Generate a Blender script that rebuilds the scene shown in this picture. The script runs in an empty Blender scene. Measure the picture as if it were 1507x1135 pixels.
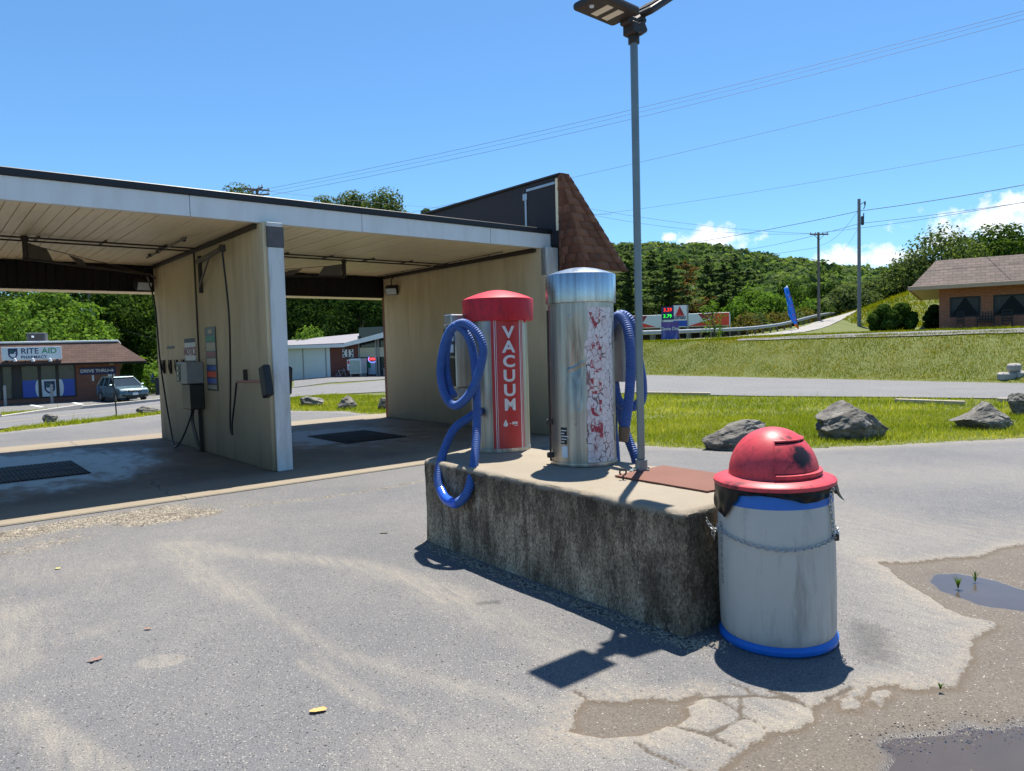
import bpy, bmesh, math, random
import numpy as np
from mathutils import Vector, Matrix, noise
sc = bpy.context.scene; COL = sc.collection
rng = random.Random(7); nr = np.random.default_rng(11)
R = math.radians; PI = math.pi
# ------------------------------------------------------------------ camera
FOC, CX, CY = 1060., 753.5, 567.5
PITCH, ROLL, EYE = R(3.0), 0.027, 1.62
fw = np.array([0, math.cos(PITCH), -math.sin(PITCH)]); _r0 = np.array([1., 0, 0]); _u0 = np.cross(_r0, fw)
rt = math.cos(ROLL)*_r0 - math.sin(ROLL)*_u0; up = math.sin(ROLL)*_r0 + math.cos(ROLL)*_u0
CAM = np.array([0, 0, EYE])
def ray(px, py): return fw + rt*(px-CX)/FOC - up*(py-CY)/FOC
def G(px, py, z=0.):                       # survey: where that sight line meets level z
    d = ray(px, py); return Vector(CAM + d*((z-EYE)/d[2]))
def D(px, py, Y):                          # survey: where it reaches depth Y
    d = ray(px, py); return Vector(CAM + d*(Y/d[1]))
cd = bpy.data.cameras.new('camera'); cam = bpy.data.objects.new('camera', cd); COL.objects.link(cam)
cd.sensor_width = 36; cd.lens = 36*FOC/1507; cd.clip_start = .05; cd.clip_end = 5000
cam.matrix_world = Matrix(((rt[0], up[0], -fw[0], 0), (rt[1], up[1], -fw[1], 0), (rt[2], up[2], -fw[2], EYE), (0, 0, 0, 1)))
sc.camera = cam
sc.view_settings.view_transform = 'Standard'; sc.view_settings.look = 'None'; sc.view_settings.exposure = 0.95; sc.view_settings.gamma = 1
sc.cycles.max_bounces = 8; sc.cycles.diffuse_bounces = 5; sc.cycles.transparent_max_bounces = 8
sc.cycles.sample_clamp_indirect = 6; sc.cycles.use_denoising = True
# ------------------------------------------------------------------ node helper
class NT:
    def __init__(s, name, world=False):
        if world:
            s.m = bpy.data.worlds.new(name)
        else:
            s.m = bpy.data.materials.new(name)
        s.m.use_nodes = True; s.t = s.m.node_tree; s.t.nodes.clear()
    def n(s, typ, **k):
        nd = s.t.nodes.new(typ)
        for a, b in k.items(): setattr(nd, a, b)
        return nd
    def put(s, inp, v):
        if v is None: return
        if isinstance(v, bpy.types.NodeSocket): s.t.links.new(v, inp)
        elif isinstance(v, (tuple, list)) and len(v) == 3 and inp.type == 'RGBA': inp.default_value = (*v, 1)
        else: inp.default_value = v
    def obj(s): return s.n('ShaderNodeTexCoord').outputs['Object']
    def pos(s): return s.n('ShaderNodeNewGeometry').outputs['Position']
    def attr(s, name, out='Fac'): return s.n('ShaderNodeAttribute', attribute_name=name).outputs[out]
    def noise(s, scale, vec=None, detail=4, rough=.55, dist=0, out='Fac'):
        nd = s.n('ShaderNodeTexNoise'); s.put(nd.inputs['Scale'], scale); s.put(nd.inputs['Detail'], detail)
        s.put(nd.inputs['Roughness'], rough); s.put(nd.inputs['Distortion'], dist); s.put(nd.inputs['Vector'], vec or s.obj()); return nd.outputs[out]
    def vor(s, scale, vec=None, feature='F1', out='Distance', rnd=1):
        nd = s.n('ShaderNodeTexVoronoi', feature=feature); s.put(nd.inputs['Scale'], scale); s.put(nd.inputs['Randomness'], rnd)
        s.put(nd.inputs['Vector'], vec or s.obj()); return nd.outputs[out]
    def ramp(s, fac, stops, interp='LINEAR'):
        nd = s.n('ShaderNodeValToRGB'); cr = nd.color_ramp; cr.interpolation = interp
        while len(cr.elements) < len(stops): cr.elements.new(.5)
        for e, (p, c) in zip(cr.elements, stops):
            e.position = p; e.color = (c, c, c, 1) if isinstance(c, (int, float)) else (*c, 1)
        s.put(nd.inputs[0], fac); return nd.outputs[0]
    def mix(s, fac, a, b, blend='MIX'):
        nd = s.n('ShaderNodeMix', data_type='RGBA', blend_type=blend); s.put(nd.inputs[0], fac); s.put(nd.inputs[6], a); s.put(nd.inputs[7], b); return nd.outputs[2]
    def math(s, op, a, b=None, c=None, clamp=False):
        nd = s.n('ShaderNodeMath', operation=op, use_clamp=clamp); s.put(nd.inputs[0], a)
        if b is not None: s.put(nd.inputs[1], b)
        if c is not None: s.put(nd.inputs[2], c)
        return nd.outputs[0]
    def step(s, x, lo, hi):
        nd = s.n('ShaderNodeMapRange', clamp=True); s.put(nd.inputs[0], x); s.put(nd.inputs[1], lo); s.put(nd.inputs[2], hi); return nd.outputs[0]
    def map(s, vec, scale=(1, 1, 1), loc=(0, 0, 0), rot=(0, 0, 0)):
        nd = s.n('ShaderNodeMapping'); s.put(nd.inputs[0], vec); s.put(nd.inputs[1], loc); s.put(nd.inputs[2], rot); s.put(nd.inputs[3], scale); return nd.outputs[0]
    def sep(s, vec): return s.n('ShaderNodeSeparateXYZ'), vec
    def xyz(s, vec):
        nd = s.n('ShaderNodeSeparateXYZ'); s.put(nd.inputs[0], vec); return nd.outputs
    def comb(s, x, y, z=0):
        nd = s.n('ShaderNodeCombineXYZ'); s.put(nd.inputs[0], x); s.put(nd.inputs[1], y); s.put(nd.inputs[2], z); return nd.outputs[0]
    def bump(s, h, strength=.3, dist=.01, normal=None):
        nd = s.n('ShaderNodeBump'); s.put(nd.inputs['Height'], h); s.put(nd.inputs['Strength'], strength); s.put(nd.inputs['Distance'], dist)
        if normal is not None: s.put(nd.inputs['Normal'], normal)
        return nd.outputs[0]
    def bsdf(s, col, rough=.6, metal=0, normal=None, **k):
        nd = s.n('ShaderNodeBsdfPrincipled'); s.put(nd.inputs['Base Color'], col); s.put(nd.inputs['Roughness'], rough); s.put(nd.inputs['Metallic'], metal)
        if normal is not None: s.put(nd.inputs['Normal'], normal)
        for a, b in k.items(): s.put(nd.inputs[a.replace('_', ' ')], b)
        s.out(nd.outputs[0]); return nd
    def out(s, sh):
        o = s.n('ShaderNodeOutputMaterial'); s.t.links.new(sh, o.inputs[0]); return s.m
def sc3(c, k): return tuple(min(1, x*k) for x in c)
def simple(name, col, rough=.6, metal=0, var=.15, scale=6, bump=0, **k):
    t = NT(name); o = t.obj()
    f = t.noise(scale, o, 5, .6)
    c = t.mix(f, sc3(col, 1-var), sc3(col, 1+var))
    b = t.bump(t.noise(scale*8, o, 3), .3, bump) if bump else None
    rr = t.math('ADD', rough-.06, t.math('MULTIPLY', f, .12))
    t.bsdf(c, rr, metal, b, **k); return t.m
# ------------------------------------------------------------------ meshes
def box_data(c, s, bevel=0, rot=None, seg=1):
    bm = bmesh.new(); bmesh.ops.create_cube(bm, size=1)
    bmesh.ops.scale(bm, vec=s, verts=bm.verts)
    if bevel: bmesh.ops.bevel(bm, geom=bm.edges[:], offset=bevel, segments=seg, affect='EDGES', profile=.6)
    if rot is not None: bmesh.ops.transform(bm, matrix=rot.to_4x4(), verts=bm.verts)
    bmesh.ops.translate(bm, vec=c, verts=bm.verts); bm.verts.index_update()
    d = ([v.co.copy() for v in bm.verts], [[v.index for v in f.verts] for f in bm.faces]); bm.free(); return d
def frame_for(d):
    d = Vector(d).normalized(); a = Vector((0, 0, 1)) if abs(d.z) < .95 else Vector((1, 0, 0))
    x = d.cross(a).normalized(); return x, x.cross(d).normalized()
class MB:
    def __init__(s): s.v = []; s.f = []; s.mi = []; s.sm = []
    def add(s, v, f, mi=0, sm=False, M=None):
        o = len(s.v); s.v += [(M @ Vector(p)) if M is not None else Vector(p) for p in v]
        s.f += [[i+o for i in q] for q in f]; s.mi += [mi]*len(f); s.sm += [sm]*len(f); return s
    def box(s, c, d, bevel=0, rot=None, mi=0, seg=1, M=None): return s.add(*box_data(c, d, bevel, rot, seg), mi=mi, M=M)
    def bb(s, x0, x1, y0, y1, z0, z1, bevel=0, mi=0): return s.box(((x0+x1)/2, (y0+y1)/2, (z0+z1)/2), (abs(x1-x0), abs(y1-y0), abs(z1-z0)), bevel, mi=mi)
    def tube(s, pts, r, seg=10, mi=0, caps=True, closed=False):
        pts = [Vector(p) for p in pts]; n = len(pts); V = []; F = []
        rr = r if isinstance(r, (list, tuple)) else [r]*n
        px = None
        for i, p in enumerate(pts):
            d = (pts[(i+1) % n]-pts[i-1]) if (closed or 0 < i < n-1) else (pts[1]-pts[0] if i == 0 else pts[-1]-pts[-2])
            d = d.normalized() if d.length > 1e-9 else Vector((0, 0, 1))
            if px is None: x, y = frame_for(d)
            else:
                x = (px - d*px.dot(d)); x = x.normalized() if x.length > 1e-6 else frame_for(d)[0]; y = x.cross(d).normalized()
            px = x
            for k in range(seg):
                a = 2*PI*k/seg; V.append(p + (x*math.cos(a)+y*math.sin(a))*rr[i])
        for i in range(n if closed else n-1):
            for k in range(seg):
                a = i*seg+k; b = i*seg+(k+1) % seg; c = ((i+1) % n)*seg+(k+1) % seg; e = ((i+1) % n)*seg+k
                F.append([a, b, c, e])
        s.add(V, F, mi, True)
        if caps and not closed:
            o = len(s.v)-len(V); s.f += [list(range(o, o+seg))[::-1], list(range(o+(n-1)*seg, o+n*seg))]; s.mi += [mi]*2; s.sm += [False]*2
        return s
    def bar(s, a, b, r, seg=8, mi=0): return s.tube([a, b], r, seg, mi)
    def lathe(s, prof, seg=48, c=(0, 0, 0), mi=0, sm=True, M=None):
        V = []; F = []; n = len(prof)
        for r, z in prof:
            for k in range(seg):
                a = 2*PI*k/seg; V.append((c[0]+max(r, 1e-4)*math.cos(a), c[1]+max(r, 1e-4)*math.sin(a), c[2]+z))
        for i in range(n-1):
            for k in range(seg): F.append([i*seg+k, i*seg+(k+1) % seg, (i+1)*seg+(k+1) % seg, (i+1)*seg+k])
        return s.add(V, F, mi, sm, M)
    def quad(s, a, b, c, d, mi=0): return s.add([a, b, c, d], [[0, 1, 2, 3]], mi)
    def prism(s, poly, off, mi=0):
        n = len(poly); off = Vector(off); V = [Vector(p) for p in poly]+[Vector(p)+off for p in poly]
        return s.add(V, [list(range(n))[::-1], list(range(n, 2*n))]+[[i, (i+1) % n, n+(i+1) % n, n+i] for i in range(n)], mi)
    def build(s, name, mats, parent=None, local=False, fix=True):
        me = bpy.data.meshes.new(name)
        off = Vector((0, 0, 0))
        if parent is not None and not local:
            p = parent
            while p is not None: off += p.location; p = p.parent
        me.from_pydata([tuple(p-off) for p in s.v], [], s.f)
        for m in (mats if isinstance(mats, (list, tuple)) else [mats]): me.materials.append(m)
        me.polygons.foreach_set('material_index', s.mi); me.polygons.foreach_set('use_smooth', s.sm)
        if fix:
            bm = bmesh.new(); bm.from_mesh(me); bmesh.ops.recalc_face_normals(bm, faces=bm.faces); bm.to_mesh(me); bm.free()
        if any(s.sm): me.set_sharp_from_angle(angle=R(38))
        me.update(); return link(name, me, parent)
def link(name, me, parent=None):
    o = bpy.data.objects.new(name, me); COL.objects.link(o)
    if parent is not None: o.parent = parent
    return o
def mesh_np(name, V, F, mats, parent=None, attrs=None, smooth=False):
    V = np.asarray(V, dtype=np.float32); F = np.asarray(F, dtype=np.int32); me = bpy.data.meshes.new(name); k = F.shape[1]
    me.vertices.add(len(V)); me.vertices.foreach_set('co', V.ravel())
    me.loops.add(F.size); me.loops.foreach_set('vertex_index', F.ravel())
    me.polygons.add(len(F)); me.polygons.foreach_set('loop_start', np.arange(0, F.size, k, dtype=np.int32))
    me.polygons.foreach_set('loop_total', np.full(len(F), k, dtype=np.int32))
    if smooth: me.polygons.foreach_set('use_smooth', np.ones(len(F), dtype=bool))
    for m in (mats if isinstance(mats, (list, tuple)) else [mats]): me.materials.append(m)
    for a, arr in (attrs or {}).items():
        at = me.attributes.new(a, 'FLOAT', 'POINT'); at.data.foreach_set('value', np.asarray(arr, dtype=np.float32))
    me.update(calc_edges=True); return link(name, me, parent)
def tag(o, label=None, cat=None, group=None, kind=None):
    if label: o['label'] = label
    if cat: o['category'] = cat
    if group: o['group'] = group
    if kind: o['kind'] = kind
    return o
def thing(name, label, cat, loc=(0, 0, 0), rotz=0, group=None):
    o = bpy.data.objects.new(name, None); COL.objects.link(o); o.location = loc; o.rotation_euler = (0, 0, rotz); o.empty_display_size = .2
    return tag(o, label, cat, group)
def copy_thing(o, loc, rotz=None, scale=None, label=None):
    c = o.copy(); COL.objects.link(c); c.location = loc
    if rotz is not None: c.rotation_euler = (0, 0, rotz)
    if scale is not None: c.scale = scale if isinstance(scale, tuple) else (scale,)*3
    if label: c['label'] = label
    for ch in list(o.children):
        d = ch.copy(); COL.objects.link(d); d.parent = c
        for g in list(ch.children):
            e = g.copy(); COL.objects.link(e); e.parent = d
    return c
def text_data(txt, size, depth=.0, bold=0., align='CENTER', spacing=1., cuts=0):
    cu = bpy.data.curves.new('t', 'FONT'); cu.body = txt; cu.size = size; cu.extrude = depth; cu.offset = bold; cu.align_x = align; cu.align_y = 'CENTER'; cu.space_character = spacing
    cu.resolution_u = 4
    o = bpy.data.objects.new('t', cu); COL.objects.link(o); dg = bpy.context.evaluated_depsgraph_get(); dg.update()
    me = bpy.data.meshes.new_from_object(o.evaluated_get(dg)); bpy.data.objects.remove(o); bpy.data.curves.remove(cu)
    bm = bmesh.new(); bm.from_mesh(me); bpy.data.meshes.remove(me)
    if cuts:
        xs = [v.co.x for v in bm.verts]; n = max(1, int((max(xs)-min(xs))/cuts))
        for i in range(1, n):
            bmesh.ops.bisect_plane(bm, geom=bm.verts[:]+bm.edges[:]+bm.faces[:], plane_co=(min(xs)+(max(xs)-min(xs))*i/n, 0, 0), plane_no=(1, 0, 0))
    bm.verts.index_update(); d = ([v.co.copy() for v in bm.verts], [[v.index for v in f.verts] for f in bm.faces]); bm.free(); return d
def plane_M(o, x, z):                      # matrix: text x -> x, text y -> z, text normal -> x cross z
    x = Vector(x).normalized(); z = Vector(z).normalized(); n = x.cross(z)
    return Matrix(((x.x, z.x, n.x, o[0]), (x.y, z.y, n.y, o[1]), (x.z, z.z, n.z, o[2]), (0, 0, 0, 1)))
def smooth_path(pts, per=14):              # Catmull-Rom
    P = [Vector(p) for p in pts]; P = [P[0]*2-P[1]]+P+[P[-1]*2-P[-2]]; out = []
    for i in range(1, len(P)-2):
        a, b, c, d = P[i-1:i+3]
        for k in range(per):
            t = k/per; out.append(.5*((2*b)+(c-a)*t+(2*a-5*b+4*c-d)*t*t+(3*b-a-3*c+d)*t**3))
    out.append(P[-2]); return out
def resample(pts, step):
    out = [pts[0].copy()]; acc = 0
    for a, b in zip(pts, pts[1:]):
        L = (b-a).length
        while acc+L >= step:
            t = (step-acc)/L; a = a.lerp(b, t); out.append(a.copy()); L = (b-a).length; acc = 0
        acc += L
    return out
# numpy noise
def _hash(ix, iy, seed): 
    h = (ix.astype(np.int64)*374761393 + iy.astype(np.int64)*668265263 + seed*974711) & 0x7fffffff
    h = ((h ^ (h >> 13))*1274126177) & 0x7fffffff; return ((h ^ (h >> 16)) & 0xffff)/65535.
def vnoise(x, y, seed=0):
    ix = np.floor(x); iy = np.floor(y); fx = x-ix; fy = y-iy; fx = fx*fx*(3-2*fx); fy = fy*fy*(3-2*fy)
    a = _hash(ix, iy, seed); b = _hash(ix+1, iy, seed); c = _hash(ix, iy+1, seed); d = _hash(ix+1, iy+1, seed)
    return (a*(1-fx)+b*fx)*(1-fy)+(c*(1-fx)+d*fx)*fy
def fbm(x, y, o=4, seed=0):
    x = np.asarray(x, float); y = np.asarray(y, float); r = 0; amp = .5; s = 0
    for i in range(o): r = r+amp*vnoise(x*2**i, y*2**i, seed+i); s += amp; amp *= .5
    return r/s
def sst(a, b, x): t = np.clip((x-a)/(b-a), 0, 1); return t*t*(3-2*t)
def poly_sd(x, y, poly):                   # signed distance, + inside
    P = np.array(poly, float); ins = np.zeros(x.shape, bool); d = np.full(x.shape, 1e9)
    for i in range(len(P)):
        a = P[i]; b = P[(i+1) % len(P)]; e = b-a
        t = np.clip(((x-a[0])*e[0]+(y-a[1])*e[1])/max(e@e, 1e-12), 0, 1)
        d = np.minimum(d, np.hypot(x-a[0]-t*e[0], y-a[1]-t*e[1]))
        c = ((a[1] > y) != (b[1] > y)); xi = e[0]*(y-a[1])/(e[1] if abs(e[1]) > 1e-12 else 1e-12)+a[0]; ins ^= c & (x < xi)
    return np.where(ins, d, -d)
def line_d(x, y, pts):
    P = np.array(pts, float); d = np.full(x.shape, 1e9)
    for a, b in zip(P, P[1:]):
        e = b-a; t = np.clip(((x-a[0])*e[0]+(y-a[1])*e[1])/max(e@e, 1e-12), 0, 1); d = np.minimum(d, np.hypot(x-a[0]-t*e[0], y-a[1]-t*e[1]))
    return d
def gxy(pts): return [tuple(G(a, b))[:2] for a, b in pts]
# ------------------------------------------------------------------ light
SUN_AZ, SUN_EL = R(73), R(68.7)            # azimuth from +X towards +Y
sd = Vector((math.cos(SUN_EL)*math.cos(SUN_AZ), math.cos(SUN_EL)*math.sin(SUN_AZ), math.sin(SUN_EL)))
sl = bpy.data.lights.new('sun', 'SUN'); sl.energy = 5.0; sl.angle = R(.53); sl.color = (1, .945, .85)
so = bpy.data.objects.new('sun', sl); COL.objects.link(so); so.rotation_euler = sd.to_track_quat('Z', 'Y').to_euler()
w = NT('World', True); sc.world = w.m
sky = w.n('ShaderNodeTexSky', sky_type='NISHITA'); sky.sun_disc = False; sky.sun_elevation = SUN_EL; sky.sun_rotation = R(90)-SUN_AZ
sky.air_density = 1.0; sky.dust_density = .35; sky.ozone_density = 2.2; sky.altitude = 300
skyc = w.mix(1, sky.outputs[0], (.7, 1.06, 1.3), 'MULTIPLY')
gv = w.n('ShaderNodeTexCoord').outputs['Generated']; gx = w.xyz(gv)
az = w.math('ARCTAN2', gx[0], gx[1]); el = w.math('ARCSINE', gx[2])
nz = w.noise(34, gv, 10, .66)
best = None
for px, py, sx, sy in ((1050, 352, 62, 22), (985, 350, 15, 9), (1290, 378, 110, 17), (1470, 335, 95, 42), (1400, 352, 60, 22), (1510, 300, 40, 30), (1240, 378, 30, 16)):
    d = Vector(ray(px, py)).normalized(); a0 = math.atan2(d.x, d.y); e0 = math.asin(d.z)
    q = w.math('SQRT', w.math('ADD', w.math('POWER', w.math('ABSOLUTE', w.math('DIVIDE', w.math('SUBTRACT', az, a0), sx/FOC)), 2.), w.math('POWER', w.math('ABSOLUTE', w.math('DIVIDE', w.math('SUBTRACT', el, e0), sy/FOC)), 2.)))
    g = w.math('SUBTRACT', 1., q); best = g if best is None else w.math('MAXIMUM', best, g)
cl = w.step(w.math('ADD', best, w.math('MULTIPLY', w.math('SUBTRACT', nz, .5), 2.9)), .1, .75)
shade = w.mix(w.step(w.noise(45, w.map(gv, loc=(0, 0, .006)), 6, .6), .35, .65), (7.0, 7.9, 9.2), (10.8, 10.8, 10.8))
skyc = w.mix(cl, skyc, shade)
bg = w.n('ShaderNodeBackground'); w.put(bg.inputs[0], skyc); bg.inputs[1].default_value = .069
wo = w.n('ShaderNodeOutputWorld'); w.t.links.new(bg.outputs[0], wo.inputs[0])
# ------------------------------------------------------------------ materials
def m_asphalt(name, base, light, sand=(.46, .41, .33), lot=False):
    t = NT(name); p = t.pos()
    big = t.noise(.55, p, 5, .6); mid = t.noise(5, p, 4, .6); fine = t.noise(130, p, 3, .65); grit = t.vor(190, p, out='Color'); gd = t.xyz(grit)[0]
    c = t.mix(t.step(big, .3, .72), base, light)
    c = t.mix(t.math('MULTIPLY', mid, .5), c, sc3(base, .8))
    c = t.mix(t.step(fine, .3, .75), t.mix(1, c, (.5, .5, .52), 'MULTIPLY'), t.mix(1, c, (1.38, 1.36, 1.32), 'MULTIPLY'))
    c = t.mix(t.math('MULTIPLY', t.step(gd, .955, .975), .75), c, (.5, .48, .43)); c = t.mix(t.step(gd, .07, .03), c, (.03, .03, .032)); g3 = t.xyz(t.vor(48, p, out='Color')); c = t.mix(t.math('MULTIPLY', t.step(g3[1], .965, .975), t.step(t.vor(48, p), .34, .28)), c, (.03, .029, .028))
    h = t.math('ADD', t.math('MULTIPLY', fine, .6), t.math('MULTIPLY', t.vor(150, p), .5)); rough = .85
    if lot:
        s1 = t.math('ADD', t.attr('sand'), t.math('MULTIPLY', t.math('SUBTRACT', t.noise(9, p, 5, .65), .5), .9))
        s1 = t.math('MULTIPLY', t.math('MULTIPLY', t.step(s1, .16, .95), t.step(fine, .25, .8)), t.step(t.noise(2.4, t.map(t.map(p, rot=(0, 0, 1.0)), (1, 7, 1)), 6, .72), .3, .6))
        c = t.mix(t.math('MULTIPLY', s1, .85), c, sand)
        g1 = t.math('ADD', t.attr('gravel'), t.math('MULTIPLY', t.math('SUBTRACT', t.noise(14, p, 5, .7), .5), 1.3))
        gm = t.step(g1, .35, .8)
        gk = t.xyz(t.vor(70, p, out='Color'))[1]; gcol = t.mix(t.step(gk, .35, .65), (.075, .055, .036), (.46, .41, .32)); gcol = t.mix(t.step(t.noise(4, p, 5, .7), .5, .62), gcol, t.mix(1, gcol, (.42, .36, .3), 'MULTIPLY')); c = t.mix(t.math('MULTIPLY', gm, .85), c, gcol)
        dk = t.step(t.math('ADD', t.attr('oil'), t.math('MULTIPLY', t.math('SUBTRACT', t.noise(20, p, 4), .5), .8)), .35, .9)
        c = t.mix(t.math('MULTIPLY', dk, .6), c, (.045, .045, .048))
        nn = t.math('ADD', t.math('MULTIPLY', t.math('SUBTRACT', t.noise(22, p, 5, .65), .5), .075), t.math('MULTIPLY', t.math('SUBTRACT', t.noise(160, p, 2), .5), .018))
        dd = t.math('ADD', t.attr('dirtd'), nn)
        rim = t.math('MULTIPLY', t.step(dd, -.16, -.02), t.step(t.noise(30, p, 3), .3, .62))
        c = t.mix(t.math('MULTIPLY', rim, .42), c, (.46, .39, .29))
        dm = t.step(dd, -.004, .006)
        soil = t.mix(t.noise(3, p, 4), (.12, .102, .086), (.19, .165, .138))
        sg = t.vor(170, p, out='Color'); sgx = t.xyz(sg)
        soil = t.mix(t.step(sgx[0], .8, .9), soil, (.22, .185, .15)); soil = t.mix(t.step(sgx[1], .78, .9), soil, (.1, .08, .062)); soil = t.mix(t.step(sgx[2], .99, .994), soil, (.55, .53, .5))
        soil = t.mix(t.step(dd, .05, .0), soil, (.15, .115, .08))
        wet = t.step(t.attr('wet'), .2, .8)
        soil = t.mix(t.math('MULTIPLY', wet, .8), soil, (.06, .05, .047))
        c = t.mix(dm, c, soil)
        cr = t.math('ADD', t.attr('crackd'), t.math('MULTIPLY', t.math('SUBTRACT', t.noise(45, p, 3), .5), .018))
        c = t.mix(t.step(cr, .017, .006), c, (.11, .088, .066))
        h = t.math('ADD', t.math('MULTIPLY', h, t.math('SUBTRACT', 1.1, dm)), t.math('MULTIPLY', dm, t.math('ADD', t.math('MULTIPLY', t.vor(130, p), .7), t.noise(40, p, 6, .7))))
        h = t.math('ADD', h, t.math('MULTIPLY', t.step(cr, .002, .02), 1.2))
        rough = t.math('SUBTRACT', .88, t.math('MULTIPLY', wet, .45))
    c = t.mix(1, c, (.7, .688, .668), 'MULTIPLY')
    t.bsdf(c, rough, 0, t.bump(h, .55, .006)); return t.m
M = {}
M['lot'] = m_asphalt('lot_asphalt', (.165, .171, .19), (.275, .27, .265), lot=True)
M['road'] = m_asphalt('road_asphalt', (.2, .205, .222), (.265, .265, .27))
M['parking'] = m_asphalt('parking_asphalt', (.2, .205, .215), (.26, .26, .26))
M['pavement'] = m_asphalt('pale_pavement', (.4, .39, .37), (.5, .48, .45))
def m_slab():
    t = NT('slab_concrete'); p = t.obj(); x = t.xyz(p)
    n1 = t.noise(1.3, p, 6, .65); n2 = t.noise(14, p, 5, .65)
    c = t.mix(n1, (.3, .25, .19), (.44, .38, .29)); c = t.mix(t.math('MULTIPLY', n2, .6), c, (.24, .2, .15))
    # grime and standing water film inside the bays
    inb = t.math('MULTIPLY', t.step(x[1], -.25, .3), t.step(x[1], 6.4, 5.6))
    gr = t.math('MULTIPLY', inb, t.step(t.noise(.9, t.map(p, (1, .6, 1)), 5, .6), .25, .6))
    c = t.mix(t.math('MULTIPLY', gr, .75), c, t.mix(n2, (.09, .08, .068), (.17, .15, .125)))
    dl = t.math('ADD', t.math('POWER', t.math('DIVIDE', t.math('ADD', x[0], 2.6), 2.1), 2.), t.math('POWER', t.math('DIVIDE', t.math('SUBTRACT', x[1], 3.3), 2.7), 2.))
    wt = t.math('MULTIPLY', t.step(t.math('ADD', dl, t.math('MULTIPLY', t.math('SUBTRACT', t.noise(2.2, t.map(p, (1, .5, 1)), 7, .75), .5), 3.2)), 1.15, .35), .7)
    dr = t.math('ADD', t.math('POWER', t.math('DIVIDE', t.math('SUBTRACT', x[0], 2.5), 1.9), 2.), t.math('POWER', t.math('DIVIDE', t.math('SUBTRACT', x[1], 3.3), 2.2), 2.))
    wr = t.step(t.math('ADD', dr, t.math('MULTIPLY', t.math('SUBTRACT', t.noise(2.6, p, 5, .65), .5), 3.4)), .8, .3)
    wt = t.math('MAXIMUM', wt, t.math('MULTIPLY', wr, .55))
    c = t.mix(t.math('MULTIPLY', wt, .55), c, (.07, .065, .06))
    ck = t.step(t.math('ABSOLUTE', t.math('ADD', t.math('SUBTRACT', x[0], -1.55), t.math('MULTIPLY', t.math('SUBTRACT', t.noise(3, p, 5), .5), .5))), .012, .006)
    c = t.mix(t.math('MULTIPLY', ck, .8), c, (.04, .035, .03))
    c = t.mix(1, c, (.66, .64, .6), 'MULTIPLY')
    r = t.math('SUBTRACT', .8, t.math('MULTIPLY', wt, .6))
    t.bsdf(c, r, 0, t.bump(n2, t.math('SUBTRACT', .3, t.math('MULTIPLY', wt, .28)), .006)); return t.m
M['slab'] = m_slab()
def m_wall():
    t = NT('painted_block_wall'); p = t.obj(); x = t.xyz(p)
    n1 = t.noise(1.1, p, 5, .6); st = t.noise(3.5, t.map(p, (1, 1, .14)), 6, .68); n2 = t.noise(22, p, 4, .6)
    c = t.mix(n1, (.6, .475, .285), (.72, .59, .385))
    c = t.mix(t.math('MULTIPLY', t.step(st, .45, .75), .5), c, (.32, .225, .11))
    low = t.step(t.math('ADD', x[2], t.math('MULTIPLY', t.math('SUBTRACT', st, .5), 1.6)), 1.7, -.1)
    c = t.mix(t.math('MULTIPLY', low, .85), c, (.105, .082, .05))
    c = t.mix(t.math('MULTIPLY', t.step(n2, .62, .8), .25), c, (.22, .18, .13))
    # faint block coursing under the paint
    br = t.n('ShaderNodeTexBrick'); t.put(br.inputs['Vector'], t.comb(t.math('ADD', x[0], x[1]), x[2])); br.inputs['Scale'].default_value = 1
    br.inputs['Brick Width'].default_value = .4; br.inputs['Row Height'].default_value = .2; br.inputs['Mortar Size'].default_value = .006; br.inputs['Mortar Smooth'].default_value = .8
    h = t.math('ADD', t.math('MULTIPLY', br.outputs['Fac'], -.15), t.math('MULTIPLY', n2, .25))
    t.bsdf(c, .72, 0, t.bump(h, .35, .008)); return t.m
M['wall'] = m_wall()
def m_white(name='white_paint', col=(.74, .75, .75), dirt=(.4, .36, .3), amt=.35, rough=.5):
    t = NT(name); p = t.obj(); st = t.noise(4, t.map(p, (1, 1, .2)), 6, .65); n2 = t.noise(30, p, 4, .65); x = t.xyz(p)
    c = t.mix(t.math('MULTIPLY', t.step(st, .45, .8), amt), col, dirt)
    c = t.mix(t.math('MULTIPLY', t.step(n2, .68, .76), amt), c, sc3(dirt, .7))
    t.bsdf(c, rough, 0, t.bump(n2, .12, .004)); return t.m
M['white'] = m_white(); M['pilaster'] = m_white('worn_white_paint', (.64, .65, .64), (.2, .175, .14), .75)
M['trim'] = simple('dark_roof_trim', (.012, .012, .016), .5, 0, .3, 5)
M['capblock'] = simple('weathered_grey_cap', (.1, .095, .095), .75, 0, .35, 9)
def m_ceiling():
    t = NT('cream_ceiling_board'); p = t.obj(); n1 = t.noise(.9, p, 5, .6); n2 = t.noise(3, t.map(p, (6, .5, 1)), 4, .6)
    c = t.mix(n1, (.86, .69, .43), (.9, .76, .52)); c = t.mix(t.math('MULTIPLY', t.step(n2, .5, .8), .4), c, (.5, .37, .2))
    t.bsdf(c, .45); return t.m
M['ceiling'] = m_ceiling()
M['black'] = simple('black_rubber', (.012, .012, .013), .55, 0, .3, 12)
M['dkmetal'] = simple('dark_rusty_metal', (.055, .042, .033), .6, .4, .4, 18, .001)
M['pipe'] = simple('dull_pipe', (.14, .12, .1), .55, .4, .3, 14)
M['brown_board'] = simple('dark_brown_board', (.009, .006, .0045), .8, 0, .35, 5)
M['roofmem'] = simple('dark_roof_membrane', (.017, .016, .021), .75, 0, .35, 2.5, .003)
M['flash'] = simple('aluminium_flashing', (.42, .42, .43), .35, .8, .2, 6)
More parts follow.
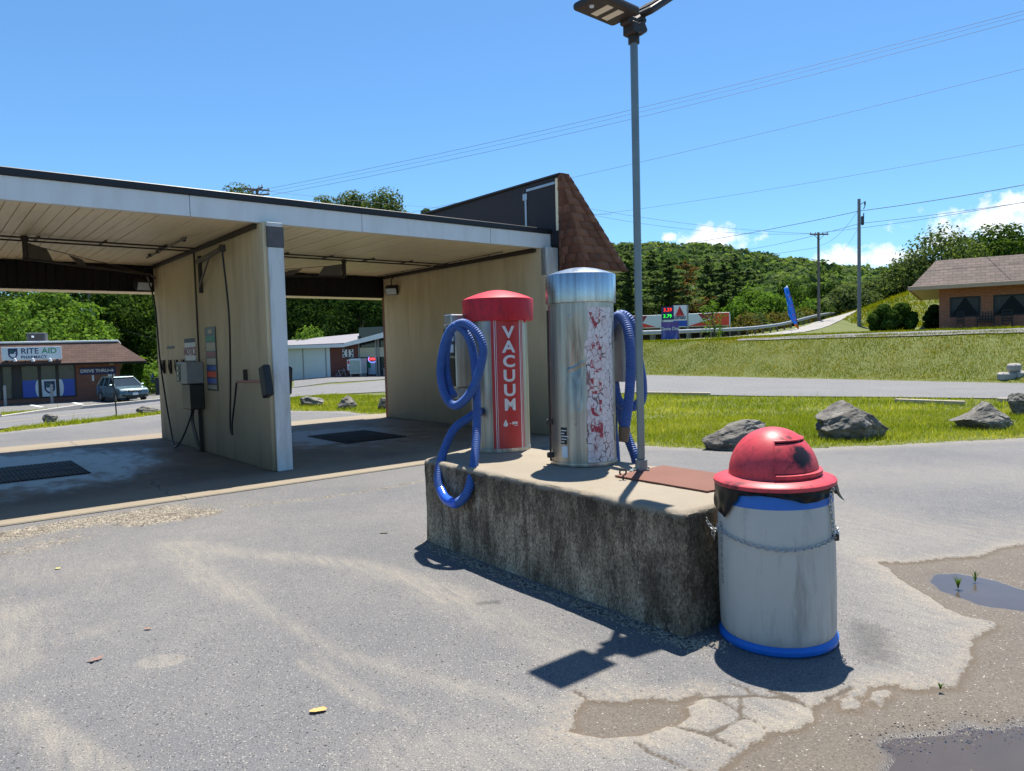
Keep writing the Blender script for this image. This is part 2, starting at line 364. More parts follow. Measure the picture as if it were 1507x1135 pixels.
M['gravelroof'] = simple('roof_ballast', (.3, .27, .23), .9, 0, .5, 40, .01)
def m_rnd(name, c0, c1, rough=.85, bump=.004, nscale=40, extra=None):
    t = NT(name); p = t.obj(); r = t.attr('rnd'); n = t.noise(nscale, p, 4, .65)
    c = t.mix(r, c0, c1); c = t.mix(t.math('MULTIPLY', n, .55), c, sc3(c0, .55))
    t.bsdf(c, rough, 0, t.bump(n, .5, bump)); return t.m
M['shingle'] = m_rnd('brown_shingle', (.15, .06, .036), (.32, .155, .1), .9)
def m_brick(name, c1, c2, mort, ax=('x', 'z'), w=.2, hh=.072, ms=.006, bump=.5, rough=.85):
    t = NT(name); p = t.obj(); x = t.xyz(p); i = {'x': 0, 'y': 1, 'z': 2}
    br = t.n('ShaderNodeTexBrick'); t.put(br.inputs['Vector'], t.comb(x[i[ax[0]]], x[i[ax[1]]])); br.inputs['Scale'].default_value = 1
    br.inputs['Brick Width'].default_value = w; br.inputs['Row Height'].default_value = hh; br.inputs['Mortar Size'].default_value = ms; br.inputs['Mortar Smooth'].default_value = .3
    t.put(br.inputs['Color1'], c1); t.put(br.inputs['Color2'], c2); t.put(br.inputs['Mortar'], mort)
    c = t.mix(t.math('MULTIPLY', t.noise(5, p, 5), .45), br.outputs['Color'], sc3(c1, .5))
    t.bsdf(c, rough, 0, t.bump(t.math('SUBTRACT', 1, br.outputs['Fac']), bump, .01)); return t.m
M['brick'] = m_brick('red_brick', (.27, .095, .055), (.2, .065, .04), (.32, .26, .21))
M['brick_orange'] = m_brick('orange_brick', (.5, .16, .085), (.38, .105, .055), (.52, .38, .28), w=.24, hh=.09, ms=.009)
M['brick_dark'] = m_brick('dark_red_brick', (.2, .05, .036), (.15, .04, .03), (.22, .15, .12))
M['shingle_far'] = m_brick('weathered_brown_shingles', (.15, .08, .06), (.1, .054, .04), (.05, .03, .022), w=.45, hh=.17, ms=.012, bump=.4)
M['shingle_rest'] = m_brick('grey_brown_shingles', (.145, .1, .085), (.08, .056, .048), (.03, .024, .02), w=.5, hh=.2, ms=.02, bump=.5)
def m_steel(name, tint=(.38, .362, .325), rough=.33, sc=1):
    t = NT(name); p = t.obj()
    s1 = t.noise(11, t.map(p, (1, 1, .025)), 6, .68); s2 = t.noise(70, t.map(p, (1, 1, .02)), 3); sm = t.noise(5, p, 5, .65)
    c = t.mix(t.step(s1, .32, .68), sc3(tint, .5), sc3(tint, 1.7)); c = t.mix(t.math('MULTIPLY', t.step(sm, .55, .8), .35), c, (.3, .26, .2))  # dark and bright streaks painted into the tint stand in for reflections
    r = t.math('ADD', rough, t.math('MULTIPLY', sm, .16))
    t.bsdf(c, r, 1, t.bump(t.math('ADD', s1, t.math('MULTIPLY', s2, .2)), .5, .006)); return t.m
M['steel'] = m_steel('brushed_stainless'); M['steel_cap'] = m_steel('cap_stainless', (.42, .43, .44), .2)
M['galv'] = simple('galvanised_pipe', (.2, .235, .24), .42, .55, .3, 7)
M['chain'] = simple('zinc_chain', (.5, .5, .48), .35, .9, .3, 60)
def m_redcap():
    t = NT('faded_red_plastic'); p = t.obj(); x = t.xyz(p); n = t.noise(5, p, 6, .7); n2 = t.noise(12, t.map(p, (1, 1, .35)), 6, .7)
    c = t.mix(n, (.55, .012, .02), (.66, .028, .04))
    c = t.mix(t.math('MULTIPLY', t.step(n2, .5, .68), .6), c, (.14, .012, .016))
    t.bsdf(c, t.math('ADD', .36, t.math('MULTIPLY', n, .2)), 0, t.bump(n2, .06, .003), Specular_IOR_Level=.3); return t.m
M['redcap'] = m_redcap()
def m_lid():
    t = NT('scuffed_red_lid'); p = t.obj(); n = t.noise(4, p, 5, .65); sc_ = t.noise(6, p, 8, .78, .6); v = t.noise(26, p, 5, .7)
    c = t.mix(n, (.5, .03, .045), (.6, .085, .1))
    c = t.mix(t.math('MULTIPLY', t.step(sc_, .5, .6), t.step(t.noise(2.2, t.map(p, loc=(3, 1, 0)), 5, .7), .4, .62)), c, (.05, .016, .02)); c = t.mix(t.math('MULTIPLY', t.step(v, .56, .66), .5), c, (.12, .03, .04))
    vd = t.n('ShaderNodeVectorMath', operation='DISTANCE'); t.put(vd.inputs[0], p); vd.inputs[1].default_value = (.06, -.2, 1.02)
    c = t.mix(t.step(t.math('ADD', vd.outputs['Value'], t.math('MULTIPLY', t.math('SUBTRACT', t.noise(16, p, 6, .75), .5), .13)), .075, .045), c, (.02, .012, .016))
    t.bsdf(c, .44, 0, t.bump(sc_, .08, .003), Specular_IOR_Level=.3); return t.m
M['lid'] = m_lid()
def m_decal():
    t = NT('red_vinyl_decal'); p = t.obj(); n = t.noise(7, t.map(p, (1, 1, .5)), 6, .7); x = t.xyz(p)
    c = t.mix(n, (.42, .02, .022), (.52, .045, .045)); c = t.mix(t.math('MULTIPLY', t.step(n, .62, .75), .35), c, (.62, .22, .2))
    t.bsdf(c, .38, 0); return t.m
M['decal'] = m_decal()
def m_peel():
    t = NT('crazed_white_vinyl'); p = t.map(t.obj(), (1, 1, .7)); d = t.vor(22, t.comb(t.math('ADD', t.xyz(p)[0], t.math('MULTIPLY', t.noise(7, p, 5, .7), .06)), t.xyz(p)[1], t.xyz(p)[2]), 'DISTANCE_TO_EDGE')
    big = t.noise(5.5, p, 5, .62); fine = t.noise(30, p, 3)
    c = t.mix(fine, (.66, .62, .61), (.76, .73, .72)); c = t.mix(t.math('MULTIPLY', t.step(big, .5, .7), .5), c, (.55, .3, .32))
    red = t.step(t.noise(7, t.map(p, (1, 1, .6), (3, 1, 2)), 6, .75), .56, .58); c = t.mix(t.math('MULTIPLY', red, .8), c, (.2, .03, .035))
    wd = t.math('ADD', .006, t.math('MULTIPLY', t.step(t.noise(9, t.map(p, loc=(5, 2, 1)), 5, .7), .5, .72), .16))
    gap = t.step(t.math('SUBTRACT', d, t.math('MULTIPLY', wd, .9)), .016, .004)
    c = t.mix(gap, c, t.mix(t.noise(14, p, 3), (.22, .2, .18), (.16, .05, .05)))
    t.bsdf(c, .55, 0, t.bump(t.math('SUBTRACT', 1, gap), .5, .003)); return t.m
M['peel'] = m_peel()
M['letters'] = simple('white_vinyl', (.66, .68, .7), .5, 0, .12, 30)
M['hose'] = simple('blue_vacuum_hose', (.03, .095, .31), .6, 0, .35, 14)
M['hose2'] = simple('faded_blue_hose', (.035, .09, .28), .6, 0, .4, 14)
M['cuff'] = simple('brown_cuff', (.13, .085, .05), .6, 0, .3, 20)
M['boxgrey'] = simple('grey_painted_box', (.3, .3, .29), .5, .3, .3, 12)
M['panel'] = simple('dark_instruction_panel', (.04, .035, .028), .4, .2, .4, 25)
def m_block():
    t = NT('weathered_concrete'); p = t.obj(); x = t.xyz(p)
    n1 = t.noise(2.2, p, 6, .68); st = t.noise(4.5, t.map(p, (1, 1, .3)), 8, .76); pit = t.noise(38, p, 5, .72); fi = t.noise(130, p, 3)
    n3 = t.noise(75, t.map(p, (1, 1, .6)), 6, .8); z_ = x[2]
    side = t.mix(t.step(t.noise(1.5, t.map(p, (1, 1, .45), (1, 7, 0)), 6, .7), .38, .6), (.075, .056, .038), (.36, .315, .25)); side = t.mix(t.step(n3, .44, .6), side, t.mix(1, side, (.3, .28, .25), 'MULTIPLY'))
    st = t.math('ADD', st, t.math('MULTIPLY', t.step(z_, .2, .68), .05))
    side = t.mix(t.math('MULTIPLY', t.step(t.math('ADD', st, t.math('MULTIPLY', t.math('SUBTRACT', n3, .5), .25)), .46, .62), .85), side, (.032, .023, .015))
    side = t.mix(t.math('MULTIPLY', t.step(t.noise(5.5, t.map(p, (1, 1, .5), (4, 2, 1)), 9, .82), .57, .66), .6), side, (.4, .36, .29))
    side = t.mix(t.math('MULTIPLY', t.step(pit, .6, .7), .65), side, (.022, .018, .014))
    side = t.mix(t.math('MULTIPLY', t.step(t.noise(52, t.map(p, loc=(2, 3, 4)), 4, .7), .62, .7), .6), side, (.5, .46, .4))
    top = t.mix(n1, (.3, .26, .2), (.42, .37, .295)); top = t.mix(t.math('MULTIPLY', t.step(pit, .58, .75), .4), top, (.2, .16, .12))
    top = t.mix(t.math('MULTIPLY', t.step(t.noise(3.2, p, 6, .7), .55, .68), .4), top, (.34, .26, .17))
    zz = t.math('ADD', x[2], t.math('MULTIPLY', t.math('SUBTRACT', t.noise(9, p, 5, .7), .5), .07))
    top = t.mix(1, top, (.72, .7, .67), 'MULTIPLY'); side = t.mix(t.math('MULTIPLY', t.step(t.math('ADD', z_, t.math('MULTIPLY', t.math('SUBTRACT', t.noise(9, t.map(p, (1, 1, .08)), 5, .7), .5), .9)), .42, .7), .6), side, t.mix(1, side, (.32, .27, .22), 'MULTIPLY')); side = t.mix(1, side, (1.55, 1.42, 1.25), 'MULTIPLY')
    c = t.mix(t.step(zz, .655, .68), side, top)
    h = t.math('ADD', t.math('MULTIPLY', pit, 1), t.math('MULTIPLY', fi, .3))
    t.bsdf(c, .9, 0, t.bump(h, .6, .012)); return t.m
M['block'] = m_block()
def m_rust():
    t = NT('rusted_plate'); p = t.obj(); n = t.noise(3, p, 6, .6); f = t.noise(60, p, 4, .7)
    c = t.mix(n, (.2, .075, .045), (.3, .13, .085)); c = t.mix(t.math('MULTIPLY', f, .4), c, (.12, .05, .035)); c = t.mix(1, c, (.7, .68, .66), 'MULTIPLY'); t.bsdf(c, .8, .1, t.bump(f, .3, .002)); return t.m
M['rust'] = m_rust()
def m_drum():
    t = NT('grey_white_drum_plastic'); p = t.obj(); x = t.xyz(p); n = t.noise(3, p, 6, .65); st = t.noise(11, t.map(p, (1, 1, .16)), 7, .72); sp = t.noise(60, p, 4, .7)
    c = t.mix(n, (.42, .405, .365), (.53, .515, .47)); c = t.mix(t.math('MULTIPLY', t.step(st, .5, .66), .6), c, (.23, .22, .2))
    c = t.mix(t.math('MULTIPLY', t.step(sp, .66, .74), .45), c, (.1, .1, .095))
    t.bsdf(c, .48, 0, t.bump(st, .05, .003)); return t.m
M['drum'] = m_drum()
M['blueband'] = simple('blue_drum_plastic', (.008, .13, .5), .42, 0, .25, 9)
M['bag'] = simple('black_bin_bag', (.006, .006, .007), .4, 0, .3, 10, .004, Specular_IOR_Level=.25)
M['fixture'] = simple('bronze_led_housing', (.05, .038, .032), .55, .3, .2, 10)
M['led'] = simple('led_lens', (.78, .68, .52), .4, 0, .05, 4)
def m_rock():
    t = NT('grey_rock'); p = t.obj(); n = t.noise(2.5, p, 6, .65); f = t.noise(22, p, 5, .7); ve = t.noise(6, t.map(p, (1, 1, 3)), 6, .75)
    c = t.mix(t.step(n, .3, .7), (.1, .095, .088), (.36, .345, .31)); c = t.mix(t.math('MULTIPLY', t.step(ve, .48, .6), .7), c, (.035, .035, .035)); c = t.mix(t.math('MULTIPLY', t.step(f, .6, .72), .5), c, (.33, .32, .29)); c = t.mix(1, c, (.75, .73, .7), 'MULTIPLY')
    t.bsdf(c, .85, 0, t.bump(t.math('ADD', f, ve), .7, .03)); return t.m
M['rock'] = m_rock()
def m_leaf(name, c0, c1, c2=None, trans=.4, dim=.72):
    t = NT(name); p = t.pos(); r = t.attr('rnd'); n = t.noise(.35, p, 3, .6)
    c = t.mix(r, c0, c1); c = t.mix(t.step(n, .4, .65), c, t.mix(1, c, (.68, .76, .66), 'MULTIPLY'))
    if c2: c = t.mix(t.step(r, .8, .95), c, c2)
    c = t.mix(1, c, (dim, dim, dim), 'MULTIPLY')
    d = t.n('ShaderNodeBsdfDiffuse'); t.put(d.inputs[0], c); tr = t.n('ShaderNodeBsdfTranslucent'); t.put(tr.inputs[0], t.mix(1, c, (1.25, 1.35, .6), 'MULTIPLY'))
    m = t.n('ShaderNodeMixShader'); m.inputs[0].default_value = trans; t.t.links.new(d.outputs[0], m.inputs[1]); t.t.links.new(tr.outputs[0], m.inputs[2]); return t.out(m.outputs[0])
M['leaf'] = m_leaf('broad_leaves', (.035, .075, .016), (.11, .17, .035), trans=.38, dim=.85)
M['leaf_dark'] = m_leaf('dark_leaves', (.016, .038, .011), (.05, .09, .024), trans=.3, dim=.8)
M['leaf_bright'] = m_leaf('bright_leaves', (.085, .165, .025), (.2, .31, .06), trans=.4, dim=.8)
M['leaf_olive'] = m_leaf('olive_leaves', (.06, .09, .035), (.16, .19, .075), trans=.35, dim=1.05)
M['needles'] = m_leaf('pine_needles', (.045, .075, .035), (.14, .185, .08), trans=.35, dim=1.2)
M['needles_dead'] = m_leaf('dying_needles', (.17, .085, .035), (.3, .15, .06), trans=.25)
M['hillleaf'] = m_leaf('hill_canopy', (.055, .095, .035), (.17, .215, .085), trans=.42, dim=1.05)
M['bushtan'] = m_leaf('tan_brush', (.13, .11, .035), (.24, .2, .06))
M['grass'] = m_leaf('lawn_grass', (.14, .185, .012), (.42, .39, .05), (.56, .46, .18), .4, 1.15)
M['grass_bank'] = m_leaf('bank_grass', (.1, .165, .006), (.35, .28, .014), (.42, .27, .035), .35, .98)
def m_ground():
    t = NT('turf_ground'); p = t.pos(); n = t.noise(.35, p, 6, .65); f = t.noise(9, p, 5, .7)
    c = t.mix(n, (.085, .125, .018), (.15, .17, .034)); c = t.mix(t.step(f, .5, .75), c, (.22, .18, .035)); c = t.mix(t.step(f, .42, .25), c, (.07, .1, .018))
    fd = t.step(t.math('ADD', t.attr('wood'), 0), .2, .8); c = t.mix(fd, c, (.035, .06, .02)); c = t.mix(1, c, (.75, .75, .75), 'MULTIPLY')
    t.bsdf(c, .95, 0, t.bump(f, .6, .05)); return t.m
M['ground'] = m_ground()
M['bark'] = simple('bark', (.075, .058, .042), .9, 0, .35, 8, .02)
M['pole'] = simple('grey_timber_pole', (.16, .135, .115), .85, 0, .3, 5, .006)
M['polegrey'] = simple('blue_grey_pole', (.2, .2, .215), .75, 0, .25, 4, .006)
M['wire'] = simple('black_wire', (.03, .03, .035), .6, 0, .1, 2)
M['insul'] = simple('porcelain', (.45, .42, .4), .3, 0, .2, 9)
def m_glass(name, col=(.02, .026, .03), rough=.06): return simple(name, col, rough, 0, .25, 3, Specular_IOR_Level=.6)
M['glass'] = m_glass('dark_window_glass')
M['glass_grey'] = m_glass('grey_window_glass', (.07, .08, .085), .12)
M['frame_dark'] = simple('dark_window_frame', (.018, .017, .018), .5, 0, .2, 6)
M['curtain'] = simple('drape_cloth', (.085, .09, .1), .9, 0, .25, 6)
M['navy'] = simple('navy_sign', (.012, .018, .1), .45, 0, .1, 4)
M['sign_white'] = simple('white_sign_face', (.62, .68, .74), .45, 0, .05, 4)
M['sign_blue'] = simple('royal_blue_film', (.012, .07, .42), .4, 0, .12, 4)
M['sign_green'] = simple('green_letters', (.02, .24, .11), .5, 0, .08, 4)
M['red'] = simple('signal_red', (.6, .022, .015), .45, 0, .12, 5)
M['darkred'] = simple('maroon', (.28, .02, .03), .45, 0, .12, 5)
M['orange_red'] = simple('orange_red', (.75, .05, .015), .45, 0, .1, 5)
M['white_panel'] = simple('white_panel', (.7, .72, .73), .5, 0, .06, 5)
M['metal_siding'] = simple('white_metal_siding', (.62, .68, .68), .5, .1, .08, 3)
M['grey_roof'] = simple('grey_roofing', (.21, .2, .22), .8, 0, .2, 4, .01)
M['cream'] = simple('cream_board', (.52, .47, .34), .6, 0, .1, 4)
M['concrete'] = simple('plain_concrete', (.36, .34, .31), .85, 0, .2, 7, .006)
M['yellow'] = simple('yellow_paint', (.6, .42, .06), .7, 0, .15, 5)
M['paint_white'] = simple('road_white', (.72, .72, .7), .7, 0, .12, 7)
M['wood'] = simple('pale_timber', (.42, .36, .27), .85, 0, .25, 9)
M['glass_dim'] = simple('dim_window_glass', (.012, .014, .016), .35, 0, .2, 3, Specular_IOR_Level=.12)
M['railsteel'] = simple('weathered_rail_steel', (.48, .5, .52), .45, .5, .2, 4)
M['hvac'] = simple('dark_unit', (.05, .055, .075), .5, .3, .3, 6)
M['grate'] = simple('dark_grate', (.018, .014, .011), .7, .4, .4, 12)
M['soil'] = simple('dry_soil', (.26, .2, .13), .95, 0, .4, 15, .02)
def emis(name, col, st):
    t = NT(name); e = t.n('ShaderNodeEmission'); t.put(e.inputs[0], col); e.inputs[1].default_value = st; return t.out(e.outputs[0])
M['led_red'] = emis('red_digits', (1, .04, .02), .8); M['led_green'] = emis('green_digits', (.05, 1, .08), .7); M['neon_red'] = emis('neon_red', (1, .1, .12), .9); M['neon_blue'] = emis('neon_blue', (.25, .3, 1), .8)
def m_water():
    t = NT('puddle_water'); p = t.pos(); n = t.noise(3, p, 4)
    b = t.n('ShaderNodeBsdfPrincipled'); t.put(b.inputs['Base Color'], t.mix(n, (.05, .043, .04), (.09, .075, .065))); b.inputs['Roughness'].default_value = .05
    b.inputs['IOR'].default_value = 1.33; b.inputs['Specular IOR Level'].default_value = .5
    t.put(b.inputs['Normal'], t.bump(t.noise(14, p, 2), .03, .01)); return t.out(b.outputs[0])
M['water'] = m_water()
def m_carpaint(name, col):
    return simple(name, col, .28, .35, .06, 3, Coat_Weight=.6, Coat_Roughness=.06)
M['carpaint'] = m_carpaint('teal_grey_carpaint', (.085, .14, .155)); M['carwhite'] = m_carpaint('white_carpaint', (.7, .7, .7))
M['tyre'] = simple('tyre', (.015, .015, .016), .8, 0, .2, 9); M['rim'] = simple('alloy', (.45, .46, .47), .35, .8, .1, 9)
M['lamp_clear'] = simple('headlamp', (.55, .6, .63), .12, .2, .1, 9)
# ------------------------------------------------------------------ terrain
E_PX = [(0, 637), (121, 624), (237, 610), (335, 606), (432, 605), (511, 606), (548, 611), (560, 612)]
edge_l = gxy(E_PX); edge_r = [(2.1, 11.37), (2.9, 10.95), (3.74, 10.55), (5.6, 10.83), (7.95, 11.14), (14, 11.5), (34, 13)]
LOT = [(34, -16), ] + edge_r[::-1] + [(1.95, 12.2), (1.75, 13.2), (-1.9, 18.1)] + edge_l[::-1] + [(-17, 12.4), (-26, 4), (-26, -16)]
_e = sorted([(math.atan2(a, b), math.hypot(a, b)) for a, b in edge_l+edge_r+[(-17, 12.4), (-26, 4)]])
ETH = np.array([a for a, b in _e]); ER = np.array([b for a, b in _e])
BK = [tuple(G(950, 553))[:2], tuple(G(1507, 566))[:2]]
_bd = np.array(BK[0])-np.array(BK[1]); _bd /= np.hypot(*_bd); BN = np.array([-_bd[1], _bd[0]]); BN = BN if BN[1] > 0 else -BN
GA, GB = np.array([9.0, 50.5]), np.array([44.0, 92.0]); _g = (GB-GA)/np.hypot(*(GB-GA)); GN = np.array([-_g[1], _g[0]])
RIDGE = [(-900, 470), (-200, 462), (0, 455), (400, 430), (640, 405), (860, 362), (940, 354), (1040, 358), (1110, 370), (1185, 384), (1290, 398), (1340, 396), (1507, 388), (2200, 400)]
RTH = np.array([math.atan((a-CX)/FOC) for a, b in RIDGE]); RZ = np.array([EYE+(511.9-.027*(a-CX)-b)/FOC*440-16 for a, b in RIDGE])
def terr(x, y):
    x = np.asarray(x, float); y = np.asarray(y, float); th = np.arctan2(x, y); r = np.hypot(x, y)
    k = np.interp(th, [-.66, -.5, -.35, -.25, 0], [.042, .042, .03, .015, .01])
    zl = -k*np.clip(r-np.interp(th, ETH, ER), 0, 34)
    t = (x-BK[1][0])*BN[0]+(y-BK[1][1])*BN[1]
    zr = 1.72*sst(-.2, 4.6, t)+.016*np.clip(t-4, 0, 60)+.0006*np.clip(t-20, 0, 40)**2 + .05*(fbm(x*.7, y*.7, 3, 5)-.5)*sst(0, 3, t)
    s = (x-GA[0])*GN[0]+(y-GA[1])*GN[1]
    zr = zr-(zr+1.4)*sst(1.5, 11, s)
    zr = zr+5.2*np.exp(-(((x-50)/13)**2+((y-73)/12)**2))
    wl = sst(.02, .13, th)
    z = zl*(1-wl)+zr*wl
    zh = np.interp(np.clip(th, -1.2, 1.2), RTH, RZ)
    f = sst(100, 440, r)*(np.abs(th) < 1.6)
    z = z+(zh-z)*f + 5*(fbm(x/60, y/60, 3, 9)-.5)*sst(120, 200, r)
    return z
def Gt(px, py, off=0.):                    # survey: where a sight line meets the terrain
    d = ray(px, py); t = np.concatenate([np.arange(3, 120, .05), np.arange(120, 600, .5)]); p = CAM[:, None]+d[:, None]*t
    g = p[2]-(terr(p[0], p[1])+off); i = int(np.argmax(g < 0)) if (g < 0).any() else len(t)-1
    return Vector((p[0][i], p[1][i], float(terr(p[0][i], p[1][i]))+off))
th = np.concatenate([np.linspace(-PI, -.9, 40)[:-1], np.linspace(-.9, .9, 520), np.linspace(.9, PI, 40)[1:]])
rr = np.concatenate([[0.5, 2, 4], np.arange(5, 62, .35), np.geomspace(62, 900, 60)])
TT, RR = np.meshgrid(th, rr, indexing='ij'); X = RR*np.sin(TT); Y = RR*np.cos(TT); Zg = terr(X, Y)
Zg = Zg-.14*sst(.05, .5, poly_sd(X, Y, LOT))
n1, n2 = X.shape; I = np.arange(n1*n2).reshape(n1, n2)
F = np.stack([I[:-1, :-1], I[1:, :-1], I[1:, 1:], I[:-1, 1:]], -1).reshape(-1, 4)[:, ::-1]
gobj = mesh_np('ground', np.stack([X, Y, Zg], -1).reshape(-1, 3), F, M['ground'], attrs={'wood': sst(115, 150, RR).ravel()}, smooth=True); tag(gobj, kind='structure')
# ------------------------------------------------------------------ parking lot of the car wash
xs = np.concatenate([np.arange(-26, -14, 1.), np.arange(-14, -3.4, .12), np.arange(-3.4, 4.2, .02), np.arange(4.2, 12, .12), np.arange(12, 34, 1.)])
ys = np.concatenate([np.arange(-16, 1.2, 1.), np.arange(1.2, 6.6, .02), np.arange(6.6, 21, .12)])
X, Y = np.meshgrid(xs, ys, indexing='ij')
def Q(x, y): return (750+x/1.991, 780+y/1.991)
DIRT = gxy([Q(*p) for p in [(1530, 36), (1440, 52), (1380, 75), (1250, 85), (1150, 92), (1075, 93), (1110, 110), (1130, 140), (1190, 170), (1270, 225), (1330, 250), (1415, 270), (1400, 285), (1350, 315), (1345, 345), (1360, 375), (1345, 400), (1300, 450), (1230, 457), (1150, 450), (1060, 457), (1000, 470), (930, 495), (890, 520), (880, 545), (840, 575), (760, 585), (740, 600), (690, 635), (620, 700), (590, 740), (560, 800), (1900, 800), (2300, 300), (1800, 10)]])
DIRT2 = gxy([Q(*p) for p in [(150, 590), (180, 560), (200, 520), (220, 490), (330, 500), (420, 490), (500, 495), (560, 468), (566, 490), (520, 515), (530, 545), (500, 565), (475, 570), (380, 600), (280, 615), (200, 605)]])
ISL = [gxy([Q(*p) for p in q]) for q in ([(972, 495), (1000, 488), (1026, 500), (1020, 524), (975, 520)], [(985, 470), (1040, 462), (1045, 485), (1000, 488)], [(1060, 470), (1110, 460), (1122, 480), (1085, 508), (1052, 500)], [(1140, 452), (1215, 452), (1220, 462), (1150, 462)])]
PUD1 = gxy([(1280+a/3.198, 780+b/3.198) for a, b in [(290, 222), (310, 200), (345, 194), (410, 189), (520, 208), (640, 238), (735, 272), (860, 310), (840, 365), (735, 358), (620, 352), (500, 322), (400, 292), (335, 262), (305, 240)]])
PUD2 = gxy([(1280+a/3.198, 780+b/3.198) for a, b in [(25, 975), (90, 940), (180, 945), (260, 930), (340, 925), (410, 912), (470, 890), (560, 905), (640, 900), (740, 885), (1000, 880), (1000, 1300), (120, 1300), (80, 1130), (90, 1040)]])
CR = [[Q(*p) for p in q] for q in ([(560, 490), (640, 488), (720, 485), (690, 462), (640, 445)], [(720, 485), (800, 492), (850, 505), (890, 520)], [(590, 598), (640, 570), (690, 546), (720, 560), (745, 578)], [(690, 546), (660, 522), (620, 500), (600, 492)], [(475, 570), (530, 585), (590, 600), (630, 622), (662, 636)], [(370, 620), (410, 650), (450, 665), (500, 690), (560, 715)], [(675, 494), (680, 520)], [(190, 470), (225, 492)], [(760, 470), (830, 490), (870, 515)], [(930, 495), (960, 480), (1000, 462)])]
CR += [[(20, 760), (95, 706)], [(390, 744), (470, 735), (560, 722), (628, 706)]]
xf, yf = X.ravel(), Y.ravel(); near = (xf > -4) & (xf < 4.6) & (yf > .9) & (yf < 7)
dirtd = np.full(xf.shape, -1.); crackd = np.full(xf.shape, 1.); wet = np.zeros(xf.shape); dep = np.zeros(xf.shape)
nx, ny = xf[near], yf[near]
d1 = poly_sd(nx, ny, DIRT)
for q in ISL: d1 = np.minimum(d1, -poly_sd(nx, ny, q))
d1 = np.maximum(d1, poly_sd(nx, ny, DIRT2))
wv = .03*(fbm(nx*9, ny*9, 3, 2)-.5)+.05*(fbm(nx*3.5, ny*3.5, 2, 22)-.5)
d1 = d1+wv
p1 = np.maximum(poly_sd(nx, ny, PUD1), poly_sd(nx, ny, PUD2))+.05*(fbm(nx*12, ny*12, 3, 3)-.5)
dirtd[near] = np.clip(d1, -1, 1); wet[near] = sst(-.07, .03, p1)
fade = sst(-4, -3.6, nx)*sst(4.6, 4.1, nx)*sst(.9, 1.3, ny)*sst(7, 6.5, ny)
dep[near] = (-.016*sst(-.012, .025, d1)-.02*sst(-.10, .08, p1)-.004*(fbm(nx*25, ny*25, 3, 4)-.5)*sst(0, .1, d1))*fade
cd_ = np.full(nx.shape, 1.)
for q in CR:
    if q[0][1] > 800: cd_ = np.minimum(cd_, line_d(nx, ny, gxy(q)))
crackd[near] = np.clip(cd_+.02*(fbm(nx*14, ny*14, 2, 8)-.5)*(cd_ < .2), 0, 1)
dep[near] -= .006*sst(.02, .004, cd_)*fade
def band(pts, wd): return np.exp(-(line_d(xf, yf, gxy(pts))/wd)**2)
sand = .85*band([(290, 803), (353, 814), (454, 823), (530, 831), (605, 852), (671, 877)], .13)
sand += .75*band([(252, 801), (303, 847), (353, 872)], .16)+.55*band([(353, 872), (429, 922), (504, 963), (605, 993), (706, 1018), (800, 1040)], .07)
sand += .55*band([(439, 973), (504, 1013), (555, 1043)], .035)+.45*band([(455, 962), (540, 1018), (610, 1060)], .035)+.7*band([(50, 1053), (126, 1104), (192, 1140), (230, 1170)], .05)+.6*band([(15, 1040), (70, 1095), (120, 1150)], .08)
sand += .8*band([(0, 905), (-10, 980)], .25)+.35*band([(150, 838), (60, 850), (-20, 830)], .3)
ov = G(237, 973); sand += 1.1*sst(1.15, .8, np.hypot((xf-ov.x)/.125, (yf-ov.y)/.085))
ov = G(141, 930); sand += .5*np.exp(-(np.hypot(xf-ov.x, yf-ov.y)/.12)**2)
sand += .5*band([(660, 880), (760, 920), (850, 970), (900, 1010)], .2)+.62*band([(1250, 800), (1330, 870), (1400, 930), (1330, 1000)], .3)+.6*band([(1240, 760), (1400, 790), (1507, 780)], .55)
sand += .35*band([(1240, 700), (1500, 700)], .9)+.6*band([(600, 1110), (850, 1100), (1010, 1060), (1170, 1050)], .22)+.6*band([(1020, 1040), (1180, 1045), (1000, 1085)], .14)
sand += .25*fbm(xf*.6, yf*.6, 3, 12)
slabE = [G(-200, 806), G(0, 777), G(628, 683)]
gr = 1.0*band([(-60, 800), (0, 790), (100, 772), (180, 760), (240, 750)], .3)+.95*band([(215, 768), (300, 755)], .26)+.75*band([(360, 745), (470, 733), (560, 720), (630, 706)], .07)+.6*band([(-40, 825), (100, 795)], .3)
gr += .8*band([(625, 800), (700, 830), (860, 893), (1010, 947)], .07)+.45*band([(1010, 947), (1060, 945)], .1)
oil = .9*np.exp(-(line_d(xf, yf, gxy([(708, 888), (732, 886)]))/.05)**2)+.8*np.exp(-(line_d(xf, yf, gxy([(1275, 925), (1290, 965)]))/.16)**2)+.35*np.exp(-(line_d(xf, yf, gxy([(500, 760), (620, 740)]))/.7)**2)
sdl = poly_sd(X, Y, LOT)
sand += .9*sst(.55, .0, sdl.ravel())*(yf > 9)
Zl = np.zeros(xf.shape)+dep
n1, n2 = X.shape; I = np.arange(n1*n2).reshape(n1, n2)
F = np.stack([I[:-1, :-1], I[1:, :-1], I[1:, 1:], I[:-1, 1:]], -1).reshape(-1, 4)
cx_, cy_ = X.ravel()[F].mean(1), Y.ravel()[F].mean(1); keep = poly_sd(cx_, cy_, LOT) > -.02+.18*(fbm(cx_*1.5, cy_*1.5, 3, 31)-.5)
lot = mesh_np('parking_lot', np.stack([xf, yf, Zl], -1), F[keep], M['lot'], attrs={'dirtd': dirtd, 'crackd': crackd, 'wet': wet, 'sand': np.clip(sand, 0, 1.3), 'gravel': gr, 'oil': oil}, smooth=True); tag(lot, kind='structure')
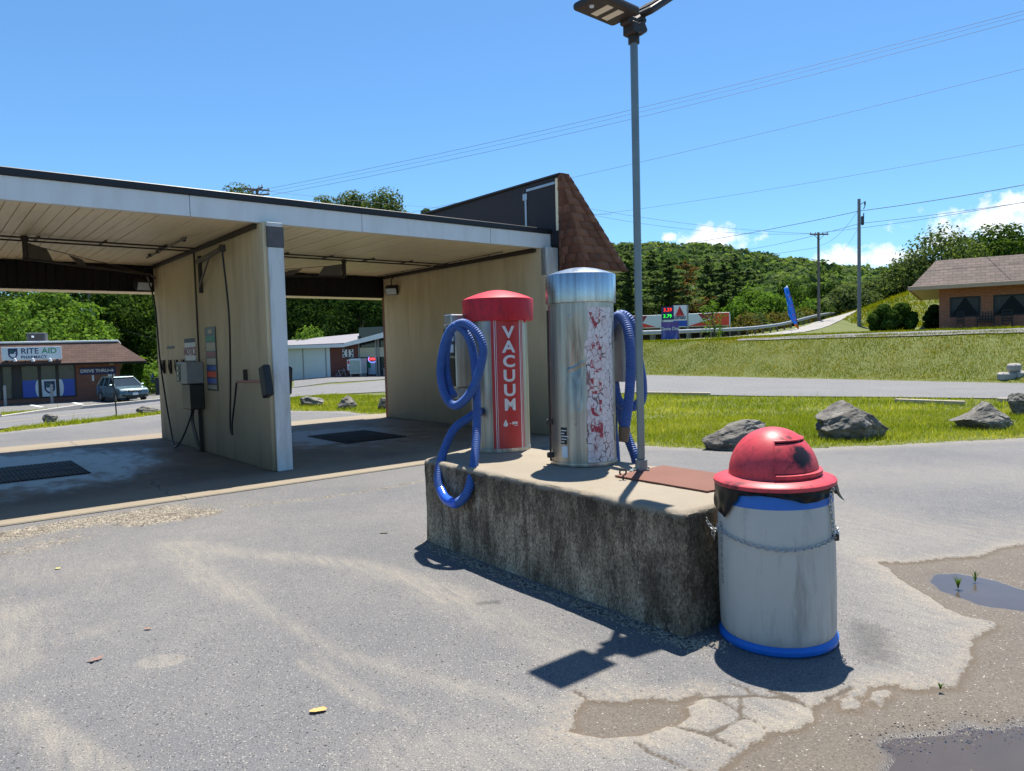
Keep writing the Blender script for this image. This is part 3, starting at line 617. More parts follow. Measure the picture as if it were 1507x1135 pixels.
for nm, poly, z in (('puddle', PUD1, -.0265), ('puddle', PUD2, -.0295)):
    mb = MB(); c = Vector((*np.mean(np.array(poly), 0), 0)); V = [Vector((a, b, 0)) for a, b in poly]; V = [c+(p-c)*1.12 for p in V]
    mb.add([(p.x, p.y, z) for p in V], [list(range(len(V)))]); tag(mb.build(nm, M['water'], fix=False), kind='structure')
# ------------------------------------------------------------------ roads
def strip(name, A, B, mat, off=.03, n=160, m=16, kind='structure'):
    def rs(pts):
        P = np.array([tuple(p)[:2] for p in pts]); s = np.concatenate([[0], np.cumsum(np.hypot(*np.diff(P, axis=0).T))]); q = np.linspace(0, s[-1], n)
        return np.stack([np.interp(q, s, P[:, 0]), np.interp(q, s, P[:, 1])], -1)
    a, b = rs(A), rs(B); t = np.linspace(0, 1, m)[None, :, None]; P = a[:, None]*(1-t)+b[:, None]*t
    V = np.concatenate([P, (terr(P[..., 0], P[..., 1])+off)[..., None]], -1).reshape(-1, 3); I = np.arange(n*m).reshape(n, m)
    F = np.stack([I[:-1, :-1], I[1:, :-1], I[1:, 1:], I[:-1, 1:]], -1).reshape(-1, 4)
    if np.cross(P[1, 0]-P[0, 0], P[0, 1]-P[0, 0]) < 0: F = F[:, ::-1]
    return tag(mesh_np(name, V, F, mat, smooth=True), kind=kind)
ext = lambda p, q, k: Vector(p)+(Vector(p)-Vector(q))*k
nearE = [Gt(*p) for p in [(-60, 640), (0, 633), (121, 620), (237, 607), (340, 594), (432, 585), (500, 581), (566, 577.5)]]+[Gt(*p) for p in [(950, 581), (1130, 584.5), (1300, 586), (1507, 588.5)]]
farE = [Gt(*p) for p in [(-60, 620), (0, 615), (119, 603), (237, 591), (340, 581), (432, 571.5), (500, 566), (566, 560)]]+[Gt(*p) for p in [(950, 553), (1080, 556), (1300, 561), (1507, 566)]]
nearE = [ext(nearE[0], nearE[1], 3)]+nearE+[ext(nearE[-1], nearE[-2], 3)]; farE = [ext(farE[0], farE[1], 3)]+farE+[ext(farE[-1], farE[-2], 3)]
strip('road', nearE, farE, M['road'])
ycl = [a.lerp(b, .42) for a, b in zip(nearE[:6], farE[:6])]; ycl2 = [a.lerp(b, .43) for a, b in zip(nearE[:6], farE[:6])]
strip('road_marking', ycl, ycl2, M['yellow'], .036, 60, 2)
pkN = [Gt(*p) for p in [(-80, 618), (0, 609.5), (111, 600.5), (237, 588.5)]]; pkF = [Gt(*p) for p in [(-80, 600), (0, 594), (111, 588), (237, 578)]]
strip('pharmacy_parking', pkN, [ext(f, n, 1.5) for f, n in zip(pkF, pkN)], M['parking'], .03)
for a, b in (((45, 596.8), (62, 600)), ((106, 593), (121, 596))):
    p, q = Gt(*a), Gt(*b); d = (q-p).normalized().cross(Vector((0, 0, 1)))*.12
    strip('road_marking', [p-d, q-d], [p+d, q+d], M['paint_white'], .04, 6, 2)
kb = MB()
for a, b in zip(farE[:5], farE[1:5]):
    a2, b2 = a+Vector((0, 0, .07)), b+Vector((0, 0, .07)); d = (b-a).normalized(); ang = math.atan2(d.y, d.x)
    kb.box((a2+b2)/2, ((b-a).length, .16, .22), .02, rot=Matrix.Rotation(ang, 3, 'Z'))
tag(kb.build('kerb', M['concrete']), kind='structure')
stN = [Gt(*p) for p in [(432, 571), (470, 566), (520, 562), (575, 558)]]; stF = [Gt(432, 557), Gt(487, 556), Gt(530, 553.5), Gt(575, 551)]
strip('store_forecourt', stN, [ext(f, n, .5) for f, n in zip(stF, stN)], M['road'], .035, 60, 10)
# upper drive on top of the bank and the ramp climbing beside the guard rail
udN = [Gt(*p) for p in [(1085, 503), (1180, 500), (1300, 497), (1507, 491.5)]]; udF = [Gt(*p) for p in [(1085, 501), (1160, 496.3), (1300, 490.5), (1507, 484.5)]]
udN += [ext(udN[-1], udN[-2], 2)]; udF += [ext(udF[-1], udF[-2], 2)]
strip('upper_drive', udN, udF, M['road'], .05, 80, 10)
rA, rB = [], []
for f in (0, .15, .3, .45, .6, .74):
    c = GA+_g*f*np.hypot(*(GB-GA)); rA.append(Vector((*(c-GN*1.2), 0))); rB.append(Vector((*(c-GN*4.6), 0)))
strip('ramp_road', rA, rB, M['pavement'], .05, 80, 10)
# ------------------------------------------------------------------ car wash (local frame: x along the front, y into the bays)
O = Vector((-3.07, 9.69, 0)); WA = math.atan2(.638, .77)
U = Vector((math.cos(WA), math.sin(WA), 0)); Vv = Vector((-math.sin(WA), math.cos(WA), 0))
def W(a, b, z=0.): return O+U*a+Vv*b+Vector((0, 0, z))
def on_wall(px, py, a0):                   # survey: sight line on the plane x = a0 of the car wash
    d = Vector(ray(px, py)); c = Vector(CAM); t = (W(a0, 0)-c).dot(U)/d.dot(U); q = c+d*t-O; return Vector((a0, q.dot(Vv), q.z))
def on_ceil(px, py, z=3.38):
    d = Vector(ray(px, py)); q = Vector(CAM)+d*((z-EYE)/d.z)-O; return Vector((q.dot(U), q.dot(Vv), z))
mb = MB(); mb.bb(-5.7, 5.45, -.82, 7.0, -.12, .02, .012)
slab = mb.build('concrete_slab', M['slab'], local=True); slab.location = O; slab.rotation_euler = (0, 0, WA); tag(slab, kind='structure')
cw = thing('car_wash', 'two-bay self-service car wash with white fascia, tan walls and a brown shingled mansard', 'car wash', O, WA)
def cwp(mb, name, mat, par=None, **k): return mb.build(name, mat, par or cw, local=True, **k)
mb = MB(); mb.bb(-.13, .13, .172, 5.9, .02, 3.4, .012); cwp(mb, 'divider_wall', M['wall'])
mb = MB(); mb.bb(-.082, .135, .13, .168, .02, 3.06, .008); pil = cwp(mb, 'pilaster', M['pilaster'])
mb = MB(); mb.bb(-.087, .14, .12, .17, 3.062, 3.34, .004); cwp(mb, 'pilaster_cap', M['capblock'], pil)
mb = MB(); mb.bb(-.082, .135, .15, .258, 3.342, 3.393, .002); cwp(mb, 'pilaster_head', M['pilaster'], pil)
mb = MB(); mb.bb(4.95, 5.2, .12, 5.9, .02, 3.4, .012); cwp(mb, 'end_wall', M['wall'])
mb = MB(); mb.bb(4.96, 5.32, .1, .118, .02, 2.9, .006); cwp(mb, 'brick_pier', M['brick'])
mb = MB(); mb.bb(4.95, 5.33, .09, .258, 2.902, 3.394, .006); cwp(mb, 'pier_head', M['pilaster'])
mb = MB(); mb.bb(-5.5, -5.25, 0, 5.9, .02, 3.4, .012); cwp(mb, 'end_wall', M['wall'])
mb = MB(); mb.bb(4.955, 5.19, 5.903, 6.0, .02, 2.9, .004); cwp(mb, 'brick_pier', M['brick'])
fas = None
for a0, a1 in ((-5.5, -3.42), (-3.413, -1.02), (-1.013, 1.4), (1.407, 3.82), (3.827, 5.34)):
    mb = MB(); mb.bb(a0, a1, .26+.003*(int(a0*7) % 2), .36, 3.395, 3.66, .004); cwp(mb, 'fascia', M['white'])
mb = MB(); mb.bb(-5.5, 5.34, .23, .42, 3.662, 3.75, .008); cwp(mb, 'roof_trim', M['trim'])
mb = MB(); mb.bb(-5.5, 5.19, .42, 6.0, 3.46, 3.69); cwp(mb, 'roof', M['gravelroof'])
mb = MB()
for i in range(80):
    a0 = -5.25+i*.145
    if a0 > 4.85: break
    mb.bb(a0, a0+.137, .362, 5.96, 3.405+.002*(i % 3), 3.44, .003)
cwp(mb, 'ceiling', M['ceiling'])
mb = MB(); mb.bb(-5.25, 4.95, .362, 5.98, 3.443, 3.458); cwp(mb, 'ceiling_deck', M['brown_board'])
for a in (-.16, .16, 4.92):
    mb = MB(); mb.bb(a-.02, a+.02, .37, 5.8, 3.33, 3.395, .004); cwp(mb, 'wall_moulding', M['dkmetal'])
mb = MB()
for i in range(70):
    a0 = -5.25+i*.146
    if a0 > 4.93: break
    mb.bb(a0, a0+.14, 5.962+.003*(i % 2), 6.02, 2.9, 3.4, .003)
cwp(mb, 'rear_beam', M['brown_board'])
mb = MB()
for i in range(60):
    a0 = -5.5+i*.1925
    if a0 > 5.15: break
    mb.bb(a0, a0+.182, 6.03, 6.62, 2.9, 2.93, .003)
cwp(mb, 'rear_soffit', M['ceiling'])
mb = MB(); mb.prism([(-5.5, 6.02, 4.4), (-5.5, 6.63, 2.935), (-5.5, 6.03, 2.935)], (10.7, 0, 0)); cwp(mb, 'rear_mansard', M['brown_board'])
# parapet and the hipped end of the side mansard
def ptop(b): return 4.66-.012*b
mb = MB(); mb.prism([(5.2, .02, 3.45), (5.2, 6.0, 3.45), (5.2, 6.0, ptop(6)), (5.2, .02, ptop(0))], (.1, 0, 0)); par = cwp(mb, 'parapet', M['roofmem'])
mb = MB(); mb.bb(5.165, 5.31, .0, 6.0, 4.665, 4.70, .004); cwp(mb, 'parapet_coping', M['trim'], par)
mb = MB(); mb.bb(5.185, 5.199, .02, .085, 3.7, 4.62); cwp(mb, 'corner_strip', M['ceiling'], par)
for q in ((5.185, 5.199, .88, .93, 3.75, 4.38), (5.187, 5.199, .1, .88, 4.53, 4.575), (5.183, 5.197, .86, .98, 4.382, 4.5), (5.186, 5.198, 1.9, 1.925, 3.75, 3.98), (5.186, 5.198, 1.98, 2.0, 3.75, 3.98)):
    mb = MB(); mb.bb(*q); cwp(mb, 'flashing', M['flash'], par)
zb, zt = 2.96, 4.70
def af(t): return 6.22-(6.22-5.36)*t
def bf(t): return -.64+(.60)*t
def zf(t): return zb+(zt-zb)*t
core = MB(); core.add([(5.215, bf(0)+.03, zb), (6.2, bf(0)+.03, zb), (6.2, 6.5, zb), (5.215, 6.5, zb), (5.215, bf(1)+.03, zt), (5.34, bf(1)+.03, zt), (5.34, 6.5, zt), (5.215, 6.5, zt)], [[0, 1, 2, 3], [4, 5, 6, 7], [0, 1, 5, 4], [1, 2, 6, 5], [2, 3, 7, 6], [3, 0, 4, 7]])
man = cwp(core, 'side_mansard', M['brown_board'])
mb = MB(); mb.bb(5.22, 6.17, bf(0)+.06, 6.4, zb-.03, zb-.004); cwp(mb, 'mansard_soffit', M['cream'], man)
VV, FF, RN = [], [], []
def tab(p, r):                             # p: four top corners (outer face), thickened inward by its own slight tilt
    o = len(VV); VV.extend(p[0]); VV.extend(p[1]); FF.extend([[o, o+1, o+2, o+3], [o+4, o+5, o+1, o], [o+5, o+6, o+2, o+1], [o+7, o+4, o, o+3]]); RN.extend([r]*8)
NR = 12
for j in range(NR+1):
    t0, t1 = j/NR, min(1, (j+1.25)/NR)
    # front slope
    a = 5.2-(.17 if j % 2 else 0.02)
    while a < af(t0):
        wd = .3+rng.uniform(-.02, .02); x0, x1 = max(a, 5.2), min(a+wd-.008, af(t0)); y1 = min(a+wd-.008, af(t1)); y0 = max(min(a, af(t1)), 5.2)
        if x1-x0 > .02:
            l = .022+rng.uniform(0, .008); dz = rng.uniform(-.012, .012)/NR
            q0 = [(x0, bf(t0+dz)-l, zf(t0+dz)-.004), (x1, bf(t0+dz)-l, zf(t0+dz)-.004), (y1, bf(t1)-.004, zf(t1)), (y0, bf(t1)-.004, zf(t1))]
            q1 = [(x, y+.018, z) for x, y, z in q0]; tab((q0, q1), rng.random())
        a += wd
    # near side return (faces the roof)
    b = bf(t0)+(.13 if j % 2 else 0)-.2
    while b < .02:
        wd = .27; x0, x1 = max(b, bf(t0)), min(b+wd-.008, .02); y0, y1 = max(b, bf(t1)), max(bf(t1), min(b+wd-.008, .02))
        if x1-x0 > .015:
            l = .018+rng.uniform(0, .008)
            q0 = [(5.2-l, x1, zf(t0)), (5.2-l, x0, zf(t0)), (5.2-.004, y0, zf(t1)), (5.2-.004, y1, zf(t1))]; q1 = [(x+.016, y, z) for x, y, z in q0]; tab((q0, q1), rng.random()*.7)
        b += wd
    # hip caps
    for (ax, bx, wx, wy) in ((lambda t: af(t), lambda t: bf(t), .15, 0), ):
        x0, x1 = ax(t0), ax(t1); l = .04
        q0 = [(x0-.15, bx(t0)-l, zf(t0)-.01), (x0+.02, bx(t0)-l+.0, zf(t0)-.01), (x1+.02, bx(t1)-.02, zf(t1)), (x1-.13, bx(t1)-.02, zf(t1))]; q1 = [(x, y+.02, z) for x, y, z in q0]; tab((q0, q1), rng.random())
        q0 = [(x0+.03, bx(t0)-l, zf(t0)-.01), (x0+.04, bx(t0)+.14, zf(t0)-.01), (x1+.04, bx(t1)+.14, zf(t1)), (x1+.03, bx(t1)-.02, zf(t1))]; q1 = [(x-.02, y, z) for x, y, z in q0]; tab((q0, q1), rng.random())
so_ = mesh_np('shingles', VV, FF, M['shingle'], man, {'rnd': RN})
# loose leaves and grit along the roof trim
mb = MB()
for i in range(120):
    a = rng.uniform(-3, 5.1); s = rng.uniform(.008, .03); mb.box((a, .5+rng.uniform(-.1, .3), 3.75+s*.2), (s*2, s, s), 0, Matrix.Rotation(rng.uniform(0, 3), 3, 'Z'))
o = cwp(mb, 'roof_debris', M['bark']); o['kind'] = 'stuff'
def cwthing(name, label, cat, group=None): return thing(name, label, cat, O, WA, group)
# drain grates in the bay floors
for cx0, w_, lab in ((-2.6, 1.35, 'dark square drain grate in the wet floor of the left wash bay'), (2.55, 1.35, 'dark square drain grate in the floor of the right wash bay')):
    g = cwthing('drain_grate', lab, 'grate', 'floor drain grates'); mb = MB()
    mb.bb(cx0-.62, cx0+.62, 2.1, 3.75, .021, .026); mb2 = MB()
    for i in range(24): mb2.bb(cx0-.6+i*.0515, cx0-.6+i*.0515+.022, 2.12, 3.73, .0265, .034)
    for k in range(4): mb2.bb(cx0-.6, cx0+.6, 2.12+k*.53, 2.135+k*.53, .0345, .037)
    mb.build('grate_frame', M['grate'], g, local=True); mb2.build('grate_bars', M['grate'], g, local=True)
# ceiling booms and pipes
def boom(p0, p1, label):
    t = cwthing('spray_boom', label, 'spray boom', 'ceiling spray booms'); p0, p1 = Vector(p0), Vector(p1); d = (p1-p0).normalized(); L = (p1-p0).length
    mb = MB(); mb.lathe([(.05, 0), (.05, -.05), (.035, -.06), (.035, -.3), (.05, -.31), (.02, -.35)], 14, tuple(p0+Vector((0, 0, .02)))); mb.build('pivot', M['dkmetal'], t, local=True)
    a = p0+Vector((0, 0, -.30)); b = Vector((p1.x, p1.y, p0.z-.27)); mb = MB(); mb.tube([a, b, b+d*.12+Vector((0, 0, -.06))], .018, 8); mb.tube([a+Vector((0, 0, .22)), b], .006, 6); mb.build('arm', M['dkmetal'], t, local=True)
    mb = MB(); n = d.cross(Vector((0, 0, 1)))*.006
    def gus(s0, s1, top): mb.prism([a+d*s0+n, a+d*s1+n, a+d*(s1-.12)+Vector((0, 0, top*.8))+n, a+d*max(0.02, s0-.22)+Vector((0, 0, top))+n], -n*2)
    for q in ((.05, .5, .24), (L*.38, L*.38+.16, .15)): mb = MB(); gus(*q); mb.build('gusset_plate', M['pipe'], t, local=True)
    return t
bp = on_ceil(36, 350); be = Vector((-.45, 4.75, 3.38)); boom(bp, be, 'rusty spray boom hanging from the ceiling of the left wash bay')
bp2 = on_ceil(506, 384); be2 = Vector((.35, 4.6, 3.38)); boom(bp2, be2, 'rusty spray boom hanging from the ceiling of the right wash bay')
for a0, a1, lab in ((-5.2, -.2, 'pair of thin pipes across the ceiling of the left wash bay'), (.2, 4.9, 'pair of thin pipes across the ceiling of the right wash bay')):
    t = cwthing('ceiling_pipe', lab, 'pipe', 'pipes across the bay ceilings')
    for b in (2.95, 3.3): mb = MB(); mb.bar((a0, b, 3.375), (a1, b, 3.375), .013); mb.build('pipe_run', M['dkmetal'], t, local=True)
    for i in range(6): mb = MB(); mb.bb(a0+.3+i*.85, a0+.33+i*.85, 2.9, 3.36, 3.386, 3.404); mb.build('strap', M['pipe'], t, local=True)
t = cwthing('conduit', 'thin broken conduit along the left bay ceiling by the divider wall', 'conduit'); mb = MB(); mb.tube([(-.62, 1.9, 3.37), (-.6, 3.1, 3.37), (-.58, 4.4, 3.365)], .016); mb.build('pipe_run', M['pipe'], t, local=True); 
for b in (2.1, 3.2, 3.6, 4.1): mb = MB(); mb.box((-.6, b, 3.37), (.05, .08, .05), .006); mb.build('clamp', M['dkmetal'], t, local=True)
t = cwthing('conduit', 'thin conduit with hooks under the right bay ceiling beside the tan end wall', 'conduit'); mb = MB(); mb.tube([(4.6, .9, 3.38), (4.62, 3., 3.37), (4.6, 5.5, 3.37)], .01); mb.build('pipe_run', M['pipe'], t, local=True); 
for b in (1.3, 2.2, 2.9, 3.7, 4.4, 5.1): mb = MB(); mb.tube([(4.6, b, 3.38), (4.6, b, 3.31), (4.6, b+.05, 3.28), (4.6, b+.08, 3.31)], .008, 6); mb.build('hook', M['dkmetal'], t, local=True)
# flood lights
def flood(p, label, ang):
    t = cwthing('flood_light', label, 'flood light', 'flood lights under the roof'); rot = Matrix.Rotation(R(ang), 3, 'Z') @ Matrix.Rotation(R(28), 3, 'X'); p = Vector(p)
    mb = MB(); mb.box(p, (.3, .16, .2), .02, rot); mb.build('housing', M['black'], t, local=True)
    mb = MB(); mb.box(p+rot @ Vector((0, -.083, 0)), (.25, .012, .15), .004, rot); mb.build('lens', M['sign_white'], t, local=True)
    mb = MB(); mb.tube(smooth_path([p+Vector((.02, .02, .08)), p+Vector((-.02, 0, .2)), p+Vector((.08, .02, .33))], 6), .013, 7); mb.build('cable', M['black'], t, local=True)
flood(on_wall(577, 427, 4.84), 'flood light on the tan end wall of the right wash bay', -50)
q = on_wall(229, 412, -.3); flood((-.36, 5.75, 3.02), 'flood light at the far top corner of the left wash bay', 10)
# equipment on the divider wall
ws = -.132
def wbox(t, name, p0, p1, depth, mat, par=None, bev=.012):
    a, b = on_wall(*p0, ws), on_wall(*p1, ws); mb = MB(); mb.bb(ws-depth, ws-.002, a.y, b.y, a.z, b.z, bev); return mb.build(name, mat, par or t, local=True)
t = cwthing('control_box', 'two dark grey metal control boxes stacked on the divider wall under a conduit', 'control box')
mb = MB(); mb.bb(-.40, -.134, 3.0, 3.62, 1.17, 1.53, .015); ub = mb.build('upper_box', M['boxgrey'], t, local=True)
mb = MB(); mb.bb(-.36, -.134, 3.02, 3.5, .74, 1.165, .015); lb = mb.build('lower_box', M['panel'], t, local=True)
mb = MB(); mb.bb(-.405, -.402, 3.36, 3.6, 1.2, 1.5); mb.build('dial_panel', M['panel'], ub, local=True)
for k in range(3): mb = MB(); mb.box((-.412, 3.47, 1.25+k*.09), (.012, .07, .05), .004); mb.build('dial', M['flash'], ub, local=True)
mb = MB(); mb.bar((-.17, 3.1, 1.52), (-.17, 3.1, 3.35), .016); mb.build('conduit_riser', M['dkmetal'], t, local=True)
mb = MB(); mb.tube(smooth_path([(-.2, 3.45, .76), (-.22, 3.48, .55), (-.2, 3.42, .3), (-.18, 3.3, .03)], 8), .03, 8); mb.build('drain_pipe', M['pipe'], t, local=True)
mb = MB(); mb.box((-.17, 3.2, .4), (.06, .05, .78), .008); mb.build('stand_pipe', M['dkmetal'], t, local=True)
def wall_text(t, txt, b, z, size, mat, par=None, off=.006, bold=0, name='lettering'):
    v, f = text_data(txt, size, .0012, bold); mb = MB(); mb.add(v, f, M=plane_M((ws-off, b, z), (0, -1, 0), (0, 0, 1))); return mb.build(name, mat, par or t, local=True, fix=False)
t = cwthing('notice_sign', 'white wall sign headed NOTICE behind the control boxes', 'sign'); mb = MB(); mb.bb(ws-.004, ws, 3.4, 4.02, .82, 1.93); mb.build('board', M['white_panel'], t, local=True)
for z0, z1 in ((1.86, 1.93), (1.52, 1.55)): mb = MB(); mb.bb(ws-.007, ws-.0042, 3.4, 4.02, z0, z1); mb.build('stripe', M['black'], t, local=True)
wall_text(t, 'NOTICE', 3.71, 1.70, .2, M['darkred'], off=.0075, bold=.004); wall_text(t, 'SHUT OFF', 3.71, 1.44, .12, M['black'], off=.0075)
t = cwthing('menu_sign', 'tall dark wash instruction board with coloured bands on the divider wall', 'sign'); mb = MB(); mb.bb(ws-.012, ws, 2.3, 2.82, 1.06, 2.08, .004); mb.build('board', M['panel'], t, local=True)
for i, (z0, z1, mt) in enumerate(((1.98, 2.04, 'cream'), (1.86, 1.94, 'sign_green'), (1.7, 1.83, 'cream'), (1.6, 1.68, 'darkred'), (1.48, 1.58, 'cream'), (1.39, 1.46, 'sign_blue'), (1.28, 1.37, 'orange_red'), (1.18, 1.26, 'sign_blue'), (1.09, 1.15, 'boxgrey'))):
    mb = MB(); mb.bb(ws-.0145, ws-.0122, 2.34, 2.78, z0, z1) if i else mb.bb(ws-.0145, ws-.0122, 2.46, 2.66, z0, z1); mb.build('colour_band', M[mt], t, local=True)
for i in range(4):
    p = on_wall(243+i*9.5, 540, ws); t = cwthing('mat_hook', ['dark mat clamp on the divider wall, farthest back of four', 'dark mat clamp on the divider wall, second from the back of four', 'dark mat clamp on the divider wall, third from the back of four', 'dark mat clamp on the divider wall, nearest the NOTICE sign'][i], 'hook', 'mat clamps on the divider wall')
    mb = MB(); mb.box((ws-.015, p.y, p.z), (.03, .035, .26), .006); mb.build('back_plate', M['dkmetal'], t, local=True)
    mb = MB()
    for s in (-1, 1): mb.tube([(ws-.03, p.y, p.z-.12), (ws-.05, p.y+s*.03, p.z), (ws-.035, p.y+s*.055, p.z+.13)], .009, 6)
    mb.build('clamp_jaw', M['dkmetal'], t, local=True)
t = cwthing('label_plate', 'small dark plate above the mat clamps on the divider wall', 'plate'); p = on_wall(251, 512, ws); mb = MB(); mb.bb(ws-.008, ws, p.y-.25, p.y+.22, p.z-.02, p.z+.03, .003); mb.build('plate', M['panel'], t, local=True)
t = cwthing('hose_bracket', 'triangular steel wall bracket carrying a black wash hose on the divider wall', 'bracket')
p = on_wall(296, 386, ws); tip = on_wall(328, 386, ws-.22); tip.z = p.z; q0 = Vector((ws-.06, p.y, p.z)); rd = (tip-q0).normalized()
mb = MB(); mb.bb(ws-.05, ws, p.y-.03, p.y+.03, p.z-.5, p.z+.1, .006); mb.build('wall_plate', M['dkmetal'], t, local=True)
mb = MB(); mb.box((q0+tip)/2, ((tip-q0).length, .05, .06), .005, Matrix.Rotation(math.atan2(rd.y, rd.x), 3, 'Z')); mb.tube([(ws-.05, p.y, p.z-.42), q0.lerp(tip, .5)-Vector((0, 0, .02))], .018, 6); mb.build('arm', M['pipe'], t, local=True)
mb = MB(); mb.box(tip, (.08, .08, .1), .01); mb.build('hose_clip', M['dkmetal'], t, local=True)
hb = tip
t = cwthing('foam_brush', 'black foam brush on a pink wand leaning off the divider wall with its black hose', 'brush')
g0, g1 = on_wall(349, 562, ws-.12), on_wall(388, 561, ws-.12)
e0 = on_wall(342, 640, ws-.1)
mb = MB(); mb.tube(smooth_path([(hb.x, hb.y, hb.z-.05), (hb.x+.03, hb.y-.06, 2.2), (ws-.14, hb.y*.5+e0.y*.5, 1.3), (ws-.11, e0.y+.04, .6), (ws-.1, e0.y, e0.z), (ws-.1, e0.y-.02, .62), (ws-.11, g0.y+.16, .98), (ws-.12, g0.y+.03, g0.z-.02), g0], 10), .014, 8); mb.build('hose', M['black'], t, local=True)
mb = MB(); mb.bar(g0, g1, .018, 10); mb.build('wand', simple('faded_pink_grip', (.4, .16, .13), .55, 0, .2, 9), t, local=True)
mb = MB(); mb.box(g1+Vector((-.02, -.14, -.0)), (.1, .2, .42), .02, Matrix.Rotation(R(-14), 3, 'X')); bh = mb.build('brush_head', M['black'], t, local=True)
mb = MB(); q = on_wall(364, 552, ws); mb.box((ws-.03, q.y, q.z), (.06, .03, .16), .006); mb.build('holder', M['dkmetal'], t, local=True)
t = cwthing('foam_brush', 'black brush head on the right bay face of the divider wall behind the white pilaster', 'brush'); mb = MB(); mb.box((.26, .55, 1.25), (.1, .22, .4), .02, Matrix.Rotation(R(10), 3, 'X')); mb.build('brush_head', M['black'], t, local=True)
mb = MB(); mb.bar((.14, 1.3, 1.28), (.25, .6, 1.28), .015); mb.build('wand', M['dkmetal'], t, local=True)
a0 = on_wall(234, 445, -.2); t = cwthing('wash_hose', 'long black pressure hose looping down the back of the divider wall to the floor', 'hose')
mb = MB(); mb.tube(smooth_path([(-.45, 5.0, 3.1), (-.3, 5.5, 3.0), (-.2, 5.6, 2.6), (-.2, 5.45, 1.6), (-.22, 5.1, .8), (-.3, 4.5, .22), (-.42, 3.9, .06), (-.4, 3.5, .22), (-.26, 3.4, .62), (-.22, 3.5, .8)], 12), .015, 8); mb.build('hose_run', M['black'], t, local=True)
# ------------------------------------------------------------------ concrete island
BN0 = Vector((.915, 3.885, 0)); E1 = Vector((-.612, .791, 0)); E2 = Vector((.791, .612, 0)); BZ = .70
def Bk(a, b, z=0.): return BN0+E1*a+E2*b+Vector((0, 0, z))
LB = 2.76
def island():
    na, nb, nz = 130, 52, 34; V = []; idx = {}; Fq = []
    def P(a, b, c):                        # unit cube surface to island, rounded top edges
        La = LB+.42*b; x = a*La; y = b*1.06; z = c*BZ; e = .035
        ex = max(0, e-x)/e - max(0, x-(La-e))/e; ey = max(0, e-y)/e - max(0, y-(1.06-e))/e; ez = max(0, z-(BZ-e))/e
        if ez > 0:
            k = math.sqrt(ex*ex+ey*ey+ez*ez)
            if k > 1: f = (1-1/k)*e/1.0; x += ex/k*(k-1)*e; y += ey/k*(k-1)*e; z -= ez/k*(k-1)*e
        elif ex and ey:
            k = math.hypot(ex, ey)
            if k > 1: x += ex/k*(k-1)*e; y += ey/k*(k-1)*e
        p = Bk(x, y, z); q = Vector((x*4, y*4, z*4))
        d = .010*(noise.noise(q*.6))+.004*noise.noise(q*2.2)+.003*noise.noise(q*6)
        edge = max(0, noise.noise(Vector((x*7, y*7, 3))))*.014*min(1, ez)*(1 if (ex or ey) else 0)
        ch = max(0, noise.noise(Vector((x*2.7, 9, z*2.7)))-.35)*.0
        n = Vector((0, 0, 0))
        if c in (0, 1): n += Vector((0, 0, 1 if c else 0))
        if a in (0, 1): n += E1*(1 if a else -1)
        if b in (0, 1): n += E2*(1 if b else -1)
        if n.length: n.normalize()
        p += n*(d if c < 1 or a in (0, 1) or b in (0, 1) else d*.35); p.z -= edge
        return p
    def gv(i, j, k):
        if (i, j, k) not in idx: idx[(i, j, k)] = len(V); V.append(P(i/na, j/nb, k/nz))
        return idx[(i, j, k)]
    def spans(n, e): return list(range(n+1))
    for i in range(na):
        for j in range(nb): Fq.append([gv(i, j, nz), gv(i+1, j, nz), gv(i+1, j+1, nz), gv(i, j+1, nz)])
        for k in range(nz):
            for j in (0, nb): Fq.append([gv(i, j, k), gv(i+1, j, k), gv(i+1, j, k+1), gv(i, j, k+1)])
    for j in range(nb):
        for k in range(nz):
            for i in (0, na): Fq.append([gv(i, j, k), gv(i, j+1, k), gv(i, j+1, k+1), gv(i, j, k+1)])
    mb = MB(); mb.add(V, Fq, 0, True); return mb
isl = thing('concrete_island', 'long weathered concrete block carrying two vacuums and a lamp post', 'concrete block', BN0)
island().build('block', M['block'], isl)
t = thing('steel_plate', 'rust red steel cover plate lying on top of the concrete block', 'plate', Bk(.2, .8, BZ))
mb = MB(); mb.prism([Bk(.22, .5, BZ+.004), Bk(1.0, .5, BZ+.004), Bk(1.03, 1.05, BZ+.004), Bk(.17, 1.05, BZ+.004)], (0, 0, .009)); mb.build('plate', M['rust'], t)
t = thing('eye_bolt', 'small dark eye bolt standing on the concrete block in front of the lamp post', 'eye bolt', G(917, 706, BZ)); e = Vector(G(917, 706, BZ)); mb = MB()
mb.tube([e, e+Vector((0, 0, .03))], .006, 8); ring = [e+Vector((.022*math.sin(a), 0, .052-.022*math.cos(a))) for a in np.linspace(.2, 5.6, 18)]; mb.tube(ring, .006, 8); mb.build('bolt', M['dkmetal'], t)
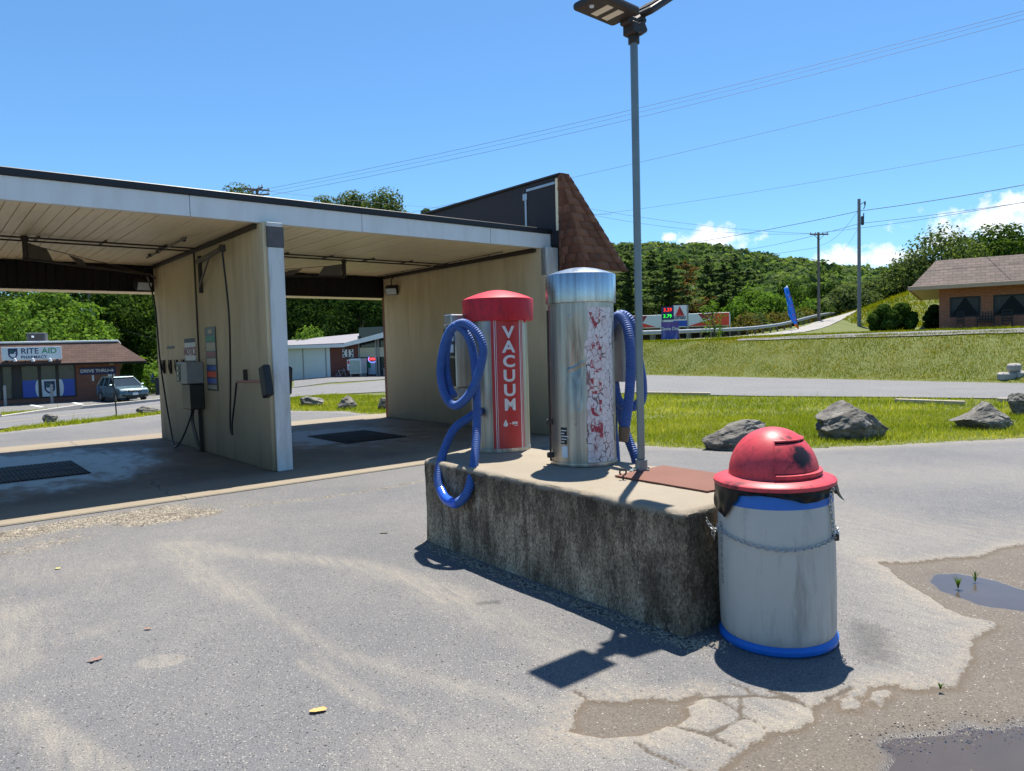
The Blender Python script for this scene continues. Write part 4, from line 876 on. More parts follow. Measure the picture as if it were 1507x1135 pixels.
# ------------------------------------------------------------------ vacuums
def cylpatch(C0, r, fdir, a0, a1, z0, z1, na=24, nz=40, disp=None, th=.0015, off=.002):
    mb = MB(); V = []; F = []
    for i in range(na+1):
        for j in range(nz+1):
            a = a0+(a1-a0)*i/na; z = z0+(z1-z0)*j/nz; rr_ = r+off+(disp(a, z) if disp else 0)
            V.append(C0+Vector((math.cos(fdir+a)*rr_, math.sin(fdir+a)*rr_, z)))
    for i in range(na):
        for j in range(nz): F.append([i*(nz+1)+j, (i+1)*(nz+1)+j, (i+1)*(nz+1)+j+1, i*(nz+1)+j+1])
    mb.add(V, F, 0, True); return mb
def cyltext(txt, size, C0, r, fdir, a, z, off=.0045, bold=0., xs=1.):
    v, f = text_data(txt, size, 0, bold, cuts=.012); mb = MB()
    mb.add([C0+Vector((math.cos(fdir+a+p.x*xs/r)*(r+off), math.sin(fdir+a+p.x*xs/r)*(r+off), z+p.y)) for p in v], f); return mb
def ribbed(pts, r, step=.009, seg=14, amp=.0026):
    P = resample(smooth_path(pts, 24), step); return MB().tube(P, [r+(amp if i % 2 else -amp) for i in range(len(P))], seg)
# red topped vacuum
RC = D(738.5, 664, 6.56); RC.z = BZ+.002; RR_ = .262; RF = math.atan2(-RC.y, -RC.x)
rv = thing('vacuum', 'stainless vacuum with a red dome cap and a red stripe lettered VACUUM', 'vacuum', RC)
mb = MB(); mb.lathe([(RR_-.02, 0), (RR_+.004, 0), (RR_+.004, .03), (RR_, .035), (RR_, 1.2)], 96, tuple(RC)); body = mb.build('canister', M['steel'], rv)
mb = MB(); prof = [(RR_, 1.16), (.312, 1.16), (.318, 1.165), (.322, 1.345), (.318, 1.356)]+[(.318*(1-k/12)**.93, 1.358+.085*(1-(1-k/12)**1.55)) for k in range(1, 13)]
mb.lathe(prof, 96, tuple(RC)); mb.build('dome_cap', M['redcap'], rv)
mb = MB(); mb.box(RC+Vector((.235, -.215, 1.15)), (.02, .02, .03), .004); mb.build('cap_latch', M['redcap'], rv)
sd0, sd1 = R(-15), R(52)
dec = cylpatch(RC, RR_, RF, sd0, sd1, .012, 1.165).build('decal', M['decal'], rv)
mb = MB()
for a, w_ in ((-9, .006), (-5.5, .004), (43, .01), (47.5, .005)):
    q = cylpatch(RC, RR_, RF, R(a), R(a)+w_/RR_, .015, 1.16, 2, 24, off=.0036); mb.add(q.v, q.f, 0, True)
mb.build('pinstripe', M['letters'], dec)
for i, ch in enumerate('VACUUM'):
    cyltext(ch, .142, RC, RR_, RF, R(19), 1.05-.127*i, bold=.0045, xs=1.15 if ch != 'M' else 1.0).build('letter', M['letters'], dec)
# droplet emblem and a short worn line of print
dv = [(0, .036), (.012, .012), (.02, -.006), (.017, -.02), (.008, -.027), (-.008, -.027), (-.017, -.02), (-.02, -.006), (-.012, .012)]
mb = MB(); aa = R(9); mb.add([RC+Vector((math.cos(RF+aa+x/RR_)*(RR_+.005), math.sin(RF+aa+x/RR_)*(RR_+.005), .255+z)) for x, z in dv], [list(range(9))]); mb.build('droplet_emblem', M['letters'], dec)
mb = MB()
for x0, x1, z0, z1 in ((.035, .05, .25, .256), (.06, .075, .244, .268), (.078, .092, .246, .268), (.095, .11, .244, .266), (.075, .115, .232, .237)):
    q = cylpatch(RC, RR_, RF, aa+x0/RR_, aa+x1/RR_, z0, z1, 3, 1, off=.0046); mb.add(q.v, q.f)
mb.build('worn_print', M['letters'], dec)
# coin box on the left of the red vacuum
CBc = RC+Vector((-.345, -.12, .86)); rotb = Matrix.Rotation(math.atan2(.61, .79), 3, 'Z')   # local x = E2, local y = E1
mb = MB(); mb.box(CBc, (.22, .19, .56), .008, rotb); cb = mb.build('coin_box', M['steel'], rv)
mb = MB(); mb.box(CBc+rotb @ Vector((.16, .02, .05)), (.12, .1, .3), .006, rotb); mb.build('mounting_bracket', M['steel'], cb)
def cbface(y0, y1, z0, z1, mat, name, d=.003):   # on the face turned to the left front (local -x)
    m_ = MB(); m_.box(CBc+rotb @ Vector((-.112-d/2, (y0+y1)/2, (z0+z1)/2)), (d, y1-y0, z1-z0), 0, rotb); return m_.build(name, mat, cb)
cbface(-.085, .085, .0, .24, M['panel'], 'instruction_panel'); cbface(-.085, .085, -.265, -.02, M['panel'], 'lower_panel')
cbface(-.075, -.03, .13, .18, M['sign_white'], 'decal_label', .005); cbface(-.07, -.0, .03, .1, M['sign_white'], 'decal_label', .005)
for y in (-.01, .02, .05): cbface(y, y+.018, .13, .17, M['boxgrey'], 'coin_slot', .005)
cbface(-.07, .07, -.008, .0, M['flash'], 'divider_strip', .008)
mb = MB(); mb.box(CBc+rotb @ Vector((-.05, -.0, .32)), (.15, .12, .09), .008, rotb); mb.build('hose_hook', M['flash'], cb)
mb = MB(); mb.box(CBc+rotb @ Vector((0, -.03, -.33)), (.16, .1, .1), .006, rotb); mb.build('lower_bracket', M['boxgrey'], cb)
# hose
hd = 6.18
pts = [D(716, 604, 6.5), D(703, 607, 6.33), D(690, 615, 6.2), D(668, 632, 6.1), D(653, 664, 6.0), D(645, 700, 5.84), D(648, 719, 5.74), D(656, 734, 5.64), D(667.5, 740.5, 5.55), D(679, 736.5, 5.49), D(688, 724, 5.47), D(694, 704, 5.53), D(700, 660, 5.76), D(702, 612, 5.95), D(701, 568, 6.0), D(698, 530, 6.0), D(692, 502, 5.99), D(681, 485, 6.0), D(668, 481, 6.04), D(655, 503, 6.16), D(648, 545, 6.22), D(654, 580, 6.18), D(669, 597, 6.06), D(688, 584, 5.95), D(703, 554, 5.89), D(711, 520, 5.87), D(706, 496, 5.89), D(693, 481, 5.93), D(679, 476, 5.99), D(663, 488, 6.12), D(656, 525, 6.27), D(660, 565, 6.27), D(668, 584, 6.2)]
hz = ribbed(pts, .035).build('suction_hose', M['hose'], rv)
hp = [Vector(p) for p in pts]
mb = MB(); a, b = D(668, 740.5, 5.5), D(649, 722, 5.7); mb.tube(smooth_path([D(674, 739.5, 5.515), D(667.5, 740.5, 5.55), D(656, 734, 5.64), D(649, 721, 5.73)], 10), .039, 16); mb.build('hose_nozzle', simple('shiny_blue_nozzle', (.03, .12, .6), .22, 0, .12, 6), hz)
# stainless vacuum
SC = Vector((.555, 5.66, BZ+.002)); SR = .253; SF = math.atan2(-SC.y, -SC.x)
DCR = [([(-.42, .74), (-.16, .765), (.1, .8)], .008), ([(-.36, 1.14), (-.3, .95), (-.42, .74), (-.3, .6), (-.24, .34)], .006), ([(.1, .8), (-.02, .66), (-.12, .45)], -.005)]
def dent(a, z):
    def tri(x): return max(0, 1-abs(x))
    f_ = tri((z-.76)/(.42 if z > .76 else .34))**1.35
    d = -.045*math.exp(-((a+.16)/(.24 if a > -.16 else .34))**2)*f_
    d += -.02*math.exp(-((a-.4)/.17)**2)*tri((z-.56)/.11)
    d += -.004*math.sin(a*7+z*2.5)*tri((z-.6)/.6)*tri(a/1.1)
    for pl, am in DCR:
        m = 9.
        for (x0, z0), (x1, z1) in zip(pl, pl[1:]):
            ex, ez = x1-x0, z1-z0; t_ = min(1, max(0, ((a-x0)*ex+(z-z0)*ez)/(ex*ex+ez*ez))); m = min(m, math.hypot((a-x0-t_*ex)*SR, z-z0-t_*ez))
        d += am*max(0, 1-m/.02)
    return d
sv = thing('vacuum', 'tall dented stainless vacuum with a crazed white decal strip and steel cap', 'vacuum', SC)
V = []; F = []; na, nz = 320, 200
for j in range(nz+1):
    for i in range(na):
        a = 2*PI*i/na; a = a-2*PI if a > PI else a; z = 1.27*j/nz; r_ = SR+dent(a, z); V.append(SC+Vector((math.cos(SF+a)*r_, math.sin(SF+a)*r_, z)))
for j in range(nz):
    for i in range(na): F.append([j*na+i, j*na+(i+1) % na, (j+1)*na+(i+1) % na, (j+1)*na+i])
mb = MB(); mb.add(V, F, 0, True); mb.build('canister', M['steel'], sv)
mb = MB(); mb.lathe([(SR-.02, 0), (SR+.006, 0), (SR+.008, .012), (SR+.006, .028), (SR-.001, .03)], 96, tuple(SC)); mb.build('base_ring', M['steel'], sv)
mb = MB(); prof = [(SR-.01, 1.245), (.262, 1.245), (.272, 1.248), (.273, 1.26), (.273, 1.458), (.27, 1.465)]+[(.27*(1-k/14), 1.465+.062*(1-(1-k/14)**1.8)) for k in range(1, 15)]
mb.lathe(prof, 128, tuple(SC)); mb.build('cap', M['steel_cap'], sv)
def wob(z): return .02*math.sin(z*19)+.012*math.sin(z*47+1)
mbd = MB(); V = []; F = []; na, nz = 40, 110
for i in range(na+1):
    for j in range(nz+1):
        z = .035+(1.205-.035)*j/nz; a0 = R(6)+wob(z)+(.09 if z > .95 else 0)+(.1*max(0, 1-abs(z-.56)/.1)); a1 = R(66)
        a = a0+(a1-a0)*i/na; r_ = SR+.0022+dent(a, z); V.append(SC+Vector((math.cos(SF+a)*r_, math.sin(SF+a)*r_, z)))
for i in range(na):
    for j in range(nz): F.append([i*(nz+1)+j, (i+1)*(nz+1)+j, (i+1)*(nz+1)+j+1, i*(nz+1)+j+1])
mbd.add(V, F, 0, True); pdl = mbd.build('peeling_decal', M['peel'], sv)
t_ = NT('broken_red_lettering'); p_ = t_.obj(); nn_ = t_.noise(14, p_, 6, .75); pc_ = t_.mix(t_.step(nn_, .5, .53), (.34, .035, .055), (.68, .63, .62)); t_.bsdf(pc_, .55); M['redfrag'] = t_.m
for i, chh in enumerate('VACUUM'):
    v, f = text_data(chh, .16, 0, .006, cuts=.01); mb = MB(); a_ = R(24); z_ = 1.1-.165*i; W_ = []
    for p in v: a = a_+p.x*.85/SR; z = z_+p.y; r_ = SR+.0042+dent(a, z); W_.append(SC+Vector((math.cos(SF+a)*r_, math.sin(SF+a)*r_, z)))
    mb.add(W_, f); mb.build('worn_letter', M['redfrag'], pdl, fix=False)
cylpatch(SC, SR, SF, R(-43), R(-30), .17, .3, 6, 6, dent, off=.0025).build('serial_label', M['black'], sv)
cylpatch(SC, SR, SF, R(-41), R(-29), .07, .155, 6, 6, dent, off=.0025).build('white_label', M['sign_white'], sv)
mb = MB()
for i in range(5):
    q = cylpatch(SC, SR, SF, R(-42), R(-42)+(.03+.02*((i*7) % 3))/SR, .185+i*.022, .192+i*.022, 4, 1, dent, off=.0035); mb.add(q.v, q.f)
mb.build('label_print', M['letters'], sv)
mb = MB(); hx = SF-R(80); hp0 = SC+Vector((math.cos(hx)*(SR+.012), math.sin(hx)*(SR+.012), 0)); mb.tube([hp0+Vector((0, 0, .02)), hp0+Vector((0, 0, 1.2))], .008, 8)
mb.build('door_edge', M['dkmetal'], sv); mb = MB()
for z in (.07, .33): mb.box(hp0+Vector((-.005, -.02, z)), (.05, .05, .04), .006); mb.bar(hp0+Vector((-.025, -.03, z)), hp0+Vector((.04, -.05, z)), .008)
mb.build('latch', M['dkmetal'], sv)
mb = MB(); mb.box(D(913, 517, 5.98), (.16, .22, .5), .012, Matrix.Rotation(R(38), 3, 'Z')); mb.build('coin_box', M['boxgrey'], sv)
hA = ribbed([D(892, 500, 5.9), D(901, 474, 5.86), D(912, 466, 5.78), D(923, 482, 5.66), D(928, 520, 5.58), D(927, 570, 5.56), D(922, 612, 5.56), D(919, 632, 5.57)], .039).build('suction_hose', M['hose2'], sv)
ribbed([D(894, 500, 5.95), D(908, 466, 5.95), D(924, 468, 5.92), D(934, 492, 5.9), D(940, 530, 5.9), D(945, 562, 5.88), D(944, 588, 5.86), D(933, 598, 5.84), D(918, 598, 5.86), D(908, 585, 5.92), D(903, 560, 6.0), D(902, 620, 6.0), D(905, 660, 5.98), D(907, 690, 5.95)], .039).build('suction_hose', M['hose2'], sv)
ribbed([D(907, 590, 6.05), D(914, 615, 5.95), D(924, 645, 5.85), D(933, 668, 5.78), D(937, 684, 5.76)], .036).build('suction_hose', M['hose2'], sv)
mb = MB(); p0, p1 = D(919, 628, 5.57), D(917.5, 650, 5.57); mb.tube([p0, p0.lerp(p1, .1), p0.lerp(p1, .5), p1], [.043, .046, .043, .037], 20); mb.build('hose_cuff', M['cuff'], hA)
# small anchor bits on the island
# ------------------------------------------------------------------ lamp post
LPx = G(944, 694, BZ); LT = 3.87
lp = thing('lamp_post', 'tall galvanised lamp post with two dark LED heads on the concrete block', 'lamp post', LPx)
mb = MB(); mb.lathe([(.085, 0), (.085, .008), (.045, .01), (.043, .085), (.032, .09)], 24, tuple(LPx+Vector((0, 0, .003))))
for k in range(4): mb.lathe([(.011, .008), (.011, .022), (.001, .024)], 6, tuple(LPx+Vector((.066*math.cos(k*PI/2+.6), .066*math.sin(k*PI/2+.6), .003))))
mb.build('base_flange', M['galv'], lp)
mb = MB(); top = Vector((LPx.x, LPx.y, LT)); mb.tube([LPx+Vector((0, 0, .05)), top], .027, 24); mb.build('pole', M['galv'], lp)
mb = MB(); mb.tube([top-Vector((0, 0, .14)), top-Vector((0, 0, .02)), top+Vector((0, 0, .02))], [.04, .04, .032], 16); mb.tube([top-Vector((0, 0, .1)), top-Vector((0, 0, .1))-U*.02-Vv*.09], .01, 6); mb.build('collar', M['fixture'], lp)
def head(sgn, tilt, name):
    d = (U*sgn*math.cos(tilt)+Vector((0, 0, math.sin(tilt)))).normalized(); s = Vv*1.0; n = d.cross(s).normalized(); n = n if n.z > 0 else -n
    o = top+Vector((0, 0, .0)); rot = Matrix((d, s, n)).transposed()
    if rot.determinant() < 0: s = -s; rot = Matrix((d, s, n)).transposed()
    h = MB(); h.box(o+d*.275+n*.02, (.40, .255, .05), .022, rot, seg=2); hd_ = h.build('lamp_head', M['fixture'], lp)
    h = MB()
    for i in range(12): h.box(o+d*(.14+i*.018)+n*.046, (.008, .2, .02), 0, rot)
    h.build('heat_fins', M['fixture'], hd_)
    h = MB(); h.box(o+d*.05-n*.005, (.12, .075, .07), .012, rot); h.box(o+d*.02-n*.05, (.09, .1, .09), .012, rot); h.build('slip_fitter', M['fixture'], hd_)
    for k in (0, 1):
        h = MB(); h.box(o+d*(.215+k*.105)-n*.0065, (.058, .155, .006), .002, rot); h.build('led_panel', M['led'], hd_)
    h = MB(); h.lathe([(.001, -.012), (.014, -.01), (.018, 0)], 16, (0, 0, 0), M=Matrix.Translation(o+d*.42-n*.004) @ rot.to_4x4()); h.build('photocell', M['sign_white'], hd_)
head(-1, R(1), 'a'); head(1, R(34), 'b')
# ------------------------------------------------------------------ litter drum
DC = Vector((1.425, 3.885, 0)); tilt = Matrix.Translation(DC) @ Matrix.Rotation(R(-1.2), 4, 'Y') @ Matrix.Rotation(R(.6), 4, 'X')
dr = thing('litter_drum', 'grey white plastic drum litter bin with blue bands and scuffed red dome lid', 'litter bin', DC)
def zup(z): return z+.055*min(1, max(0, (z-.45)/.26))
def Lm(mb): mb.v = [tilt @ Vector((p.x, p.y, zup(p.z))) for p in mb.v]; return mb
mb = MB(); mb.lathe([(.29, .055), (.298, .07), (.3, .1), (.303, .3), (.302, .5), (.298, .68), (.294, .715)], 96); Lm(mb).build('drum_body', M['drum'], dr)
mb = MB(); mb.lathe([(.27, .006), (.298, .006), (.308, .016), (.309, .034), (.3, .046), (.292, .056)], 96); Lm(mb).build('bottom_band', M['blueband'], dr)
mb = MB(); mb.lathe([(.293, .712), (.296, .714), (.295, .76), (.288, .8), (.27, .806)], 96); Lm(mb).build('top_band', M['blueband'], dr)
ld = MB(); ld.lathe([(.24, .818), (.308, .803), (.315, .807), (.315, .825), (.309, .831), (.26, .846), (.238, .852), (.232, .862)], 96); lid = Lm(ld).build('lid_flange', M['lid'], dr)
DRr, DRz = .234, .25
camdir = math.atan2(-DC.y, -DC.x)
def sph(a, e, k=1.): return Vector((math.cos(a)*math.cos(e)*DRr*k, math.sin(a)*math.cos(e)*DRr*k, .85+math.sin(e)*DRz*k))
f0, f1 = camdir+R(2), camdir+R(128); e0_, e1_ = R(6), R(52)
V = []; F = []; na, ne = 120, 40
for i in range(na):
    for j in range(ne+1): V.append(sph(camdir+R(2)+2*PI*i/na, (PI/2)*j/ne*.998))
for i in range(na):
    for j in range(ne):
        a = R(2)+2*PI*(i+.5)/na; e = PI/2*(j+.5)/ne
        if R(2)+camdir <= camdir+a <= f1 and .10 < e < R(50): continue
        F.append([i*(ne+1)+j, ((i+1) % na)*(ne+1)+j, ((i+1) % na)*(ne+1)+j+1, i*(ne+1)+j+1])
mb = MB(); mb.add(V, F, 0, True); dome = Lm(mb).build('dome', M['lid'], dr)
V = []; F = []; na, ne = 40, 22
for i in range(na+1):
    for j in range(ne+1):
        a = f0-R(1)+(f1-f0+R(1))*i/na; e = R(8)+(R(47)-R(8))*j/ne; V.append(sph(a, e, .985 if a < f0+R(100) else .965))
for i in range(na):
    for j in range(ne): F.append([i*(ne+1)+j, (i+1)*(ne+1)+j, (i+1)*(ne+1)+j+1, i*(ne+1)+j+1])
def thick(V, F, k):
    n = len(V); c = Vector((0, 0, .85)); W_ = [c+(p-c)*k for p in V]; from collections import Counter
    ec = Counter(); 
    for f in F:
        for x, y in zip(f, f[1:]+f[:1]): ec[tuple(sorted((x, y)))] += 1
    G_ = [list(f) for f in F]+[[i+n for i in f[::-1]] for f in F]
    for (x, y), c_ in ec.items():
        if c_ == 1: G_.append([x, y, y+n, x+n])
    return V+W_, G_
mb = MB(); tv, tf = thick(V, F, .965); mb.add(tv, tf, 0, True); Lm(mb).build('push_flap', M['lid'], dome)
# ledge under the flap, raised rim round its opening, shadow box behind
mb = MB(); V = []; F = []
for i in range(41):
    a = f0+(f1-f0)*i/40
    for k, e in ((.97, .02), (1.05, .03), (1.055, .1), (.97, .115)): V.append(Vector((math.cos(a)*DRr*k, math.sin(a)*DRr*k, .85+e*DRz*1.1)))
for i in range(40):
    for k in range(4): F.append([i*4+k, (i+1)*4+k, (i+1)*4+(k+1) % 4, i*4+(k+1) % 4])
F += [[0, 1, 2, 3], [160, 163, 162, 161]]
mb.add(V, F, 0, False); Lm(mb).build('flap_ledge', M['lid'], dome)
mb = MB(); rim = [sph(f0+(f1-f0)*i/40, R(50)+.0, 1.004) for i in range(41)]; mb.tube(rim, .0055, 8); mb.tube([sph(f0, R(8)+(R(50)-R(8))*i/20, 1.004) for i in range(21)], .0045, 8); Lm(mb).build('opening_rim', M['lid'], dome)
mb = MB(); V = [sph(a, e, .90) for a in np.linspace(0, 2*PI, 40) for e in np.linspace(0, 1.5, 12)]; F = [[i*12+j, ((i+1) % 40)*12+j, ((i+1) % 40)*12+j+1, i*12+j+1] for i in range(39) for j in range(11)]; mb.add(V, F, 0, True); Lm(mb).build('inner_shade_shell', M['black'], dome)  # added black shell, paints the shade inside the dome opening
# bin bag folded over the rim
V = []; F = []; na, nz = 160, 14
for i in range(na):
    a = 2*PI*i/na; rel = math.degrees((a-camdir+PI) % (2*PI)-PI)
    drop = .056+.016*math.sin(a*4)+.003*math.sin(a*13+1)+.095*math.exp(-((rel+66)/24)**4)+.06*math.exp(-((rel-88)/10)**2)
    if -34 < rel < 70: drop *= .8+.2*math.sin(rel*.06)
    for j in range(nz+1):
        s = j/nz; r_ = .3095+.004*math.sin(a*23+s*4)*s+.006*math.sin(a*11-s*6)*s+.03*math.exp(-((rel-88)/9)**2)*s; V.append(Vector((math.cos(a)*r_, math.sin(a)*r_, .815-drop*s)))
for i in range(na):
    for j in range(nz): F.append([i*(nz+1)+j, ((i+1) % na)*(nz+1)+j, ((i+1) % na)*(nz+1)+j+1, i*(nz+1)+j+1])
mb = MB(); mb.add(V, F, 0, True); Lm(mb).build('bin_bag', M['bag'], dr)
# embossed marks on the drum
mb = MB()
for i in range(9):
    a = camdir-R(64); z = .33+i*.035; v, f = text_data('OUAVARO8O'[i], .034, 0); mb.add([Vector((math.cos(a+p.x/.303)*.3045, math.sin(a+p.x/.303)*.3045, z+p.y)) for p in v], f)
Lm(mb).build('embossed_lettering', M['panel'], dr, fix=False)
# chain holding the drum
def chain(path, name, parent, L=.03):
    P = resample(smooth_path(path, 30), L*.74); mb = MB()
    for i, (a, b) in enumerate(zip(P, P[1:])):
        d = (b-a).normalized(); x, y = frame_for(d); s = x if i % 2 else y; n = d.cross(s); c = (a+b)/2
        mb.tube([c+d*math.cos(q)*L*.5+s*math.sin(q)*L*.3 for q in np.linspace(0, 2*PI, 12)[:-1]], .0028, 6, closed=True)
    return mb.build(name, M['chain'], parent)
ch = thing('chain', 'zinc chain tying the drum litter bin to the concrete block', 'chain', D(1040, 764, 4.02))
def dp(rel, z, k=.311): a = camdir+R(rel); return tilt @ Vector((math.cos(a)*k, math.sin(a)*k, zup(z)+.015*(z < .7)))
chain([D(1038, 762, 4.02), D(1046, 775, 3.98), D(1058, 782, 3.92), dp(-72, .585), dp(-50, .565), dp(-20, .545), dp(10, .535), dp(40, .542), dp(66, .555), dp(88, .568), dp(110, .57)], 'chain_loop', ch)
chain([D(1038, 762, 4.015), D(1043, 770, 3.99), D(1049, 782, 3.98), D(1051, 795, 3.98)], 'chain_tail', ch)
chain([dp(60, .805, .33), dp(62, .78, .309), dp(64, .7, .305), dp(66, .62, .309), dp(67, .56, .312)], 'lid_chain', ch)
mb = MB(); q = dp(70, .556, .315); mb.box(q, (.03, .02, .035), .004); mb.build('padlock', M['dkmetal'], ch)
# ------------------------------------------------------------------ litter on the asphalt
def leaf(px, py, s, col, label, spiky=False, rot=0., name='fallen_leaf', cat='leaf'):
    c = G(px, py); n = 30; V = []
    for i in range(n):
        a = 2*PI*i/n; r_ = s*.85*((.62+.3*math.cos(2*a)+.3*math.cos(5*a)) if spiky else (.5+.4*abs(math.cos(a))**1.6+.06*math.cos(9*a+1))); x, y = r_*math.cos(a+rot), .75*r_*math.sin(a+rot); V.append((c.x+x, c.y+y, .008+.22*abs(y)+.06*max(0, x)))
    mb = MB(); ctr = len(V); V.append((c.x, c.y, .008)); mb.add(V, [[ctr, i, (i+1) % n] for i in range(n)]); o = mb.build(name, simple('dead_leaf', col, .7, 0, .3, 60), None); tag(o, label, cat); return o
leaf(468, 1048, .052, (.5, .3, .1), 'folded yellow-brown leaf lying alone on the near asphalt', False, .4)
leaf(140, 973, .05, (.26, .13, .1), 'curled brown star-shaped leaf lying on the asphalt left of the sandy oval', True, 1)
leaf(217, 927, .03, (.24, .13, .09), 'small reddish brown leaf on the asphalt above the sandy oval')
leaf(85, 838, .028, (.6, .55, .08), 'tiny yellow leaf on the asphalt before the left wash bay')
leaf(565, 785, .05, (.09, .08, .06), 'dark curled leaf on the asphalt left of the concrete block', False, .1)
V, Fp = [], []
peb = MB()
def pebbles(n, fn, s0, s1):
    for i in range(n):
        p = fn(); s = rng.uniform(s0, s1); a = rng.uniform(0, 3); d = [Vector((s*math.cos(a+k*PI/2)*rng.uniform(.7, 1.2), s*math.sin(a+k*PI/2)*rng.uniform(.7, 1.2), 0)) for k in range(4)]; c = Vector((p[0], p[1], p[2] if len(p) > 2 else .0))
        peb.add([c+q for q in d]+[c+Vector((0, 0, s*.9))], [[0, 1, 4], [1, 2, 4], [2, 3, 4], [3, 0, 4]])
def alongpx(pts, wd):
    P = gxy(pts)
    def fn():
        i = rng.randrange(len(P)-1); t_ = rng.random(); return (P[i][0]*(1-t_)+P[i+1][0]*t_+rng.gauss(0, wd), P[i][1]*(1-t_)+P[i+1][1]*t_+rng.gauss(0, wd))
    return fn
pebbles(900, alongpx([(0, 795), (100, 775), (240, 752), (300, 745)], .17), .004, .012)
pebbles(350, alongpx([(300, 745), (470, 734), (630, 707)], .06), .003, .009)
pebbles(900, alongpx([(628, 802), (700, 832), (860, 895), (1010, 948), (1060, 948)], .05), .003, .01)
pebbles(260, lambda: (rng.uniform(-3, 2.4), rng.uniform(2, 7)), .002, .007)
pebbles(260, alongpx([(1290, 1090), (1340, 1070), (1420, 1062), (1507, 1060)], .06), .002, .006)
tag(peb.build('gravel', simple('grit', (.3, .26, .2), .9, 0, .5, 90), None, fix=False), kind='stuff')
def weed(c, n, h, label):
    V = []; F = []; RN = []
    for i in range(n):
        a = rng.uniform(0, 2*PI); b = rng.uniform(.15, .7); hh_ = h*rng.uniform(.5, 1); w_ = .0035; d = Vector((math.cos(a), math.sin(a), 0)); s = Vector((-d.y, d.x, 0))*w_; o = len(V); p1 = c+d*hh_*b*.4+Vector((0, 0, hh_*.6)); p2 = c+d*hh_*b+Vector((0, 0, hh_))
        V += [c-s, c+s, p1+s*.8, p1-s*.8, p2, p2+s*.05]; F += [[o, o+1, o+2, o+3], [o+3, o+2, o+5, o+4]]; RN += [rng.random()]*6
    o = mesh_np('weed', V, F, M['leaf_bright'], None, {'rnd': RN}); tag(o, label, 'weed'); return o
weed(G(1410, 866, -.02), 26, .09, 'green weed tuft standing in the puddle, the bushier of the two')
weed(G(1435, 856, -.02), 9, .1, 'thin weed tuft standing in the puddle, the sparser of the two')
weed(G(1384, 1014, 0), 30, .035, 'low yellow-green weed in the cracked asphalt before the muddy patch')
# ------------------------------------------------------------------ rocks
def rock(px, py, w_, h_, depth, seed, label, rotz=0., flat=0., peak=None, sharp=None, zoff=0., base=None):
    c = base or G(px, py); R_ = random.Random(seed); bm = bmesh.new(); bmesh.ops.create_icosphere(bm, subdivisions=5, radius=1)
    cuts = [(Vector((R_.gauss(0, 1), R_.gauss(0, 1), R_.gauss(.15, .8))).normalized(), R_.uniform(.55, .85)) for _ in range(15)]
    for v in bm.verts:
        p = v.co.copy()
        for n_, k in cuts:
            d = p.dot(n_)-k
            if d > 0: p -= n_*d*.93
        q = p*2.1+Vector((seed*3.1, 0, 0)); p += v.co*(.10*noise.noise(q)+.055*noise.noise(q*2.6)+.035*(abs(noise.noise(q*4.5)))+.014*noise.noise(q*11))
        if sharp: p.x += sharp*max(0, p.z)
        v.co = p
    xs_ = [v.co.x for v in bm.verts]; ys_ = [v.co.y for v in bm.verts]; zs_ = [v.co.z for v in bm.verts]; x0, x1, z0, z1, y0, y1 = min(xs_), max(xs_), min(zs_), max(zs_), min(ys_), max(ys_)
    for v in bm.verts: v.co = Vector(((v.co.x-(x0+x1)/2)/(x1-x0)*w_, (v.co.y-(y0+y1)/2)/(y1-y0)*depth, (v.co.z-z0)/(z1-z0)*h_*1.25-h_*.25))
    if peak is not None:
        for v in bm.verts:
            x = v.co.x/w_*2
            if v.co.z > .2*h_: v.co.z = .2*h_+(v.co.z-.2*h_)*max(.1, 1-(.85 if x > peak else .6)*abs(x-peak)**.9)
    me = bpy.data.meshes.new('boulder'); bm.to_mesh(me); bm.free(); me.materials.append(M['rock'])
    for p in me.polygons: p.use_smooth = False
    o = link('boulder', me); o.location = c+Vector((0, depth*.45, zoff)); o.rotation_euler = (0, 0, rotz); tag(o, label, 'rock', 'boulders along the lot edge'); return o
rock(1088, 664, 1.0, .44, .7, 11, 'low grey boulder on the grass edge behind the red dome lid', .12, sharp=.5)
rock(1276, 650, 1.22, .63, .85, 5, 'largest grey boulder, pointed, alone on the lawn to the right of the drum', 0, sharp=-.1, peak=-.15)
rock(1467, 634, 1.06, .48, .7, 23, 'broad faceted grey boulder at the far right lawn edge', 0, peak=.1)
rock(1516, 613, .5, .46, .5, 31, 'dark upright boulder cut by the right edge of the picture', 0, base=Gt(1514, 613))
rock(69, 625, .46, .27, .35, 8, 'small rounded grey boulder on the grass strip before the pharmacy road', 0, base=Gt(69, 624))
rock(212, 612, .68, .25, .4, 14, 'long low dark boulder on the grass strip in front of the parked car', 0, base=Gt(212, 611))
rock(456, 600, .84, .32, .5, 19, 'long tilted grey boulder seen through the right bay, next to the white pilaster', 0, base=Gt(456, 599), sharp=-.3)
rock(508, 604, .55, .42, .5, 27, 'pale peaked boulder seen in the middle of the right bay opening', 0, peak=.1, base=Gt(508, 603))
rock(562, 605, .5, .36, .5, 33, 'dark boulder seen at the right jamb of the right bay opening', 0, base=Gt(566, 604))
